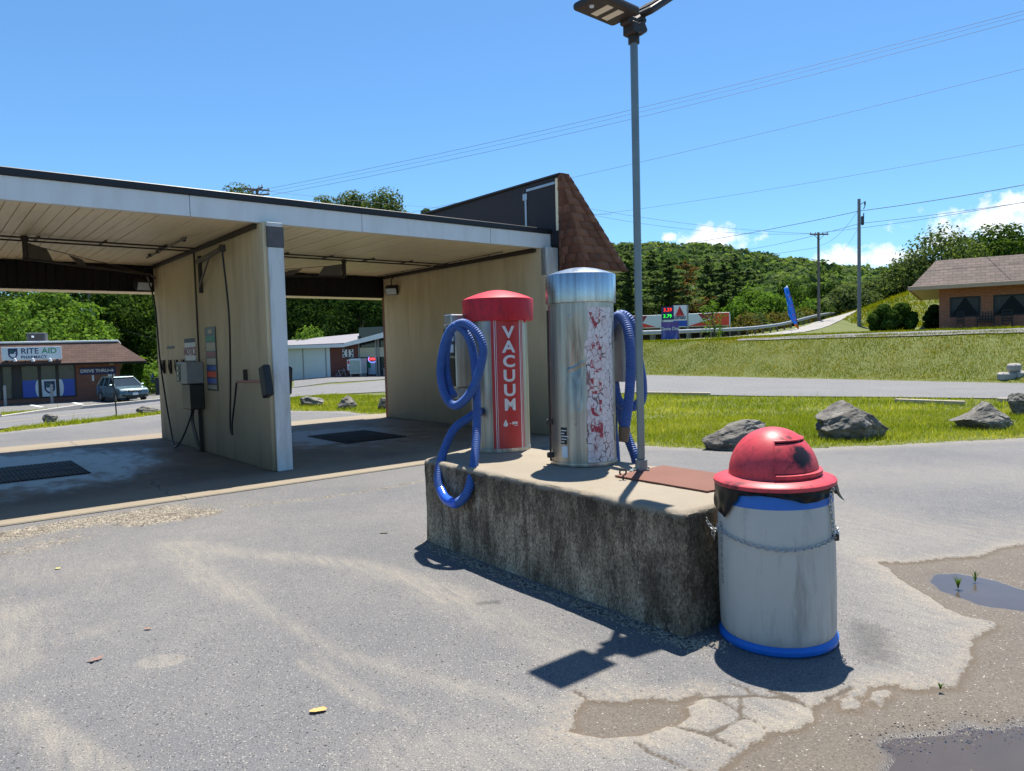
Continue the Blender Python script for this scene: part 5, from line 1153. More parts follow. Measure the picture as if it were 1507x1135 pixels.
# ------------------------------------------------------------------ pharmacy across the road
P1 = Gt(178, 587.5); P0 = Gt(0, 596.5)
pe = Vector((P1.x-P0.x, P1.y-P0.y, 0)).normalized(); PA = math.atan2(pe.y, pe.x); pbk = Vector((-pe.y, pe.x, 0)); PZ = P1.z+.1
def pw(px, py):                            # survey on the pharmacy front: (along, height)
    d = Vector(ray(px, py)); c = Vector(CAM); o = Vector((P1.x, P1.y, PZ)); t = (o-c).dot(pbk)/d.dot(pbk); q = c+d*t-o; return q.dot(pe), q.z
ph = thing('pharmacy', 'low brick pharmacy building with brown hipped shingle roof and big blue window film', 'shop building', (P1.x, P1.y, PZ), PA)
ev = pw(178, 532)[1]; s_ = lambda px: pw(px, 560)[0]
wL, wR = s_(-1.), s_(112); zb_, zt_ = pw(60, 586)[1], pw(60, 537)[1]
mb = MB(); mb.bb(-26, s_(-60), 0, 12, -1.2, ev); mb.bb(s_(-60), wR, .0, 12, -1.2, zb_); mb.bb(s_(-60), wR, 0, .2, zt_, ev); mb.bb(wR, 0, 0, 12, -1.2, ev); mb.bb(s_(-60), wR, .6, 12, zb_, ev); mb.build('wall', M['brick'], ph, local=True)
top_ = pw(178, 503)[1]
def hip(name, x0, x1, y0, y1, z0, z1, inx, iny, mat, par, mi=0):
    b = [(x0, y0, z0), (x1, y0, z0), (x1, y1, z0), (x0, y1, z0)]; t_ = [(x0+inx, y0+iny, z1), (x1-inx, y0+iny, z1), (x1-inx, y1-iny, z1), (x0+inx, y1-iny, z1)]
    mb = MB(); mb.add(b+t_, [[3, 2, 1, 0], [4, 5, 6, 7], [0, 1, 5, 4], [1, 2, 6, 5], [2, 3, 7, 6], [3, 0, 4, 7]]); return mb.build(name, mat, par, local=True)
xe = pw(215.5, 531)[0]
rf = hip('roof', -28, xe, -1.5, 13.5, ev, top_, xe+.1, 1.2, M['shingle_far'], ph)
mb = MB(); mb.bb(-27, .05, -.35, 12, top_+.003, top_+.13, .02); mb.build('roof_cap', M['white_panel'], rf, local=True)
mb = MB(); mb.bb(-28, xe, -1.52, -1.45, ev-.14, ev+.0, .01); mb.build('gutter', M['brown_board'], rf, local=True)
mul = [s_(x) for x in (-58, -25, 2, 20, 30, 58.5, 84.5, 112)]
for i, (a, b) in enumerate(zip(mul, mul[1:])):
    if i == 3: continue
    wn = MB(); wn.bb(a, a+.1, -.06, .05, zb_, zt_, .01); wn.bb(b-.1, b, -.06, .05, zb_, zt_, .01); wn.bb(a+.1, b-.1, -.055, .05, zt_-.08, zt_, .01); wn.bb(a+.1, b-.1, -.055, .05, zb_, zb_+.08, .01); f_ = wn.build('window', M['frame_dark'], ph, local=True)
    wn = MB(); wn.bb(a+.1, b-.1, .0, .02, zb_+.08, zt_-.08); wn.build('pane', M['glass_grey'], f_, local=True)
    if i >= 4:
        zf0 = pw(70, 559)[1]; wn = MB(); wn.bb(a+.1, b-.1, -.012, -.004, zb_+.08, zf0); wn.build('window_film', M['sign_blue'], f_, local=True)
mb = MB(); mb.bb(mul[3], mul[4], -.05, .1, zb_, zt_); mb.build('wall_post', M['frame_dark'], ph, local=True)
def disc(cx_, cz_, rx, rz, y, x0=-99, x1=99, n=40, z0=-99, z1=99):
    return [(min(max(cx_+rx*math.cos(a), x0), x1), y, min(max(cz_+rz*math.sin(a), z0), z1)) for a in np.linspace(0, 2*PI, n, endpoint=False)]
cxm, czm = (pw(52.5, 574)[0]+pw(94, 574)[0])/2, (zb_+.08+pw(70, 558.5)[1])/2; hw, hh2 = (pw(94, 574)[0]-pw(52.5, 574)[0])/2, (pw(70, 558.5)[1]-zb_-.08)/2
mb = MB(); pts = [(cxm+hw*(.82+.18*math.cos(a)) if abs(a) < PI/2 else cxm-hw*(.82-.18*math.cos(a)), -.02, czm+hh2*.98*math.sin(a)) for a in np.linspace(-PI, PI, 48, endpoint=False)]
pts = [(cxm+(hw*.8+hw*.2*math.cos(a))*(1), -.02, czm+hh2*.98*math.sin(a)) for a in np.linspace(-PI/2, PI/2, 20)]+[(cxm-(hw*.8+hw*.2*math.cos(a)), -.02, czm+hh2*.98*math.sin(a)) for a in np.linspace(PI/2, -PI/2, 20)]
mb.prism(pts, (0, .006, 0)); fe = mb.build('film_emblem', M['sign_white'], ph, local=True)
def shield(par, cx_, cz_, w_, h_, y, sgn=1):
    def out(k): return [(cx_+x*w_*k, y-(.004 if k < 1 else 0), cz_+z*h_*k) for x, z in [(-.5, .5), (.5, .5), (.5, -.1), (.42, -.28), (.25, -.42), (0, -.52), (-.25, -.42), (-.42, -.28), (-.5, -.1)]]
    mb = MB(); mb.prism(out(1), (0, .003, 0)); mb.build('shield', M['navy'], par, local=True)
    mb = MB(); mb.prism([(cx_-.34*w_, y-.006, cz_-.02*h_), (cx_+.34*w_, y-.006, cz_-.02*h_), (cx_+.32*w_, y-.006, cz_-.16*h_), (cx_+.18*w_, y-.006, cz_-.3*h_), (cx_, y-.006, cz_-.37*h_), (cx_-.18*w_, y-.006, cz_-.3*h_), (cx_-.32*w_, y-.006, cz_-.16*h_)], (0, .003, 0)); mb.prism([(cx_+.05*w_, y-.006, cz_+.02*h_), (cx_+.3*w_, y-.006, cz_+.2*h_), (cx_+.36*w_, y-.006, cz_+.16*h_), (cx_+.2*w_, y-.006, cz_+.02*h_)], (0, .003, 0)); mb.build('mortar_mark', M['sign_white'], par, local=True)
    mb = MB()
    for dx, dz in ((-.22, .3), (-.08, .2), (-.25, .13), (.08, .32)): mb.prism([(cx_+(dx+.07*math.cos(a))*w_, y-.006, cz_+(dz+.05*math.sin(a))*h_) for a in np.linspace(0, 2*PI, 10, endpoint=False)], (0, .003, 0))
    mb.build('leaf_mark', M['sign_green'], par, local=True)
shield(fe, cxm, czm+.05, 1.6*(pw(81, 570)[0]-pw(65, 570)[0])/1.6, hh2*1.45, -.03)
def ptext(par, txt, x, z, size, mat, y, bold=0, align='CENTER', sp=1., name='lettering'):
    v, f = text_data(txt, size, .004, bold, align, sp); mb = MB(); mb.add(v, f, M=Matrix(((1, 0, 0, x), (0, 0, -1, y), (0, 1, 0, z), (0, 0, 0, 1)))); return mb.build(name, mat, par, local=True, fix=False)
def atp(name, label, cat, group=None): return thing(name, label, cat, (P1.x, P1.y, PZ), PA, group)
def pwy(px, py, y):                        # survey on the plane y metres in front of the pharmacy wall
    d = Vector(ray(px, py)); c = Vector(CAM); o = Vector((P1.x, P1.y, PZ))+pbk*y; t = (o-c).dot(pbk)/d.dot(pbk); q = c+d*t-o; return q.dot(pe), q.z
sg = atp('shop_sign', 'pale blue roof sign lettered RITE AID PHARMACY with a shield emblem', 'shop sign')
x0, z1 = pwy(1.5, 511.5, -1.5); x1, z0 = pwy(91, 528.5, -1.5)
mb = MB(); mb.bb(x0, x1, -1.5, -1.3, z0, z1, .01); mb.build('sign_panel', M['sign_white'], sg, local=True)
sw, sh = x1-x0, z1-z0; shield(sg, x0+sw*.185, z0+sh*.5, sw*.155, sh*.8, -1.51)
ptext(sg, 'RITE', x0+sw*.315, z0+sh*.66, sh*.6, M['navy'], -1.508, .006, 'LEFT'); ptext(sg, 'AID', x0+sw*.665, z0+sh*.66, sh*.6, M['sign_green'], -1.508, .006, 'LEFT'); ptext(sg, 'PHARMACY', x0+sw*.315, z0+sh*.2, sh*.31, M['navy'], -1.508, .006, 'LEFT', 1.05)
mb = MB(); mb.bb(x0+.2, x0+.3, -1.3, -.9, z0, z0+.3); mb.bb(x1-.3, x1-.2, -1.3, -.9, z0, z0+.3); mb.build('sign_bracket', M['frame_dark'], sg, local=True)
for i, px in enumerate((22, 48.5, 74)):
    t = atp('gooseneck_light', ['small white sign lamp under the left end of the RITE AID sign', 'small white sign lamp under the middle of the RITE AID sign', 'small white sign lamp under the right end of the RITE AID sign'][i], 'sign lamp', 'lamps under the pharmacy sign'); a, z = pwy(px, 530, -1.9)
    mb = MB(); mb.tube([(a-.5, -1.5, z-.05), (a-.3, -1.8, z-.12), (a-.05, -1.9, z)], .03, 6); mb.build('arm', M['frame_dark'], t, local=True); mb = MB(); mb.lathe([(.001, .14), (.07, .1), (.12, -.08), (.1, -.1)], 12, (a, -1.9, z)); mb.build('shade', M['white_panel'], t, local=True)
t = atp('drive_thru_sign', 'navy wall sign lettered DRIVE THRU with a white arrow', 'sign'); x0, z1 = pw(117, 541.5); x1, z0 = pw(170.5, 550)
mb = MB(); mb.bb(x0, x1, -.1, -.002, z0, z1, .01); mb.build('sign_panel', M['navy'], t, local=True); ptext(t, 'DRIVE THRU', x0+(x1-x0)*.41, (z0+z1)/2, (z1-z0)*.62, M['letters'], -.108, .008)
ax, az_ = x1-(x1-x0)*.12, (z0+z1)/2; l = (z1-z0)*.3; mb = MB(); mb.bb(ax-l*1.1, ax+l*.9, -.108, -.104, az_-.035, az_+.035)
for sgn in (1, -1): mb.prism([(ax+l, -.11, az_), (ax+l*.25, -.11, az_+sgn*l*.85), (ax+l*.05, -.11, az_+sgn*l*.65), (ax+l*.7, -.11, az_-sgn*.01)], (0, .003, 0))
mb.build('arrow', M['letters'], t, local=True)
t = atp('roof_unit', 'dark box roof unit on top of the pharmacy', 'roof unit'); x0, z1 = pwy(39, 490, 3); x1, z0 = pwy(67, 501, 3); mb = MB(); mb.bb(x0, x1, 3, 5, top_+.14, z1, .04); u_ = mb.build('casing', M['hvac'], t, local=True); mb = MB(); mb.bb(x0+.12, x1-.12, 2.98, 2.998, top_+.3, z1-.14); mb.build('grille', M['frame_dark'], u_, local=True); mb = MB(); mb.bb(x0+.3, x0+.45, 2.96, 2.985, z1-.36, z1-.22); mb.build('badge', M['sign_white'], u_, local=True)
def post(name, px, ybot, ytop, r, mat, label, cat, group=None, yoff=None):
    p = Gt(px, ybot); h_ = (ybot-ytop)/FOC*p.y; t = thing(name, label, cat, p, 0, group); mb = MB(); mb.lathe([(r, -.05), (r, h_-.08), (r*.8, h_-.03), (r*.4, h_), (.001, h_)], 16, tuple(p)); mb.build('post', mat, t); return t, p, h_
for px, yb, yt, lab in ((8.5, 598, 567, 'grey concrete bollard in front of the left pharmacy window'), (77, 594, 565.5, 'grey concrete bollard in front of the blue window film')):
    post('bollard', px, yb, yt, .09, M['concrete'], lab, 'bollard', 'bollards before the pharmacy')
t, p, h_ = post('bollard', 136, 589.5, 556, .09, M['concrete'], 'grey concrete bollard carrying a white notice board beside the parked car', 'bollard', 'bollards before the pharmacy')
mb = MB(); mb.box(p+Vector((-.0, -.12, h_-.02)), (.58, .03, .42), .005); mb.build('notice_board', M['white_panel'], t)
mb = MB()
for k in range(4): mb.box(p+Vector((0, -.138, h_+.1-k*.07)), (.42, .004, .02))
mb.build('notice_lines', M['boxgrey'], t)
t = atp('wall_notice', 'small white notice on the brick pharmacy wall behind the parked car', 'notice'); x0, z1 = pw(158.5, 551); x1, z0 = pw(169, 556.5); mb = MB(); mb.bb(x0, x1, -.05, -.002, z0-.15, z1, .004); mb.build('board', M['white_panel'], t, local=True)
t = atp('wall_light', 'small yellow wall lamp under the pharmacy eave', 'wall lamp'); x0, z1 = pw(160.5, 535.5); mb = MB(); mb.box((x0+.15, -.1, z1), (.3, .2, .14), .03); mb.build('lamp_body', M['cream'], t, local=True)
p = Gt(225.5, 581); h_ = (581-548)/FOC*p.y; t = thing('parking_sign', 'blue parking sign on a thin post right of the parked car', 'sign', p); mb = MB(); mb.bar(p, p+Vector((0, 0, h_)), .03); mb.build('post', M['pole'], t)
mb = MB(); mb.box(p+Vector((0, -.06, h_-.3)), (.3, .02, .46), .005); mb.box(p+Vector((0, -.06, h_-.72)), (.3, .02, .2), .005); pn = mb.build('sign_panel', M['sign_blue'], t); mb = MB(); mb.tube([p+Vector((.0+.07*math.cos(a), -.075, h_-.36+.07*math.sin(a))) for a in np.linspace(-2.6, 1.2, 12)], .014, 5); mb.bar(p+Vector((-.01, -.075, h_-.16)), p+Vector((.0, -.075, h_-.32)), .018); mb.build('wheelchair_mark', M['letters'], pn)
p = Gt(233, 582); t = thing('dark_bin', 'dark dumpster box beside the wash bay rear jamb, behind the blue parking sign', 'bin', p); mb = MB(); mb.box(p+Vector((.2, .8, .6)), (1.1, 1.1, 1.4), .04); mb.build('bin_body', M['hvac'], t); mb = MB(); mb.box(p+Vector((.2, .8, 1.34)), (1.2, 1.2, .07), .02); mb.build('bin_lid', M['black'], t)
p = Gt(172, 615); t = thing('marker_stake', 'thin dark marker stake in the grass strip in front of the parked car', 'stake', p); mb = MB(); mb.tube([p-Vector((0, 0, .1)), p+Vector((-.02, 0, .5)), p+Vector((-.055, 0, 1.28))], .018, 6); mb.build('stake', M['frame_dark'], t)
# ------------------------------------------------------------------ parked car
def car(name, label, loc, rotz, paint, scale=1.):
    t = thing(name, label, 'car', loc, rotz)      # +x is forward
    prof = [(-2.2, .42), (-2.26, .62), (-2.24, .98), (-2.12, 1.08), (1.0, 1.06), (1.25, 1.02), (2.0, .9), (2.2, .78), (2.27, .55), (2.18, .32), (1.85, .26), (-1.9, .28)]
    def loft(prof, secs): # secs: list of (y, kx, dz)
        V = []; n = len(prof); F = []
        for y, kx, kz in secs: V += [(x*kx, y, .62+(z-.62)*kz) for x, z in prof]
        for i in range(len(secs)-1):
            for k in range(n): F.append([i*n+k, i*n+(k+1) % n, (i+1)*n+(k+1) % n, (i+1)*n+k])
        F += [list(range(n)), list(range((len(secs)-1)*n, len(secs)*n))[::-1]]; return V, F
    mb = MB(); mb.add(*loft(prof, [(-.9, .95, .9), (-.86, .975, 1), (-.6, 1, 1.01), (0, 1.012, 1.02), (.6, 1, 1.01), (.86, .975, 1), (.9, .95, .9)])); b = mb.build('body', paint, t, local=True)
    def gh(z, x0, x1, hw, V): V += [(x0, -hw, z), (x1, -hw, z), (x1, hw, z), (x0, hw, z)]
    V = []; gh(1.05, -2.05, 1.12, .84, V); gh(1.57, -1.72, .28, .66, V); F = [[0, 1, 5, 4], [1, 2, 6, 5], [2, 3, 7, 6], [3, 0, 4, 7]]
    mb = MB(); mb.add(V, F); g = mb.build('cabin_glass', M['glass'], t, local=True)
    mb = MB(); mb.box((-.72, 0, 1.62), (2.06, 1.36, .09), .035); mb.build('roof', paint, t, local=True)
    mb = MB()
    for s in (-1, 1):
        for (xa, xb) in ((1.12, .28), (.05, -.2), (-.95, -.95), (-2.05, -1.72)): mb.tube([(xa, s*.85, 1.05), (xb, s*.67, 1.58)], .045, 6)
        mb.bar((-1.7, s*.6, 1.7), (.1, s*.6, 1.7), .02)
    mb.build('pillars', paint, t, local=True)
    for s in (-1, 1):
        h = MB(); h.add(*box_data((2.06, s*.66, .79), (.3, .38, .15), .05)); h.build('headlight', M['lamp_clear'], t, local=True)
        h = MB(); h.box((2.2, s*.68, .46), (.12, .24, .12), .03); h.build('fog_lamp', M['black'], t, local=True)
        h = MB(); h.box((.85, s*1.0, 1.12), (.16, .22, .15), .05); h.build('mirror', paint, t, local=True)
        for x in (-1.36, 1.36):
            h = MB(); h.lathe([(.2, -.11), (.3, -.11), (.345, -.07), (.345, .07), (.3, .11), (.2, .11)], 28, M=Matrix.Translation((x, s*.82, .345)) @ Matrix.Rotation(PI/2, 4, 'X')); wh = h.build('wheel', M['tyre'], t, local=True)
            h = MB(); h.lathe([(.01, .112), (.06, .115), (.22, .1), (.23, -.1)], 20, M=Matrix.Translation((x, s*.82, .345)) @ Matrix.Rotation(-s*-PI/2 if s > 0 else PI/2, 4, 'X')); h.build('rim', M['rim'], wh, local=True)
            h = MB(); h.tube([(x+.41*math.cos(a), s*.885, .36+.41*math.sin(a)) for a in np.linspace(-.1, PI+.1, 16)], .035, 6); h.build('wheel_arch', M['black'], t, local=True)
    h = MB(); h.box((2.22, 0, .74), (.08, .86, .15), .03); gr_ = h.build('grille', M['black'], t, local=True); h = MB(); h.bar((2.27, -.36, .76), (2.27, .36, .76), .014); h.lathe([(.001, 0), (.05, .0), (.05, .02), (.001, .025)], 16, M=Matrix.Translation((2.265, 0, .76)) @ Matrix.Rotation(PI/2, 4, 'Y')); h.build('badge', M['rim'], gr_, local=True)
    h = MB(); h.box((2.235, 0, .4), (.1, 1.2, .14), .03); h.build('lower_intake', M['black'], t, local=True)
    h = MB(); h.box((2.285, 0, .55), (.02, .34, .16), .005); h.build('number_plate', M['white_panel'], t, local=True)
    t.scale = (scale,)*3; return t
cp = Gt(181, 592.5); car('parked_car', 'teal grey compact SUV parked in front of the brick pharmacy', cp+Vector((-.5, .9, .05)), R(-42), M['carpaint'], 1.03)
# ------------------------------------------------------------------ corner store seen through the right bay
S0 = Gt(433, 559.5); S1 = Gt(567, 553.5); S0.z = S1.z = (S0.z+S1.z)/2
se = Vector((S1.x-S0.x, S1.y-S0.y, 0)).normalized(); SA = math.atan2(se.y, se.x); sbk = Vector((-se.y, se.x, 0))
def swp(px, py, y=0.):
    d = Vector(ray(px, py)); c = Vector(CAM); o = S0+sbk*y; t = (o-c).dot(sbk)/d.dot(sbk); q = c+d*t-o; return q.dot(se), q.z
stt = thing('corner_store', 'low white and brick corner store with a grey roof seen through the right bay', 'store', S0, SA)
xa = swp(486.5, 540)[0]; xb = swp(527, 540)[0]; zw = swp(470, 508)[1]; z0_ = swp(460, 559)[1]
mb = MB(); mb.bb(-9, xa, 0, 9, -.6, zw); mb.build('wall', M['metal_siding'], stt, local=True)
for px in (446.5, 480): a = swp(px, 540)[0]; mb = MB(); mb.bb(a-.05, a+.05, -.03, -.002, z0_, zw-.1); mb.build('panel_seam', M['boxgrey'], stt, local=True)
mb = MB(); mb.bb(swp(482, 540)[0], xa, -.04, -.0025, z0_, zw-.05); mb.build('corner_board', M['metal_siding'], stt, local=True)
zf1 = swp(527, 503)[1]
mb = MB(); mb.prism([(xa+.01, 0, -.6), (xb, 0, -.6), (xb, 0, zf1), (xa+.01, 0, zw-.1)], (0, 9, 0)); mb.build('brick_wall', M['brick_dark'], stt, local=True)
xc = xb+9; ztop = swp(567, 494)[1]
mb = MB(); mb.bb(xb+.01, xc, .35, 9, -.6, zw); mb.build('wall', M['brick_dark'], stt, local=True)
xr, zr_ = swp(566, 489, 6.); xl, zl_ = swp(428, 499.5, 6.); xe0, ze0 = swp(428, 509, -.6); xe1, ze1 = swp(507, 504.8, -.6)
mb = MB(); mb.add([(-10, -.6, ze0), (xe1, -.6, ze1), (xr+2, 6, zr_+.2), (-10, 6, zl_-.3), (-10, -.6, ze0-.16), (xe1, -.6, ze1-.16), (xr+2, 6, zr_), (-10, 6, zl_-.6)], [[0, 1, 2, 3], [7, 6, 5, 4], [0, 4, 5, 1], [1, 5, 6, 2], [2, 6, 7, 3], [3, 7, 4, 0]]); rf = mb.build('roof', M['grey_roof'], stt, local=True)
mb = MB(); mb.bb(-10, xe1, -.66, -.605, ze0-.26, ze0+.0); mb.build('fascia_board', M['white_panel'], rf, local=True)
a0, h0 = swp(507, 505, -.65); a1, h1 = swp(567, 488.5, -.65); _, h2 = swp(567, 498.5, -.65); _, h3 = swp(507, 510.5, -.65)
k_ = (h1-h0)/(a1-a0)
mb = MB(); mb.prism([(a0, -.7, h3), (a1+4, -.7, h2+4*k_), (a1+4, -.7, h1+4*k_), (a0, -.7, h0)], (0, .08, 0)); mb.build('gable_fascia', M['white'], rf, local=True)
mb = MB(); mb.add([(a0, -.62, h0-.05), (a1+4, -.62, h1+4*k_-.05), (a1+4, 9, h1+4*k_-.05), (a0, 9, h0-.05), (a0, -.62, h0-.15), (a1+4, -.62, h1+4*k_-.15), (a1+4, 9, h1+4*k_-.15), (a0, 9, h0-.15)], [[0, 1, 2, 3], [7, 6, 5, 4], [0, 4, 5, 1], [1, 5, 6, 2], [2, 6, 7, 3], [3, 7, 4, 0]]); mb.build('gable_roof', M['grey_roof'], rf, local=True)
zc0, zc1 = swp(550, 525.5)[1], swp(550, 511.5)[1]
mb = MB(); mb.bb(xb, xc, .12, .3, zc0, zc1); mb.build('signboard', M['cream'], stt, local=True)
for px in (528, 553.5, 557, 590):
    a = swp(px, 540)[0]; mb = MB(); mb.bb(a-.06, a+.06, .05, .2, z0_, zf1+.5, .01); mb.build('window_post', M['boxgrey'], stt, local=True)
mb = MB(); mb.bb(xb+.06, xc, .22, .3, z0_+.0, zc0-.01); mb.build('window', M['glass'], stt, local=True)
mb = MB(); mb.bb(xb+.06, xc, .22, .3, zc1+.01, zf1+1.2); mb.build('transom', M['glass'], stt, local=True)
mb = MB(); a, b = swp(563, 540)[0], swp(572, 540)[0]; mb.bb(a, b, .1, .215, z0_+.1, z0_+.9, .01); mb.build('door_panel', M['boxgrey'], stt, local=True)
def att(name, label, cat, group=None): return thing(name, label, cat, S0, SA, group)
for px, lab in ((508.5, 'left of two white square panels on the dark brick store wall'), (517.5, 'right of two white square panels on the dark brick store wall')):
    t = att('wall_panel', lab, 'panel', 'square panels on the store wall'); a0, z1 = swp(px-4, 514); a1, z0 = swp(px+3.2, 526); mb = MB(); mb.bb(a0, a1, -.07, -.003, z0, z1, .01); mb.build('board', M['white_panel'], t, local=True); mb = MB()
    sg_ = 1 if px < 512 else -1; c_ = a1 if px < 512 else a0
    for k in range(5): q = PI/2+sg_*(.3+k*.62); mb.prism([(c_+.36*math.cos(q)+.1*math.cos(w_), -.075, (z0+z1)/2+.4*math.sin(q)+.1*math.sin(w_)) for w_ in np.linspace(0, 2*PI, 8, endpoint=False)], (0, .003, 0))
    mb.build('dark_motif', M['frame_dark'], t, local=True)
t = att('ice_box', 'white outdoor ice cabinet on legs beside the store entrance', 'ice cabinet'); a0, z1 = swp(517, 528, -.9); a1, z0 = swp(534.5, 550, -.9); mb = MB(); mb.bb(a0, a1, -1.2, -.3, z0, z1, .03); cbn = mb.build('cabinet', M['metal_siding'], t, local=True)
mb = MB(); m_ = (a0+a1)/2
for x0, x1 in ((a0+.08, m_-.03), (m_+.03, a1-.08)): mb.bb(x0, x1, -1.24, -1.203, z0+.1, z1-.15, .01)
mb.build('glass_door', simple('pale_green_glass', (.3, .38, .36), .15, 0, .15, 5), cbn, local=True)
for a in (a0+.06, a1-.06): mb = MB(); mb.bb(a-.05, a+.05, -1.15, -.4, z0_+.02, z0-.002); mb.build('leg', M['boxgrey'], t, local=True)
t = att('poster', 'white and red upright poster board left of the ice cabinet', 'poster'); a0, z1 = swp(510.5, 529.5, -.5); a1, z0 = swp(518, 545, -.5); mb = MB(); mb.bb(a0, a1, -.5, -.44, z0, z1, .005); mb.build('board', M['white_panel'], t, local=True); mb = MB(); mb.bb(a0+.05, a1-.03, -.506, -.502, (z0+z1)/2+.1, z1-.1); mb.build('red_area', M['red'], t, local=True); mb = MB(); mb.bb(a0+.2, a1-.05, -.506, -.502, z0+.12, z0+.35); mb.build('blue_area', M['navy'], t, local=True)
mb = MB(); mb.bb(a0+.1, a0+.15, -.46, -.42, z0_, z0-.0); mb.bb(a1-.15, a1-.1, -.46, -.42, z0_, z0); mb.build('support', M['boxgrey'], t, local=True)
t = att('open_sign', 'lit oval OPEN sign in the store window', 'sign'); a, z = swp(546.5, 528.8); mb = MB(); mb.tube([(a+.42*math.cos(q), .16, z+.28*math.sin(q)) for q in np.linspace(0, 2*PI, 28)[:-1]], .035, 6, closed=True); mb.build('oval_tube', M['neon_blue'], t, local=True); ptext(t, 'OPEN', a, z, .3, M['neon_red'], .15, .012)
t = att('window_poster', 'pale blue poster and papers behind the store window', 'poster'); mb = MB(); a, z = swp(545.5, 538)
mb.bb(a-.4, a+.35, .19, .21, z-.75, z+.35); mb.build('sheet', simple('pale_blue_print', (.42, .55, .66), .6, 0, .3, 8), t, local=True); mb = MB(); a2, z2 = swp(540, 540); mb.bb(a2-.1, a2+.25, .185, .2, z2-.1, z2+.5); mb.build('green_print', M['sign_green'], t, local=True)
def bicycle(name, label, loc, rotz):
    t = thing(name, label, 'bicycle', loc, rotz)
    for x in (-.52, .52):
        mb = MB(); mb.tube([(x+.33*math.cos(a), 0, .34+.33*math.sin(a)) for a in np.linspace(0, 2*PI, 28)[:-1]], .025, 6, closed=True)
        for k in range(5): mb.bar((x, 0, .34), (x+.32*math.cos(k*1.257), 0, .34+.32*math.sin(k*1.257)), .004, 4)
        mb.build('wheel', M['tyre'], t, local=True)
    mb = MB()
    for a, b in (((-.52, 0, .34), (-.05, 0, .3)), ((-.05, 0, .3), (-.2, 0, .86)), ((-.52, 0, .34), (-.17, 0, .76)), ((-.05, 0, .3), (.36, 0, .78)), ((-.17, 0, .76), (.36, 0, .82)), ((.52, 0, .34), (.34, 0, .95))): mb.bar(a, b, .022, 6)
    mb.build('frame', simple('silver_frame', (.4, .4, .42), .35, .6, .1, 6), t, local=True); mb = MB(); mb.box((-.2, 0, .89), (.26, .13, .06), .02); mb.build('saddle', M['black'], t, local=True); mb = MB(); mb.tube([(.42, -.28, .98), (.34, -.12, 1.0), (.34, .12, 1.0), (.42, .28, .98)], .016, 6); mb.build('handlebar', M['black'], t, local=True)
bp_ = S0+se*swp(503, 550, -.6)[0]-sbk*.75; bicycle('bicycle', 'silver bicycle leaning by the dark brick store wall', (bp_.x, bp_.y, S0.z+z0_+.02), SA)
t = att('store_lamp', 'black lamp on the white store wall under the eave', 'wall lamp'); a, z = swp(464, 510); mb = MB(); mb.box((a, -.2, z), (.25, .3, .28), .06); mb.build('lamp_body', M['black'], t, local=True)
# ------------------------------------------------------------------ petrol station
cA, cB = D(905, 463, 66), D(1073.5, 456, 63); cA.z = cB.z = EYE+(505.5-463)/FOC*64.5
cdv = (cB-cA).normalized(); CA_ = math.atan2(cdv.y, cdv.x); Lc = (cB-cA).length; cH = 1.16
gs = thing('station_canopy', 'petrol station canopy with white, red and maroon chevron fascia behind the guard rail', 'petrol station', cB, CA_)
mb = MB(); mb.bb(-Lc-6, 0, 0, 9, -cH, 0, .02); mb.build('canopy', M['white_panel'], gs, local=True)
def cx(px): d = Vector(ray(px, 470)); n = Vector((-cdv.y, cdv.x, 0)); c = Vector(CAM); t = (cB-c).dot(n)/d.dot(n); return (c+d*t-cB).dot(cdv)
def tri(name, pts, mat): mb = MB(); mb.prism([(x, -.006, z*cH) for x, z in pts], (0, .005, 0)); mb.build(name, M[mat], gs, local=True)
tri('red_chevron', [(cx(1012), -.95), (cx(1073), -.97), (cx(1073), -.03), (cx(1050), -.03), (cx(1053), -.38)], 'orange_red'); tri('maroon_chevron', [(cx(1027), -.03), (cx(1049), -.03), (cx(1052.5), -.37), (cx(1035), -.52)], 'darkred')
tri('red_chevron', [(cx(966), -.93), (cx(905), -.97), (cx(905), -.55), (cx(946), -.6)], 'orange_red'); tri('maroon_chevron', [(cx(953), -.03), (cx(905), -.03), (cx(905), -.5), (cx(946), -.55)], 'darkred')
for px in (953, 1009.5): mb = MB(); a = cx(px); mb.bb(a-.16, a+.16, 3, 3.35, -6.2, -cH-.002, .01); mb.build('column', M['boxgrey'], gs, local=True)
mb = MB(); mb.bb(-Lc-6, 1, 8.9, 14, -6.2, -1.5); mb.build('shop_wall', M['frame_dark'], gs, local=True)
sp_ = D(991, 480, 57); t = thing('price_sign', 'petrol price sign with red and green digits beside a red triangle emblem', 'price sign', (sp_.x, sp_.y, sp_.z-4))
def sx(px, py, y=57.): return D(px, py, y)
def panel(par, name, x0, y0, x1, y1, mat, yy=57., th=.2):
    a, b = sx(x0, y1, yy), sx(x1, y0, yy); mb = MB(); mb.bb(a.x, b.x, yy, yy+th, a.z, b.z); return mb.build(name, M[mat] if isinstance(mat, str) else mat, par)
pn = panel(t, 'digit_panel', 974.3, 451.2, 991.4, 471, 'navy'); lg = panel(t, 'logo_panel', 991.8, 449, 1011, 471.5, 'white_panel'); panel(t, 'blue_panel', 991.8, 471.8, 1011, 480.5, 'sign_blue')
a, b = sx(1011.2, 481), sx(1012.8, 448.8); mb = MB(); mb.bb(a.x, b.x, 56.98, 57.25, a.z-6, b.z); mb.build('side_post', M['boxgrey'], t)
a, b = sx(974.5, 481), sx(976, 452); mb = MB(); mb.bb(a.x, b.x, 57.02, 57.2, a.z-6, a.z+1); mb.build('side_post', M['boxgrey'], t)
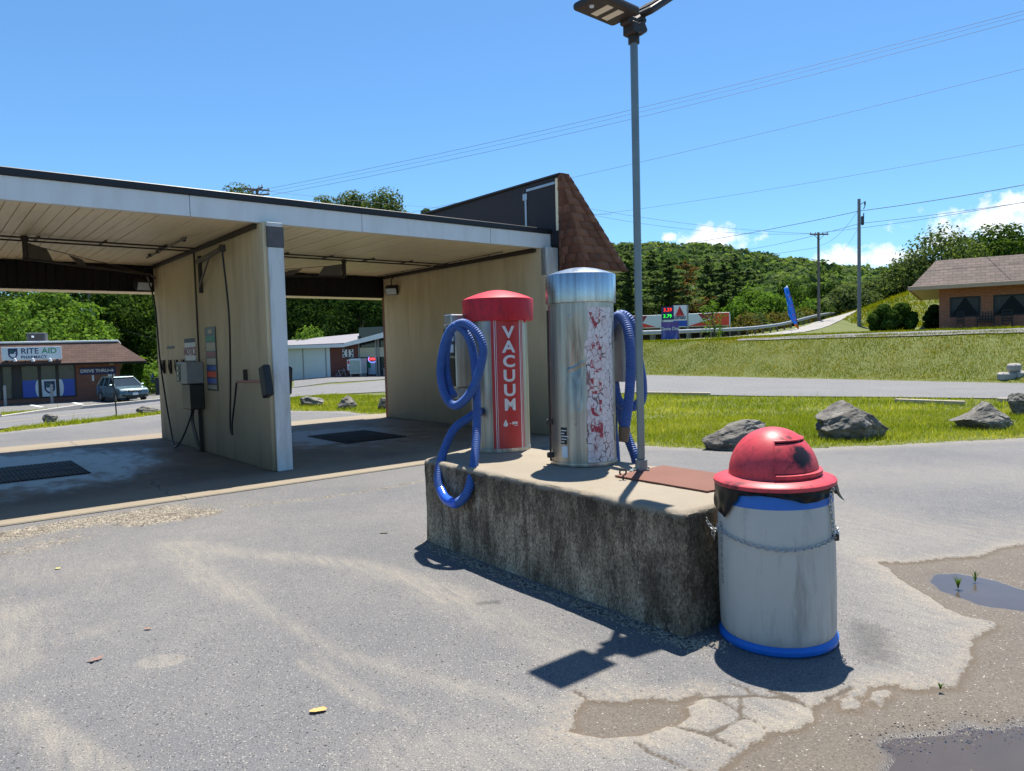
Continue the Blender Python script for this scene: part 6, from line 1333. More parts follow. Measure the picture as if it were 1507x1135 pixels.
def ftext(par, txt, px, py, hpx, mat, yy, bold=0., sp=1., name='lettering'):
    v, f = text_data(txt, hpx/FOC*yy/.72, .003, bold, 'CENTER', sp); mb = MB(); p = sx(px, py, yy); mb.add(v, f, M=plane_M(p, (1, 0, .012), (0, 0, 1))); return mb.build(name, mat, par, fix=False)
ftext(pn, '3.29', 982.6, 456.3, 5, M['led_red'], 56.97, .008, 1.05); ftext(pn, '3.79', 982.3, 465.6, 5, M['led_green'], 56.97, .008, 1.05)
def ftri(par, name, pts, mat, yy): mb = MB(); mb.prism([tuple(sx(a, b, yy)) for a, b in pts], (0, .01, 0)); return mb.build(name, M[mat], par)
ftri(lg, 'triangle_emblem', [(1000.4, 450.8), (994, 465), (1007.3, 464.6)], 'red', 56.97); ftri(lg, 'triangle_shade', [(1000.4, 450.8), (1001.2, 460), (1007.3, 464.6)], 'darkred', 56.95); ftext(lg, 'CITGO', 1000.8, 467.9, 4, M['navy'], 56.96, .015)
# hanging banner on the crest of the bank
bb_ = D(988, 502, 44); bzz = float(terr(bb_.x, bb_.y)); t = thing('banner', 'purple and blue banner lettered Game Day on three thin stakes', 'banner', (bb_.x, bb_.y, bzz))
def m_banner():
    tt = NT('purple_banner'); p = tt.obj(); z = tt.xyz(p)[2]; n = tt.noise(3, tt.map(p, (2, 2, .5)), 6, .7); c = tt.mix(tt.step(z, .2, 1.4), (.02, .06, .33), (.17, .07, .26)); c = tt.mix(tt.math('MULTIPLY', tt.step(n, .5, .75), .7), c, (.5, .45, .68)); c = tt.mix(tt.step(tt.noise(4, tt.map(p, loc=(3, 1, 2)), 5), .6, .7), c, (.015, .03, .12)); tt.bsdf(c, .6); return tt.m
bn = panel(t, 'cloth', 973.5, 473.5, 998.5, 499.5, m_banner(), 44, .02)
ftext(bn, 'Game Day', 985.8, 484, 4.6, M['letters'], 43.97, .006)
for px in (974, 985.5, 998.6): a, b = sx(px, 499, 44), sx(px, 474, 44); mb = MB(); mb.bar((a.x, 44.06, bzz-.1), (b.x, 44.06, b.z), .022, 6); mb.build('stake', M['frame_dark'], t)
# feather flag
fb = Gt(1175, 485); fy = fb.y; t = thing('feather_flag', 'leaning blue feather flag with red vertical letters and an orange tip at the ramp road', 'flag', fb)
def m_flag():
    tt = NT('blue_flag_cloth'); z = tt.xyz(tt.obj())[2]; n = tt.noise(2, tt.obj(), 4); c = tt.mix(n, (.05, .24, .72), (.1, .4, .85)); hq = 65/FOC*fy; c = tt.mix(tt.step(z, .13*hq, .11*hq), c, (.75, .28, .03)); c = tt.mix(tt.step(z, .93*hq, .95*hq), c, (.6, .75, .9))
    d = tt.n('ShaderNodeBsdfDiffuse'); tt.put(d.inputs[0], c); tr = tt.n('ShaderNodeBsdfTranslucent'); tt.put(tr.inputs[0], c); mx = tt.n('ShaderNodeMixShader'); mx.inputs[0].default_value = .45; tt.t.links.new(d.outputs[0], mx.inputs[1]); tt.t.links.new(tr.outputs[0], mx.inputs[2]); return tt.out(mx.outputs[0])
Lp = [(1154, 424), (1155.5, 436), (1158, 450), (1159, 462), (1163, 470), (1170, 479), (1174.5, 484)]; Rp = [(1159, 420), (1162, 431), (1166, 445), (1169.5, 459), (1172, 471), (1174, 480), (1175.4, 485)]
V = []; F = []
for (a, b), (c, d) in zip(Lp, Rp):
    for k in range(5): q = D(a+(c-a)*k/4, b+(d-b)*k/4, fy); V.append((q.x, q.y+.14*math.sin(k*1.6+b*.08), q.z))
for i in range(len(Lp)-1):
    for k in range(4): F.append([i*5+k, i*5+k+1, (i+1)*5+k+1, (i+1)*5+k])
mb = MB(); mb.add(V, F, 0, True); fl = mb.build('cloth', m_flag(), t, fix=False); sm_ = fl.modifiers.new('thickness', 'SOLIDIFY'); sm_.thickness = .012
mb = MB(); mb.tube(smooth_path([tuple(D(a+.6, b, fy)) for a, b in Rp[::-1]]+[tuple(D(1156, 421, fy))], 6), .025, 6); mb.build('pole', M['frame_dark'], t)
for i, chh in enumerate('DINING'):
    px, py = 1160.5+i*1.55+.5, 437+i*6.7; v, f = text_data(chh, 4.0/FOC*fy/.72*1.0, .003, .0); mb = MB(); p = D(px+1.0, py, fy-.22); mb.add(v, f, M=plane_M(p, (1, 0, 0), (-.18, 0, 1))); mb.build('letter', simple('flag_red', (.55, .04, .16), .6, 0, .1, 4), fl, fix=False)
# guard rail
t = thing('guard_rail', 'steel guard rail running up beside the ramp road', 'guard rail', (GA[0], GA[1], float(terr(GA[0], GA[1])))); gpts = [GA+_g*s for s in np.arange(-9, 62, 1.9)]
rail = [Vector((p[0], p[1], float(terr(p[0], p[1]))+.62)) for p in gpts]; pr_ = [(.0, .16), (-.07, .1), (0, .02), (-.07, -.07), (0, -.15)]
V = []; F = []
for p in rail: V += [tuple(p+Vector((-GN[0]*-o_, -GN[1]*-o_, z))) for o_, z in pr_]
for i in range(len(rail)-1):
    for k in range(4): F.append([i*5+k, i*5+k+1, (i+1)*5+k+1, (i+1)*5+k])
mb = MB(); mb.add(V, F); rl = mb.build('rail', M['railsteel'], t, fix=False); rl.modifiers.new('thickness', 'SOLIDIFY').thickness = .02
for p in rail: mb = MB(); mb.box(p+Vector((GN[0]*.14, GN[1]*.14, -.35)), (.14, .14, 1.05), .01); mb.build('post', M['pole'], t)
# ------------------------------------------------------------------ restaurant
R0 = Gt(1382, 488); R1 = Gt(1507, 481); R0 = D(1382, 488.5, 47); R1 = D(1507, 481, 44.6); RZ0 = R0.z
re_ = Vector((R1.x-R0.x, R1.y-R0.y, 0)).normalized(); RA = math.atan2(re_.y, re_.x); rbk = Vector((-re_.y, re_.x, 0))
def rw(px, py, y=0.):
    d = Vector(ray(px, py)); c = Vector(CAM); o = R0+rbk*y; t = (o-c).dot(rbk)/d.dot(rbk); q = c+d*t-o; return q.dot(re_), q.z
rs_ = thing('restaurant', 'orange brick restaurant with a wide brown shingle roof and draped windows', 'restaurant', R0, RA)
he = rw(1382, 425)[1]
xl_, zl2 = rw(1338.5, 423.5, -1.6); xrg, zrg = rw(1377.5, 384, 1.2)
w1 = (rw(1397.5, 450)[0], rw(1443.5, 450)[0]); w2 = (rw(1461.5, 450)[0], rw(1518, 450)[0]); wz0, wz1 = rw(1420, 467)[1], rw(1420, 436.5)[1]
mb = MB(); mb.bb(0, w1[0], 0, 14, -.7, he); mb.bb(w1[0], w1[1], 0, .3, -.7, wz0); mb.bb(w1[0], w1[1], 0, .3, wz1, he); mb.bb(w1[1], w2[0], 0, 14, -.7, he); mb.bb(w2[0], w2[1], 0, .3, -.7, wz0); mb.bb(w2[0], w2[1], 0, .3, wz1, he); mb.bb(w2[1], 16, 0, 14, -.7, he); mb.bb(w1[0], w1[1], 1.6, 14, -.7, he); mb.bb(w2[0], w2[1], 1.6, 14, -.7, he); mb.build('wall', M['brick_orange'], rs_, local=True)
for a, b in (w1, w2):
    f_ = MB(); f_.bb(a, a+.09, .02, .2, wz0, wz1); f_.bb(b-.09, b, .02, .2, wz0, wz1); f_.bb(a+.09, b-.09, .02, .2, wz1-.09, wz1); f_.bb(a+.09, b-.09, .02, .2, wz0, wz0+.09); f_ = f_.build('window', M['frame_dark'], rs_, local=True)
    q = MB(); q.bb(a+.09, b-.09, .1, .115, wz0+.09, wz1-.09); q.build('pane', M['glass_dim'], f_, local=True)
    m_ = (a+b)/2; n = 14
    for s in (-1, 1):
        V = []; F = []
        for i in range(n+1):
            for j in range(9):
                zz = wz1-.1-(wz1-wz0-.25)*j/8; inner = m_-s*-.06-s*-1*(b-a)*.40*(j/8)**1.0; edge = a+.1 if s < 0 else b-.1; xx = edge+(inner-edge)*i/n; V.append((xx, .085+.014*math.sin(i*2.2), zz))
        for i in range(n):
            for j in range(8): F.append([i*9+j, (i+1)*9+j, (i+1)*9+j+1, i*9+j+1])
        q = MB(); q.add(V, F, 0, True); c_ = q.build('curtain', M['curtain'], f_, local=True, fix=False)
rf = hip('roof', xl_, 18, -1.7, 15.7, he+.02, zrg, xrg-xl_, 2.8, M['shingle_rest'], rs_)
mb = MB(); mb.bb(xl_-.02, 18, -1.78, -1.705, he-.12, he+.14, .01); mb.bb(xl_-.09, xl_-.004, -1.78, 15.7, he-.12, he+.14, .01); mb.build('gutter', simple('tan_gutter', (.5, .33, .23), .6, 0, .1, 3), rf, local=True)
mb = MB(); mb.bb(xl_, 18, -1.7, 0-.004, he-.05, he+.015); mb.bb(xl_, -.004, 0.004, 15, he-.05, he+.015); mb.build('soffit', simple('tan_soffit', (.55, .4, .3), .6, 0, .1, 3), rf, local=True)
def atr(name, label, cat, group=None): return thing(name, label, cat, R0, RA, group)
def seat(t, x0, x1, y, zb0, rungs, slats):
    mb = MB()
    for x in (x0, x1):
        mb.bar((x, y, zb0), (x, y, zb0+1.12), .03, 6); mb.bar((x, y-.5, zb0), (x, y-.5, zb0+.66), .03, 6); mb.bar((x, y-.52, zb0+.66), (x, y, zb0+.66), .03, 6)
    mb.build('frame', M['frame_dark'], t, local=True); mb = MB(); mb.bb(x0, x1, y-.5, y, zb0+.42, zb0+.47, .01); mb.build('seat', M['frame_dark'], t, local=True); mb = MB()
    for k in range(slats): z = zb0+.55+k*.17; mb.bb(x0, x1, y-.02, y+.02, z, z+.07)
    for k in range(rungs): x = x0+(x1-x0)*(k+1)/(rungs+1); mb.bb(x-.03, x+.03, y-.026, y-.021, zb0+.5, zb0+1.08)
    mb.build('backrest', M['frame_dark'], t, local=True)
def gz(x): return float(terr(*(R0+re_*x-rbk*.6)[:2]))-RZ0
for (pa, pb), lab, nm, sl_, rg in (((1408.5, 1418.5), 'dark ladder back chair under the left restaurant window', 'chair', 4, 0), ((1438, 1463), 'dark slatted bench against the brick between the restaurant windows', 'bench', 2, 5), ((1475, 1489.5), 'dark ladder back chair under the right restaurant window', 'chair', 4, 0)):
    a, b = rw(pa, 480, -.4)[0], rw(pb, 480, -.4)[0]; t = atr('porch_'+nm, lab, nm, 'seats on the restaurant porch'); seat(t, a, b, -.25, .12, rg, sl_)
mb = MB(); mb.bb(-2.2, 18, -1.9, -.002, -.5, .12, .02); mb.build('porch_slab', M['concrete'], rs_, local=True)
# ------------------------------------------------------------------ poles and lines
def upole(name, label, base, toph, r0, r1, mat, cross=None, extras=None):
    t = thing(name, label, 'utility pole', base); mb = MB(); tp = Vector((base.x, base.y, toph)); mb.tube([base-Vector((0, 0, .5)), tp], [r0, r1], 14); mb.build('pole', mat, t)
    if cross:
        for (dz, L, ang, ins) in cross:
            d = Vector((math.cos(ang), math.sin(ang), 0)); c = tp+Vector((0, 0, dz))+Vector((0, -r1-.06, 0)); mb = MB(); mb.box(c, (L, .1, .13), .01, Matrix.Rotation(ang, 3, 'Z')); ca = mb.build('crossarm', mat, t); mb = MB()
            for k in ins: mb.lathe([(.02, .06), (.05, .1), (.06, .16), (.03, .2), (.04, .24), (.02, .28)], 10, tuple(c+d*L*k))
            mb.build('insulator', M['insul'], ca)
            mb = MB(); mb.bar(c+d*L*.3, c-Vector((0, 0, .6)), .025, 5); mb.bar(c-d*L*.3, c-Vector((0, 0, .6)), .025, 5); mb.build('brace', M['dkmetal'], ca)
    return t, tp
pb1 = Gt(1264.5, 480); pt1 = D(1264.3, 293, pb1.y); t1, tp1 = upole('utility_pole', 'tall blue grey utility pole standing on the grass left of the restaurant', pb1, pt1.z, .17, .13, M['polegrey'])
mb = MB(); mb.tube([tp1+Vector((.1, 0, -.5)), tp1+Vector((.5, 0, -.25)), tp1+Vector((.55, 0, -.55)), tp1+Vector((.4, 0, -.9))], .035, 6); mb.box(tp1+Vector((.52, 0, -.38)), (.12, .12, .35), .03); mb.build('cutout', M['dkmetal'], t1)
mb = MB(); mb.box(tp1+Vector((.26, -.1, -1.9)), (.24, .2, .8), .05); mb.box(tp1+Vector((.36, -.1, -1.5)), (.08, .1, .5), .03); mb.build('arrester', M['hvac'], t1)
pb2 = Gt(1205, 470); pb2 = Vector((*D(1205, 470, 78)[:2], 0)); pb2.z = float(terr(pb2.x, pb2.y)); pt2 = D(1206, 342, 78); t2, tp2 = upole('utility_pole', 'dark utility pole with a crossarm rising beyond the guard rail', pb2, pt2.z, .17, .12, M['pole'], [(-.25, 2.1, .12, (-.45, -.2, .2, .45))])
pt3 = D(130.5, 424, 75); pb3 = Vector((pt3.x, pt3.y, float(terr(pt3.x, pt3.y)))); t3, tp3 = upole('utility_pole', 'utility pole with two grey transformer cans behind the pharmacy', pb3, pt3.z+1.2, .17, .12, M['pole'])
q = D(131, 461, 75)
for s in (-1, 1): mb = MB(); mb.lathe([(.001, -.55), (.3, -.5), (.32, .4), (.26, .48), (.05, .5), (.05, .62), (.001, .64)], 18, (q.x+s*.46, q.y-.3, q.z)); mb.build('transformer', M['sign_white'], t3)
pt4 = D(378, 278, 62); pb4 = Vector((pt4.x, pt4.y, float(terr(pt4.x, pt4.y)))); t4, tp4 = upole('utility_pole', 'utility pole whose crossarms show above the car wash roof', pb4, pt4.z, .17, .12, M['pole'], [(-.1, 2.2, .5, (-.45, -.2, .2, .45)), (-.1, 2.2, -.75, (-.45, -.2, .2, .45)), (-.55, 2.3, -.1, (-.45, .45))])
pt5 = D(1416, 350, 95); pb5 = Vector((pt5.x, pt5.y, float(terr(pt5.x, pt5.y)))); upole('utility_pole', 'utility pole with a crossarm just behind the restaurant roof', pb5, pt5.z, .16, .12, M['pole'], [(-.2, 3.2, .1, (-.45, .45))])
def wire(label, a, b, sag, r=.014, n=28):
    a, b = Vector(a), Vector(b); pts = [a.lerp(b, k/n)-Vector((0, 0, 4*sag*(k/n)*(1-k/n))) for k in range(n+1)]; mb = MB(); mb.tube(pts, r, 5); o = mb.build('power_line', M['wire'], None); tag(o, label, 'cable', 'overhead cables'); return o
far = lambda px, py, Y: tuple(D(px, py, Y))
wire('overhead cable high across the sky, topmost of the three leaving the pole above the roof', far(378, 281, 62), far(1560, 2, 40), .5, .012)
wire('overhead cable high across the sky, middle of the three leaving the pole above the roof', far(392, 283, 62), far(1560, 7, 40), .55, .009)
wire('overhead cable high across the sky, lowest of the three leaving the pole above the roof', far(400, 287, 62), far(1560, 14, 41), .6, .012)
wire('overhead cable crossing the lamp post below the three highest cables', far(560, 322, 75), far(1560, 88, 48), .35, .013)
wire('overhead cable crossing the lamp post well above the hill and rising to the right edge', far(830, 322, 90), far(1560, 203, 55), .4, .014)
wire('thin overhead cable falling from the mansard to the crossarm pole, upper one', far(830, 300, 70), tuple(tp2+Vector((-.9, 0, -.1))), .5, .014)
wire('thin overhead cable falling from the mansard to the crossarm pole, lower one', far(830, 308, 70), tuple(tp2+Vector((.9, 0, -.1))), .9, .014)
wire('thick overhead cable from the right edge to the top of the blue grey pole', tuple(tp1+Vector((0, 0, -1.05))), far(1570, 260, pb1.y-14), .15, .026)
wire('thick overhead cable from the blue grey pole down to the left over the hill', tuple(tp1+Vector((0, 0, -1.05))), far(850, 378, 95), .5, .024)
wire('overhead cable from the crossarm pole to the right edge, upper of the lower pair', tuple(tp2+Vector((.4, 0, .0))), far(1560, 288, 40), .2, .016)
wire('overhead cable from the hill to the blue grey pole, below the thick one', far(1040, 374, 110), tuple(tp1+Vector((0, -.1, -2.15))), .5, .018)
wire('overhead cable from the blue grey pole to the right edge, lower of the pair', tuple(tp1+Vector((0, -.1, -2.15))), far(1560, 290, pb1.y-13), .1, .018)
wire('slack thin cable between the blue grey pole and the crossarm pole', tuple(tp1+Vector((0, 0, -.9))), tuple(tp2+Vector((.2, 0, -1.4))), .6, .012)
wire('slack thin cable low between the blue grey pole and the crossarm pole', tuple(tp1+Vector((0, 0, -2.4))), tuple(tp2+Vector((.2, 0, -1.8))), 1.4, .01)
wire('thin cable before the hill on the left of the crossarm pole, upper', tuple(tp2+Vector((0, 0, -1.6))), far(830, 395, 120), .8, .016)
wire('thin cable before the hill on the left of the crossarm pole, lower', tuple(tp2+Vector((0, 0, -3.3))), far(830, 412, 110), .6, .014)
wire('thin cable from the pole above the roof toward the left, upper', tuple(tp4), far(-120, 268, 60), .8, .012)
wire('thin cable behind the pharmacy from the transformer pole', tuple(tp3+Vector((0, 0, -4.2))), far(260, 505, 72), .3, .018)
wire('thin cable from the transformer pole across the left bay opening', tuple(tp3+Vector((0, 0, -.6))), far(-100, 446, 70), .3, .018)
wire('thin cable from the pole above the roof toward the mansard', tuple(tp4+Vector((.8, 0, -.2))), far(900, 316, 80), .5, .012)
# timbers lying in the lawn
for (a, b), lab in ((((1318, 593.5), (1420, 597.5)), 'pale timber lying in the lawn behind the largest boulder'), (((935, 581.5), (1045, 583.5)), 'pale timber edging in the lawn right of the lamp post'), (((1468, 592.5), (1520, 594.5)), 'pale timber lying in the lawn at the right edge of the picture')):
    p, q = Gt(*a), Gt(*b); d = q-p; t = thing('lawn_timber', lab, 'timber', p, 0, 'timbers in the lawn'); mb = MB(); mb.box((p+q)/2+Vector((0, 0, .05)), (d.length, .12, .12), .01, Matrix.Rotation(math.atan2(d.y, d.x), 3, 'Z')); mb.build('timber', M['wood'], t)
# stones stacked at the road edge
q = Gt(1500, 563); 
for i, (dx, dz, s, lab) in enumerate(((0, 0, .5, 'pale squared stone at the foot of the bank by the right edge, lower'), (.45, .0, .55, 'pale squared stone beside another at the foot of the bank, right one'), (.25, .32, .45, 'pale squared stone on top of the pair at the foot of the bank'))):
    mb = MB(); mb.box((0, 0, s*.3), (s, s*.7, s*.6), .06); o = mb.build('wall_stone', M['concrete'], None); o.location = (q.x+dx, q.y+.6, q.z+dz); o.rotation_euler = (0, 0, .3*i); tag(o, lab, 'stone', 'stones at the foot of the bank')
# white car roof beyond the guard rail
wc = D(1236, 462, 96); wz = float(terr(wc.x, wc.y)); car('parked_car', 'white car partly hidden behind the guard rail near the blue grey pole', (wc.x, wc.y, wc.z-1.5), R(20), M['carwhite'])
# ------------------------------------------------------------------ vegetation
def diamonds(C_, Nn, size, seed=0, aspect=.6, jit=.55):
    r_ = np.random.default_rng(seed); n = len(C_); Nn = Nn+r_.normal(0, jit, (n, 3)); Nn /= np.linalg.norm(Nn, axis=1, keepdims=True)+1e-9
    t = np.cross(Nn, r_.normal(0, 1, (n, 3))); t /= np.linalg.norm(t, axis=1, keepdims=True)+1e-9; b = np.cross(Nn, t); s = (size*r_.uniform(.6, 1.3, n))[:, None]
    V = np.stack([C_-t*s*.5, C_-b*s*.5*aspect-Nn*s*.06, C_+t*s*.5, C_+b*s*.5*aspect-Nn*s*.06], 1).reshape(-1, 3); F = np.arange(4*n).reshape(n, 4); return V, F, np.repeat(r_.random(n), 4)
def crown(lobes, n, size, seed, fill=.35, up=.25):
    r_ = np.random.default_rng(seed); lob = np.array([(*c, *r) for c, r in lobes]); wgt = (lob[:, 3]*lob[:, 5])**1.0; k = r_.choice(len(lob), n, p=wgt/wgt.sum())
    d = r_.normal(0, 1, (n, 3)); d /= np.linalg.norm(d, axis=1, keepdims=True); rad = np.where(r_.random(n) < fill, r_.uniform(.4, .95, n), r_.uniform(.85, 1.08, n))
    q = d*3.1+k[:, None]*1.7; rad = rad*(.86+.3*fbm(q[:, 0]+q[:, 2], q[:, 1]-q[:, 2]*.7, 3, seed))
    C_ = lob[k, :3]+d*lob[k, 3:]*rad[:, None]; N_ = d+np.array([0, 0, up]); return diamonds(C_, N_, size*1.1, seed+1, .65, .42)
def limbs(h, r, seed, nb=7, spread=2.2, h0=.35, lean=(0, 0)):
    R_ = random.Random(seed); mb = MB(); top = Vector((lean[0], lean[1], h)); tr = [Vector((0, 0, -.4)), Vector((lean[0]*.2+R_.uniform(-.1, .1), lean[1]*.2, h*.3)), Vector((lean[0]*.5+R_.uniform(-.2, .2), lean[1]*.5+R_.uniform(-.2, .2), h*.6)), top]
    P = smooth_path(tr, 5); mb.tube(P, [r*(1-.8*i/(len(P)-1)) for i in range(len(P))], 9)
    for i in range(nb):
        f = h0+(1-h0)*.85*i/nb; p = P[int(f*(len(P)-1))]; a = i*2.4+R_.uniform(-.5, .5); L = spread*R_.uniform(.7, 1.15)*(1-.4*f); q1 = p+Vector((math.cos(a)*L*.5, math.sin(a)*L*.5, L*.25)); q2 = p+Vector((math.cos(a)*L, math.sin(a)*L, L*.75)); rr_ = r*(1-.75*f)*.5
        B = smooth_path([p, q1, q2], 4); mb.tube(B, [rr_*(1-.75*k/(len(B)-1)) for k in range(len(B))], 6)
    return mb
def broad(name, label, h, w_, nleaf, size, mat, seed, loc=(0, 0, 0), group=None, low=.18, ntr=9, cat='tree'):
    R_ = random.Random(seed); t = thing(name, label, cat, loc, 0, group); limbs(h*.85, .028*h, seed, 8, w_*.42, .25).build('trunk', M['bark'], t, local=True)
    lobes = []
    for i in range(ntr):
        f = low+(1-low)*(i+.5)/ntr; prof = math.sin(min(1, (f-low)/(1-low)*.88+.16)*PI)**.7; a = i*2.4+R_.uniform(-.4, .4); rad = w_*.5*prof; s = w_*R_.uniform(.2, .3)*(9/ntr)**.38
        lobes.append(((math.cos(a)*max(0, rad-s*.6), math.sin(a)*max(0, rad-s*.6), h*f-s*.3), (s, s, s*R_.uniform(.65, .9))))
    for i in range(ntr//2): a = R_.uniform(0, 6.3); s = w_*R_.uniform(.1, .17); f = R_.uniform(.3, .95); lobes.append(((math.cos(a)*w_*.42*math.sin(f*PI)**.6, math.sin(a)*w_*.42*math.sin(f*PI)**.6, h*f), (s, s, s*.8)))
    lobes.append(((0, 0, h*.86), (w_*.2, w_*.2, h*.13)))
    V, F, rn = crown(lobes, nleaf, size, seed); mesh_np('crown', V, F, M[mat], t, {'rnd': rn}); return t
def pine(name, label, h, w_, seed, loc=(0, 0, 0), mat='needles', group=None, gap=.16, n=2600):
    R_ = random.Random(seed); r_ = np.random.default_rng(seed); t = thing(name, label, 'pine tree', loc, 0, group); mb = MB(); mb.tube([(0, 0, -.5), (R_.uniform(-.2, .2), 0, h*.5), (R_.uniform(-.2, .2), 0, h*.98)], [.014*h, .009*h, .002*h], 8); C_ = []; N_ = []
    nb = 42
    for i in range(nb):
        f = gap+(1-gap)*(i/nb)**.9; z = h*f; L = w_*.68*(1.02-f)**.5*(.35+.65*min(1, (f-gap)*6+.3))*R_.uniform(.45, 1.2); a = i*2.4+R_.uniform(-.5, .5); d = np.array([math.cos(a), math.sin(a), 0]); e = np.array([0, 0, z])+d*L+np.array([0, 0, L*.12])
        mb.tube([(0, 0, z-.1), tuple(e*.5+np.array([0, 0, z*.5])), tuple(e)], [.03, .02, .008], 4); m = max(10, int(n/nb*(L/(w_*.35))))
        s = r_.uniform(.0, 1.05, m)[:, None]; p = np.array([0, 0, z])*(1-s)+e*s+r_.normal(0, 1, (m, 3))*np.array([.28, .28, .15])*(.35+L*.22); C_.append(p); N_.append(np.tile(np.array([0, 0, 1.]), (m, 1)))
    mb.build('trunk', M['bark'], t, local=True); V, F, rn = diamonds(np.concatenate(C_), np.concatenate(N_), .5, seed, .45, .35); mesh_np('crown', V, F, M[mat], t, {'rnd': rn}); return t
def at_top(px, ytop, Y):                   # base point on the terrain and the height that reaches ytop
    p = D(px, ytop, Y); z = float(terr(p.x, p.y)); return Vector((p.x, p.y, z)), p.z-z
# trees behind the pharmacy and the store
PT = [(-40, 430, 66, 13, 'leaf'), (22, 425, 74, 13, 'leaf'), (75, 428, 64, 10, 'leaf_bright'), (112, 405, 84, 13, 'leaf_dark'), (160, 420, 76, 9, 'leaf'), (200, 410, 80, 11, 'leaf'), (236, 408, 86, 10, 'leaf_dark'), (330, 415, 92, 13, 'leaf_dark')]
PL = ['bushy green tree behind the far left end of the pharmacy', 'large green tree behind the pharmacy sign', 'lighter green rounded tree behind the pharmacy roof unit', 'dark green tree standing just left of the transformer pole', 'green tree standing just right of the transformer pole', 'tall green tree behind the right end of the pharmacy roof', 'dark tall tree behind the divider wall side of the pharmacy', 'dark tall tree hidden behind the divider wall of the car wash']
for i, (px, yt, Y, w_, mt) in enumerate(PT): b, h = at_top(px, yt, Y); broad('broadleaf_tree', PL[i], h, w_, 9000 if i < 7 else 3000, .34, mt, 100+i, b, 'trees behind the pharmacy', ntr=26, low=.05)
ST = [(395, 418, 84, 12), (446, 432, 78, 9), (488, 425, 82, 10), (528, 428, 76, 9), (566, 420, 82, 10)]
SL = ['dark tree behind the store, next to the white pilaster', 'dark tree rising behind the left half of the white store wall', 'dark tree rising behind the middle of the store roof', 'dark tree rising behind the brick part of the store', 'dark tree behind the store at the right bay jamb']
for i, (px, yt, Y, w_) in enumerate(ST): b, h = at_top(px, yt, Y); broad('broadleaf_tree', SL[i], h, w_, 7500, .34, 'leaf_dark', 130+i, b, 'trees behind the store', ntr=26, low=.05)
b, h = at_top(455, 488, 68); broad('bright_bush', 'bright yellow-green bush top showing over the store roof', h, 5, 2500, .25, 'leaf_bright', 140, b, cat='bush')
b, h = at_top(206, 536, 58); broad('bright_bush', 'bright green bush beside the right corner of the pharmacy', h, 5, 3000, .25, 'leaf_bright', 141, b, low=.05, cat='bush')
for i, (px, yt, Y, w_, lab) in enumerate(((350, 277, 105, 9, 'tree top just left of the pole above the car wash roof'), (478, 292, 120, 8, 'thin tree top above the roof, left of the twin rounded crowns'), (518, 286, 100, 9, 'rounded tree crown above the roof, left of the twin crowns'), (566, 284, 95, 10, 'rounded tree crown above the roof, right of the twin crowns'), (627, 308, 120, 4, 'small pointed tree top above the roof near the parapet'))):
    b, h = at_top(px, yt, Y); broad('tall_tree', lab, h, w_*1.25, 14000, .36, 'leaf_olive', 150+i, b, 'tall trees beyond the car wash roof', low=.35, ntr=24)
# pines and brush behind the petrol station
PN = [(868, 372, 112, 8), (905, 362, 108, 9), (925, 372, 98, 8), (962, 368, 104, 9), (985, 380, 96, 7), (1010, 384, 100, 8), (1042, 376, 104, 8), (1066, 388, 96, 7), (1082, 374, 108, 8), (1100, 396, 112, 7)]
NL = ['pine between the mansard and the stainless vacuum', 'tall pine just left of the lamp post behind the station', 'pine directly behind the lamp post', 'tall dark pine above the left part of the station canopy', 'pine right behind the petrol price sign', 'thin pine with orange dying needles above the petrol price sign', 'dark pine to the right of the orange dying pine', 'pine above the right end of the station canopy', 'tall full pine right of the station canopy', 'pine at the right end of the row behind the station']
for i, (px, yt, Y, w_) in enumerate(PN): b, h = at_top(px, yt, Y); pine('pine_tree', NL[i], h, w_, 200+i, b, 'needles_dead' if i == 5 else 'needles', 'pines behind the petrol station', n=9000 if i != 5 else 2400)
b, h = at_top(1050, 443, 52); broad('young_tree', 'young bright tree in front of the right end of the station canopy', h, 1.8, 480, .16, 'leaf_bright', 230, b, low=.1)
BT = [(1108, 428, 92, 9, 'leaf_bright', 'bright green tree right of the pines'), (1135, 440, 88, 8, 'leaf_bright', 'bright yellow-green rounded tree left of the feather flag'), (1160, 412, 120, 10, 'leaf', 'green tree behind the feather flag'), (1190, 425, 110, 9, 'leaf', 'green tree left of the crossarm pole'), (1196, 448, 88, 6, 'leaf_bright', 'low bright bush at the foot of the crossarm pole'), (1222, 418, 104, 10, 'leaf_dark', 'dark tree just right of the crossarm pole'), (1250, 426, 86, 7, 'leaf_olive', 'grey green rounded tree behind the blue grey pole'), (1280, 418, 92, 9, 'leaf_olive', 'grey green tree right of the blue grey pole'), (1310, 405, 96, 10, 'leaf_olive', 'olive tree left of the restaurant roof'), (1335, 392, 90, 9, 'leaf_dark', 'dark tree behind the left eave of the restaurant'), (1350, 388, 100, 8, 'leaf_dark', 'dark spreading tree behind the restaurant hip'), (1085, 452, 84, 6, 'leaf_bright', 'low bright bush at the right end of the station canopy')]
for i, (px, yt, Y, w_, mt, lab) in enumerate(BT): b, h = at_top(px, yt, Y); broad('roadside_tree', lab, h, w_, 4200, .4, mt, 250+i, b, 'trees beyond the guard rail', ntr=11, low=.08)
TB = [(1100, 466, 74, 4), (1118, 464, 76, 4), (1140, 463, 78, 4), (1162, 462, 80, 4), (1185, 462, 82, 4)]
TL = ['tan brush clump nearest the station canopy behind the guard rail', 'tan brush clump behind the guard rail, second from the station', 'tan brush clump behind the guard rail, left of the feather flag', 'tan brush clump behind the guard rail at the feather flag', 'tan brush clump behind the guard rail below the crossarm pole']
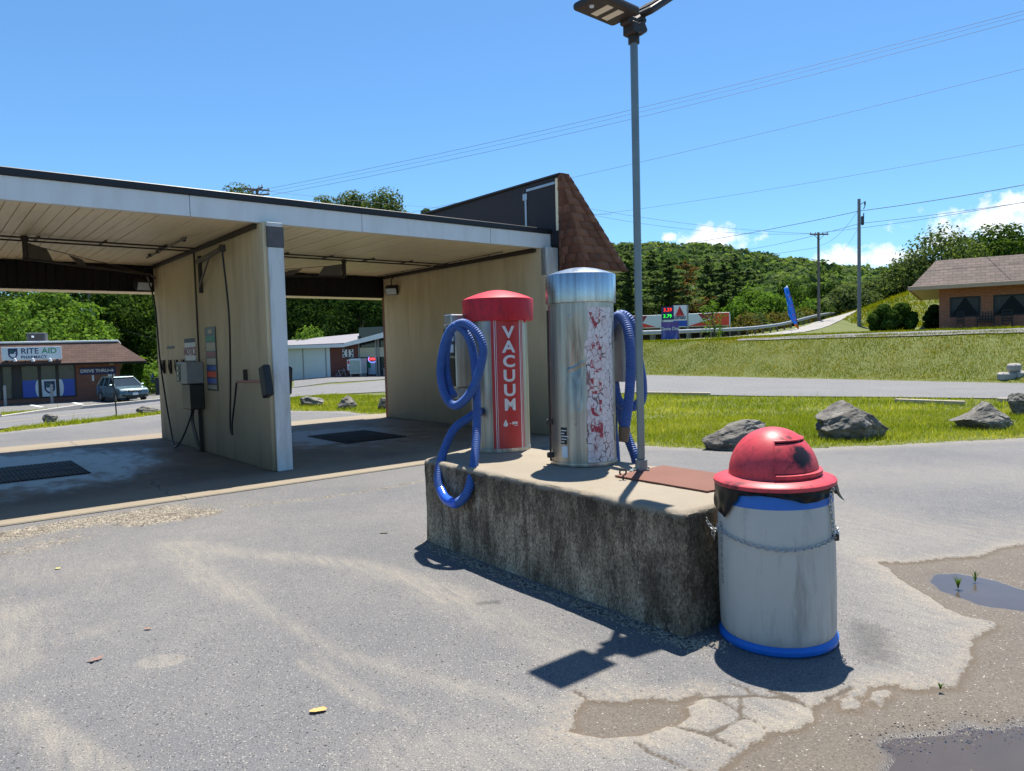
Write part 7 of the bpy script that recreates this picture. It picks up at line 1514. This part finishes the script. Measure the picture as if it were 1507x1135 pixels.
for i, (px, yt, Y, w_) in enumerate(TB): b, h = at_top(px, yt, Y); broad('brush_clump', TL[i], max(h, 1.2), w_, 1300, .3, 'bushtan' if i % 2 == 0 else 'leaf_olive', 280+i, b, 'brush behind the guard rail', low=.05, ntr=6, cat='bush')
# open branching trees behind the restaurant
for i, (px, yt, Y, w_, nl, lab) in enumerate(((1385, 342, 82, 9, 3000, 'open branching tree with visible limbs above the restaurant hip'), (1425, 350, 90, 9, 3200, 'loose airy tree behind the restaurant roof, left of the full round one'), (1345, 375, 84, 7, 2600, 'sparse tree reaching over the grassy slope left of the restaurant'))):
    b, h = at_top(px, yt, Y); broad('open_tree', lab, h, w_, int(nl*.75), .36, 'leaf_olive', 300+i, b, 'loose trees behind the restaurant', low=.4, ntr=12)
for i, (px, yt, Y, w_, lab) in enumerate(((1465, 340, 84, 11, 'full round green tree behind the right part of the restaurant roof'), (1515, 345, 88, 11, 'full green tree behind the restaurant at the right edge'))):
    b, h = at_top(px, yt, Y); broad('round_tree', lab, h, w_, 6500, .38, 'leaf', 310+i, b, 'full trees behind the restaurant', low=.3, ntr=13)
for i, (px, yt, Y, w_, mt, lab) in enumerate(((1300, 449, 47, 1.7, 'leaf', 'dark clipped bush left of the restaurant, the left of the hedge pair'), (1327, 450, 47, 1.7, 'leaf', 'dark clipped bush left of the restaurant, the right of the hedge pair'), (1375, 451, 49, 1.2, 'leaf_dark', 'dark bush at the brick corner of the restaurant'))):
    b, h = at_top(px, yt, Y); broad('hedge_bush', lab, h, w_, 7000, .17, mt, 320+i, b, 'bushes beside the restaurant', low=.12, ntr=9, cat='bush')
# far hill woods: one mass
hv, hf, hr = [], [], []; r_ = np.random.default_rng(5); off = 0; cnt = 0
for k in range(9000):
    th_ = r_.uniform(-.75, .85); rad = math.sqrt(r_.uniform(125**2, 480**2)); x, y = rad*math.sin(th_), rad*math.cos(th_)
    if th_ < .08 and rad < 220 and r_.random() < .4: continue
    s = r_.choice([2.2, 3.0, 4.0, 5.2])*r_.uniform(.85, 1.15); n = 150 if rad < 260 else 95
    if th_ < .05: n = 45
    cnt += 1
    if cnt > 4800: break
    z = float(terr(x, y)); d = r_.normal(0, 1, (n, 3)); d /= np.linalg.norm(d, axis=1, keepdims=True); d[:, 2] = np.abs(d[:, 2])*1.0-.25
    rr_ = r_.uniform(.75, 1.08, n)[:, None]*(.8+.35*fbm(d[:, 0]*2+k, d[:, 1]*2+d[:, 2], 2, 3))[:, None]; C_ = np.array([x, y, z+s*1.15])+d*rr_*np.array([s*1.1, s*1.1, s*.95])
    V, F, rn = diamonds(C_, d+np.array([0, 0, .2]), (1.5 if rad < 260 else 2.0)*s/4.5, k, .85, .28); tone = r_.uniform(-.4, .35); hv.append(V); hf.append(F+off); hr.append(np.clip(rn*.6+.2+tone, 0, 1)); off += len(V)
o = mesh_np('hill_woods', np.concatenate(hv), np.concatenate(hf), M['hillleaf'], None, {'rnd': np.concatenate(hr)}); tag(o, kind='stuff')
# grass
def blades(name, poly, dens, hgt, wid, mat, seed, cond=None, off=0., tuft=1.):
    r_ = np.random.default_rng(seed); P = np.array(poly); x0, y0 = P.min(0); x1, y1 = P.max(0); n = int((x1-x0)*(y1-y0)*dens); x = r_.uniform(x0, x1, n); y = r_.uniform(y0, y1, n); sd_ = poly_sd(x, y, poly)+.4*(fbm(x*2.5, y*2.5, 4, seed)-.5); k = sd_ > 0
    cl_ = fbm(x*1.3, y*1.3, 4, seed+3); k &= r_.random(n) < np.clip(.35+1.3*cl_, .2, 1)
    if cond is not None: k &= cond(x, y)
    x, y, sd_, cl_ = x[k], y[k], sd_[k], cl_[k]; n = len(x); z = terr(x, y)+off; h = hgt*r_.uniform(.4, 1.25, n)*np.where(r_.random(n) > .985, 2.2, 1)*(.6+.8*cl_)*np.clip(.35+sd_/.5, .35, 1); a = r_.uniform(0, 2*PI, n); w_ = wid*r_.uniform(.7, 1.3, n); l = h*r_.normal(0, .45, (2, n))
    A = np.stack([x-np.cos(a)*w_, y-np.sin(a)*w_, z-.01], -1); B = np.stack([x+np.cos(a)*w_, y+np.sin(a)*w_, z-.01], -1); C_ = np.stack([x+l[0], y+l[1], z+h], -1)
    V = np.stack([A, B, C_], 1).reshape(-1, 3); rn = np.clip(.5*r_.random(n)+.9*fbm(x*.8, y*.8, 5, seed+9)-.25+.35*(r_.random(n) > .94), 0, 1); rn = np.where(sd_ < .22, np.clip(rn+.3*r_.random(n), 0, 1), rn)
    o = mesh_np(name, V, np.arange(3*n).reshape(n, 3), M[mat], None, {'rnd': np.repeat(rn, 3)}); tag(o, kind='stuff'); return n
xy = lambda L: [tuple(p)[:2] for p in L]
LAWN = edge_r[:6]+[(20, 12), (26, 9)]+xy(nearE[-1:7:-1])+[(1.6, 26), (1.95, 12.2)]
blades('lawn_grass', LAWN, 1500, .075, .0055, 'grass', 41, lambda x, y: (y < 15.5) & (x < 13))
blades('lawn_grass', LAWN, 420, .085, .01, 'grass', 42, lambda x, y: (y >= 15.5) & (x < 16))
bayA = edge_l[3:]+[(-2.0, 18.2), (-2.0, 26)]+xy(nearE[7:4:-1]); blades('lawn_grass', bayA, 420, .09, .011, 'grass', 43)
lf = edge_l[:4]+xy(nearE[4:1:-1]); blades('verge_grass', lf, 450, .1, .012, 'grass', 44)
curb = xy([Gt(*p) for p in [(-40, 615), (0, 612.5), (111, 602), (237, 590)]])+xy([Gt(*p) for p in [(237, 588), (111, 600), (0, 609), (-40, 611)]]); blades('verge_grass', curb, 120, .12, .02, 'grass', 45)
d_ = np.array(BK[0])-np.array(BK[1]); d_ /= np.hypot(*d_); b0 = np.array(BK[0])+d_*9; b1 = np.array(BK[1])-d_*12
bank = [tuple(b0+BN*.15), tuple(b1+BN*.15), tuple(b1+BN*5.2), tuple(b0+BN*5.6)]; blades('bank_grass', bank, 520, .085, .011, 'grass_bank', 46)
up_ = [tuple(b0+BN*6.6), tuple(b1+BN*6.2), tuple(b1+BN*24), tuple(b0+BN*20)]
udp = xy(udN)+xy(udF[::-1]); rmp = xy(rA)+xy(rB[::-1])
blades('bank_grass', up_, 60, .12, .03, 'grass_bank', 47, lambda x, y: (poly_sd(x, y, udp) < 0) & (poly_sd(x, y, rmp) < 0) & ((x-R0.x)*rbk.x+(y-R0.y)*rbk.y < 0))
slope = [(29, 56), (62, 56), (66, 84), (36, 84)]
blades('bank_grass', slope, 45, .22, .05, 'grass_bank', 48, lambda x, y: (poly_sd(x, y, rmp) < 0) & ((x-R0.x)*rbk.x+(y-R0.y)*rbk.y > -99))
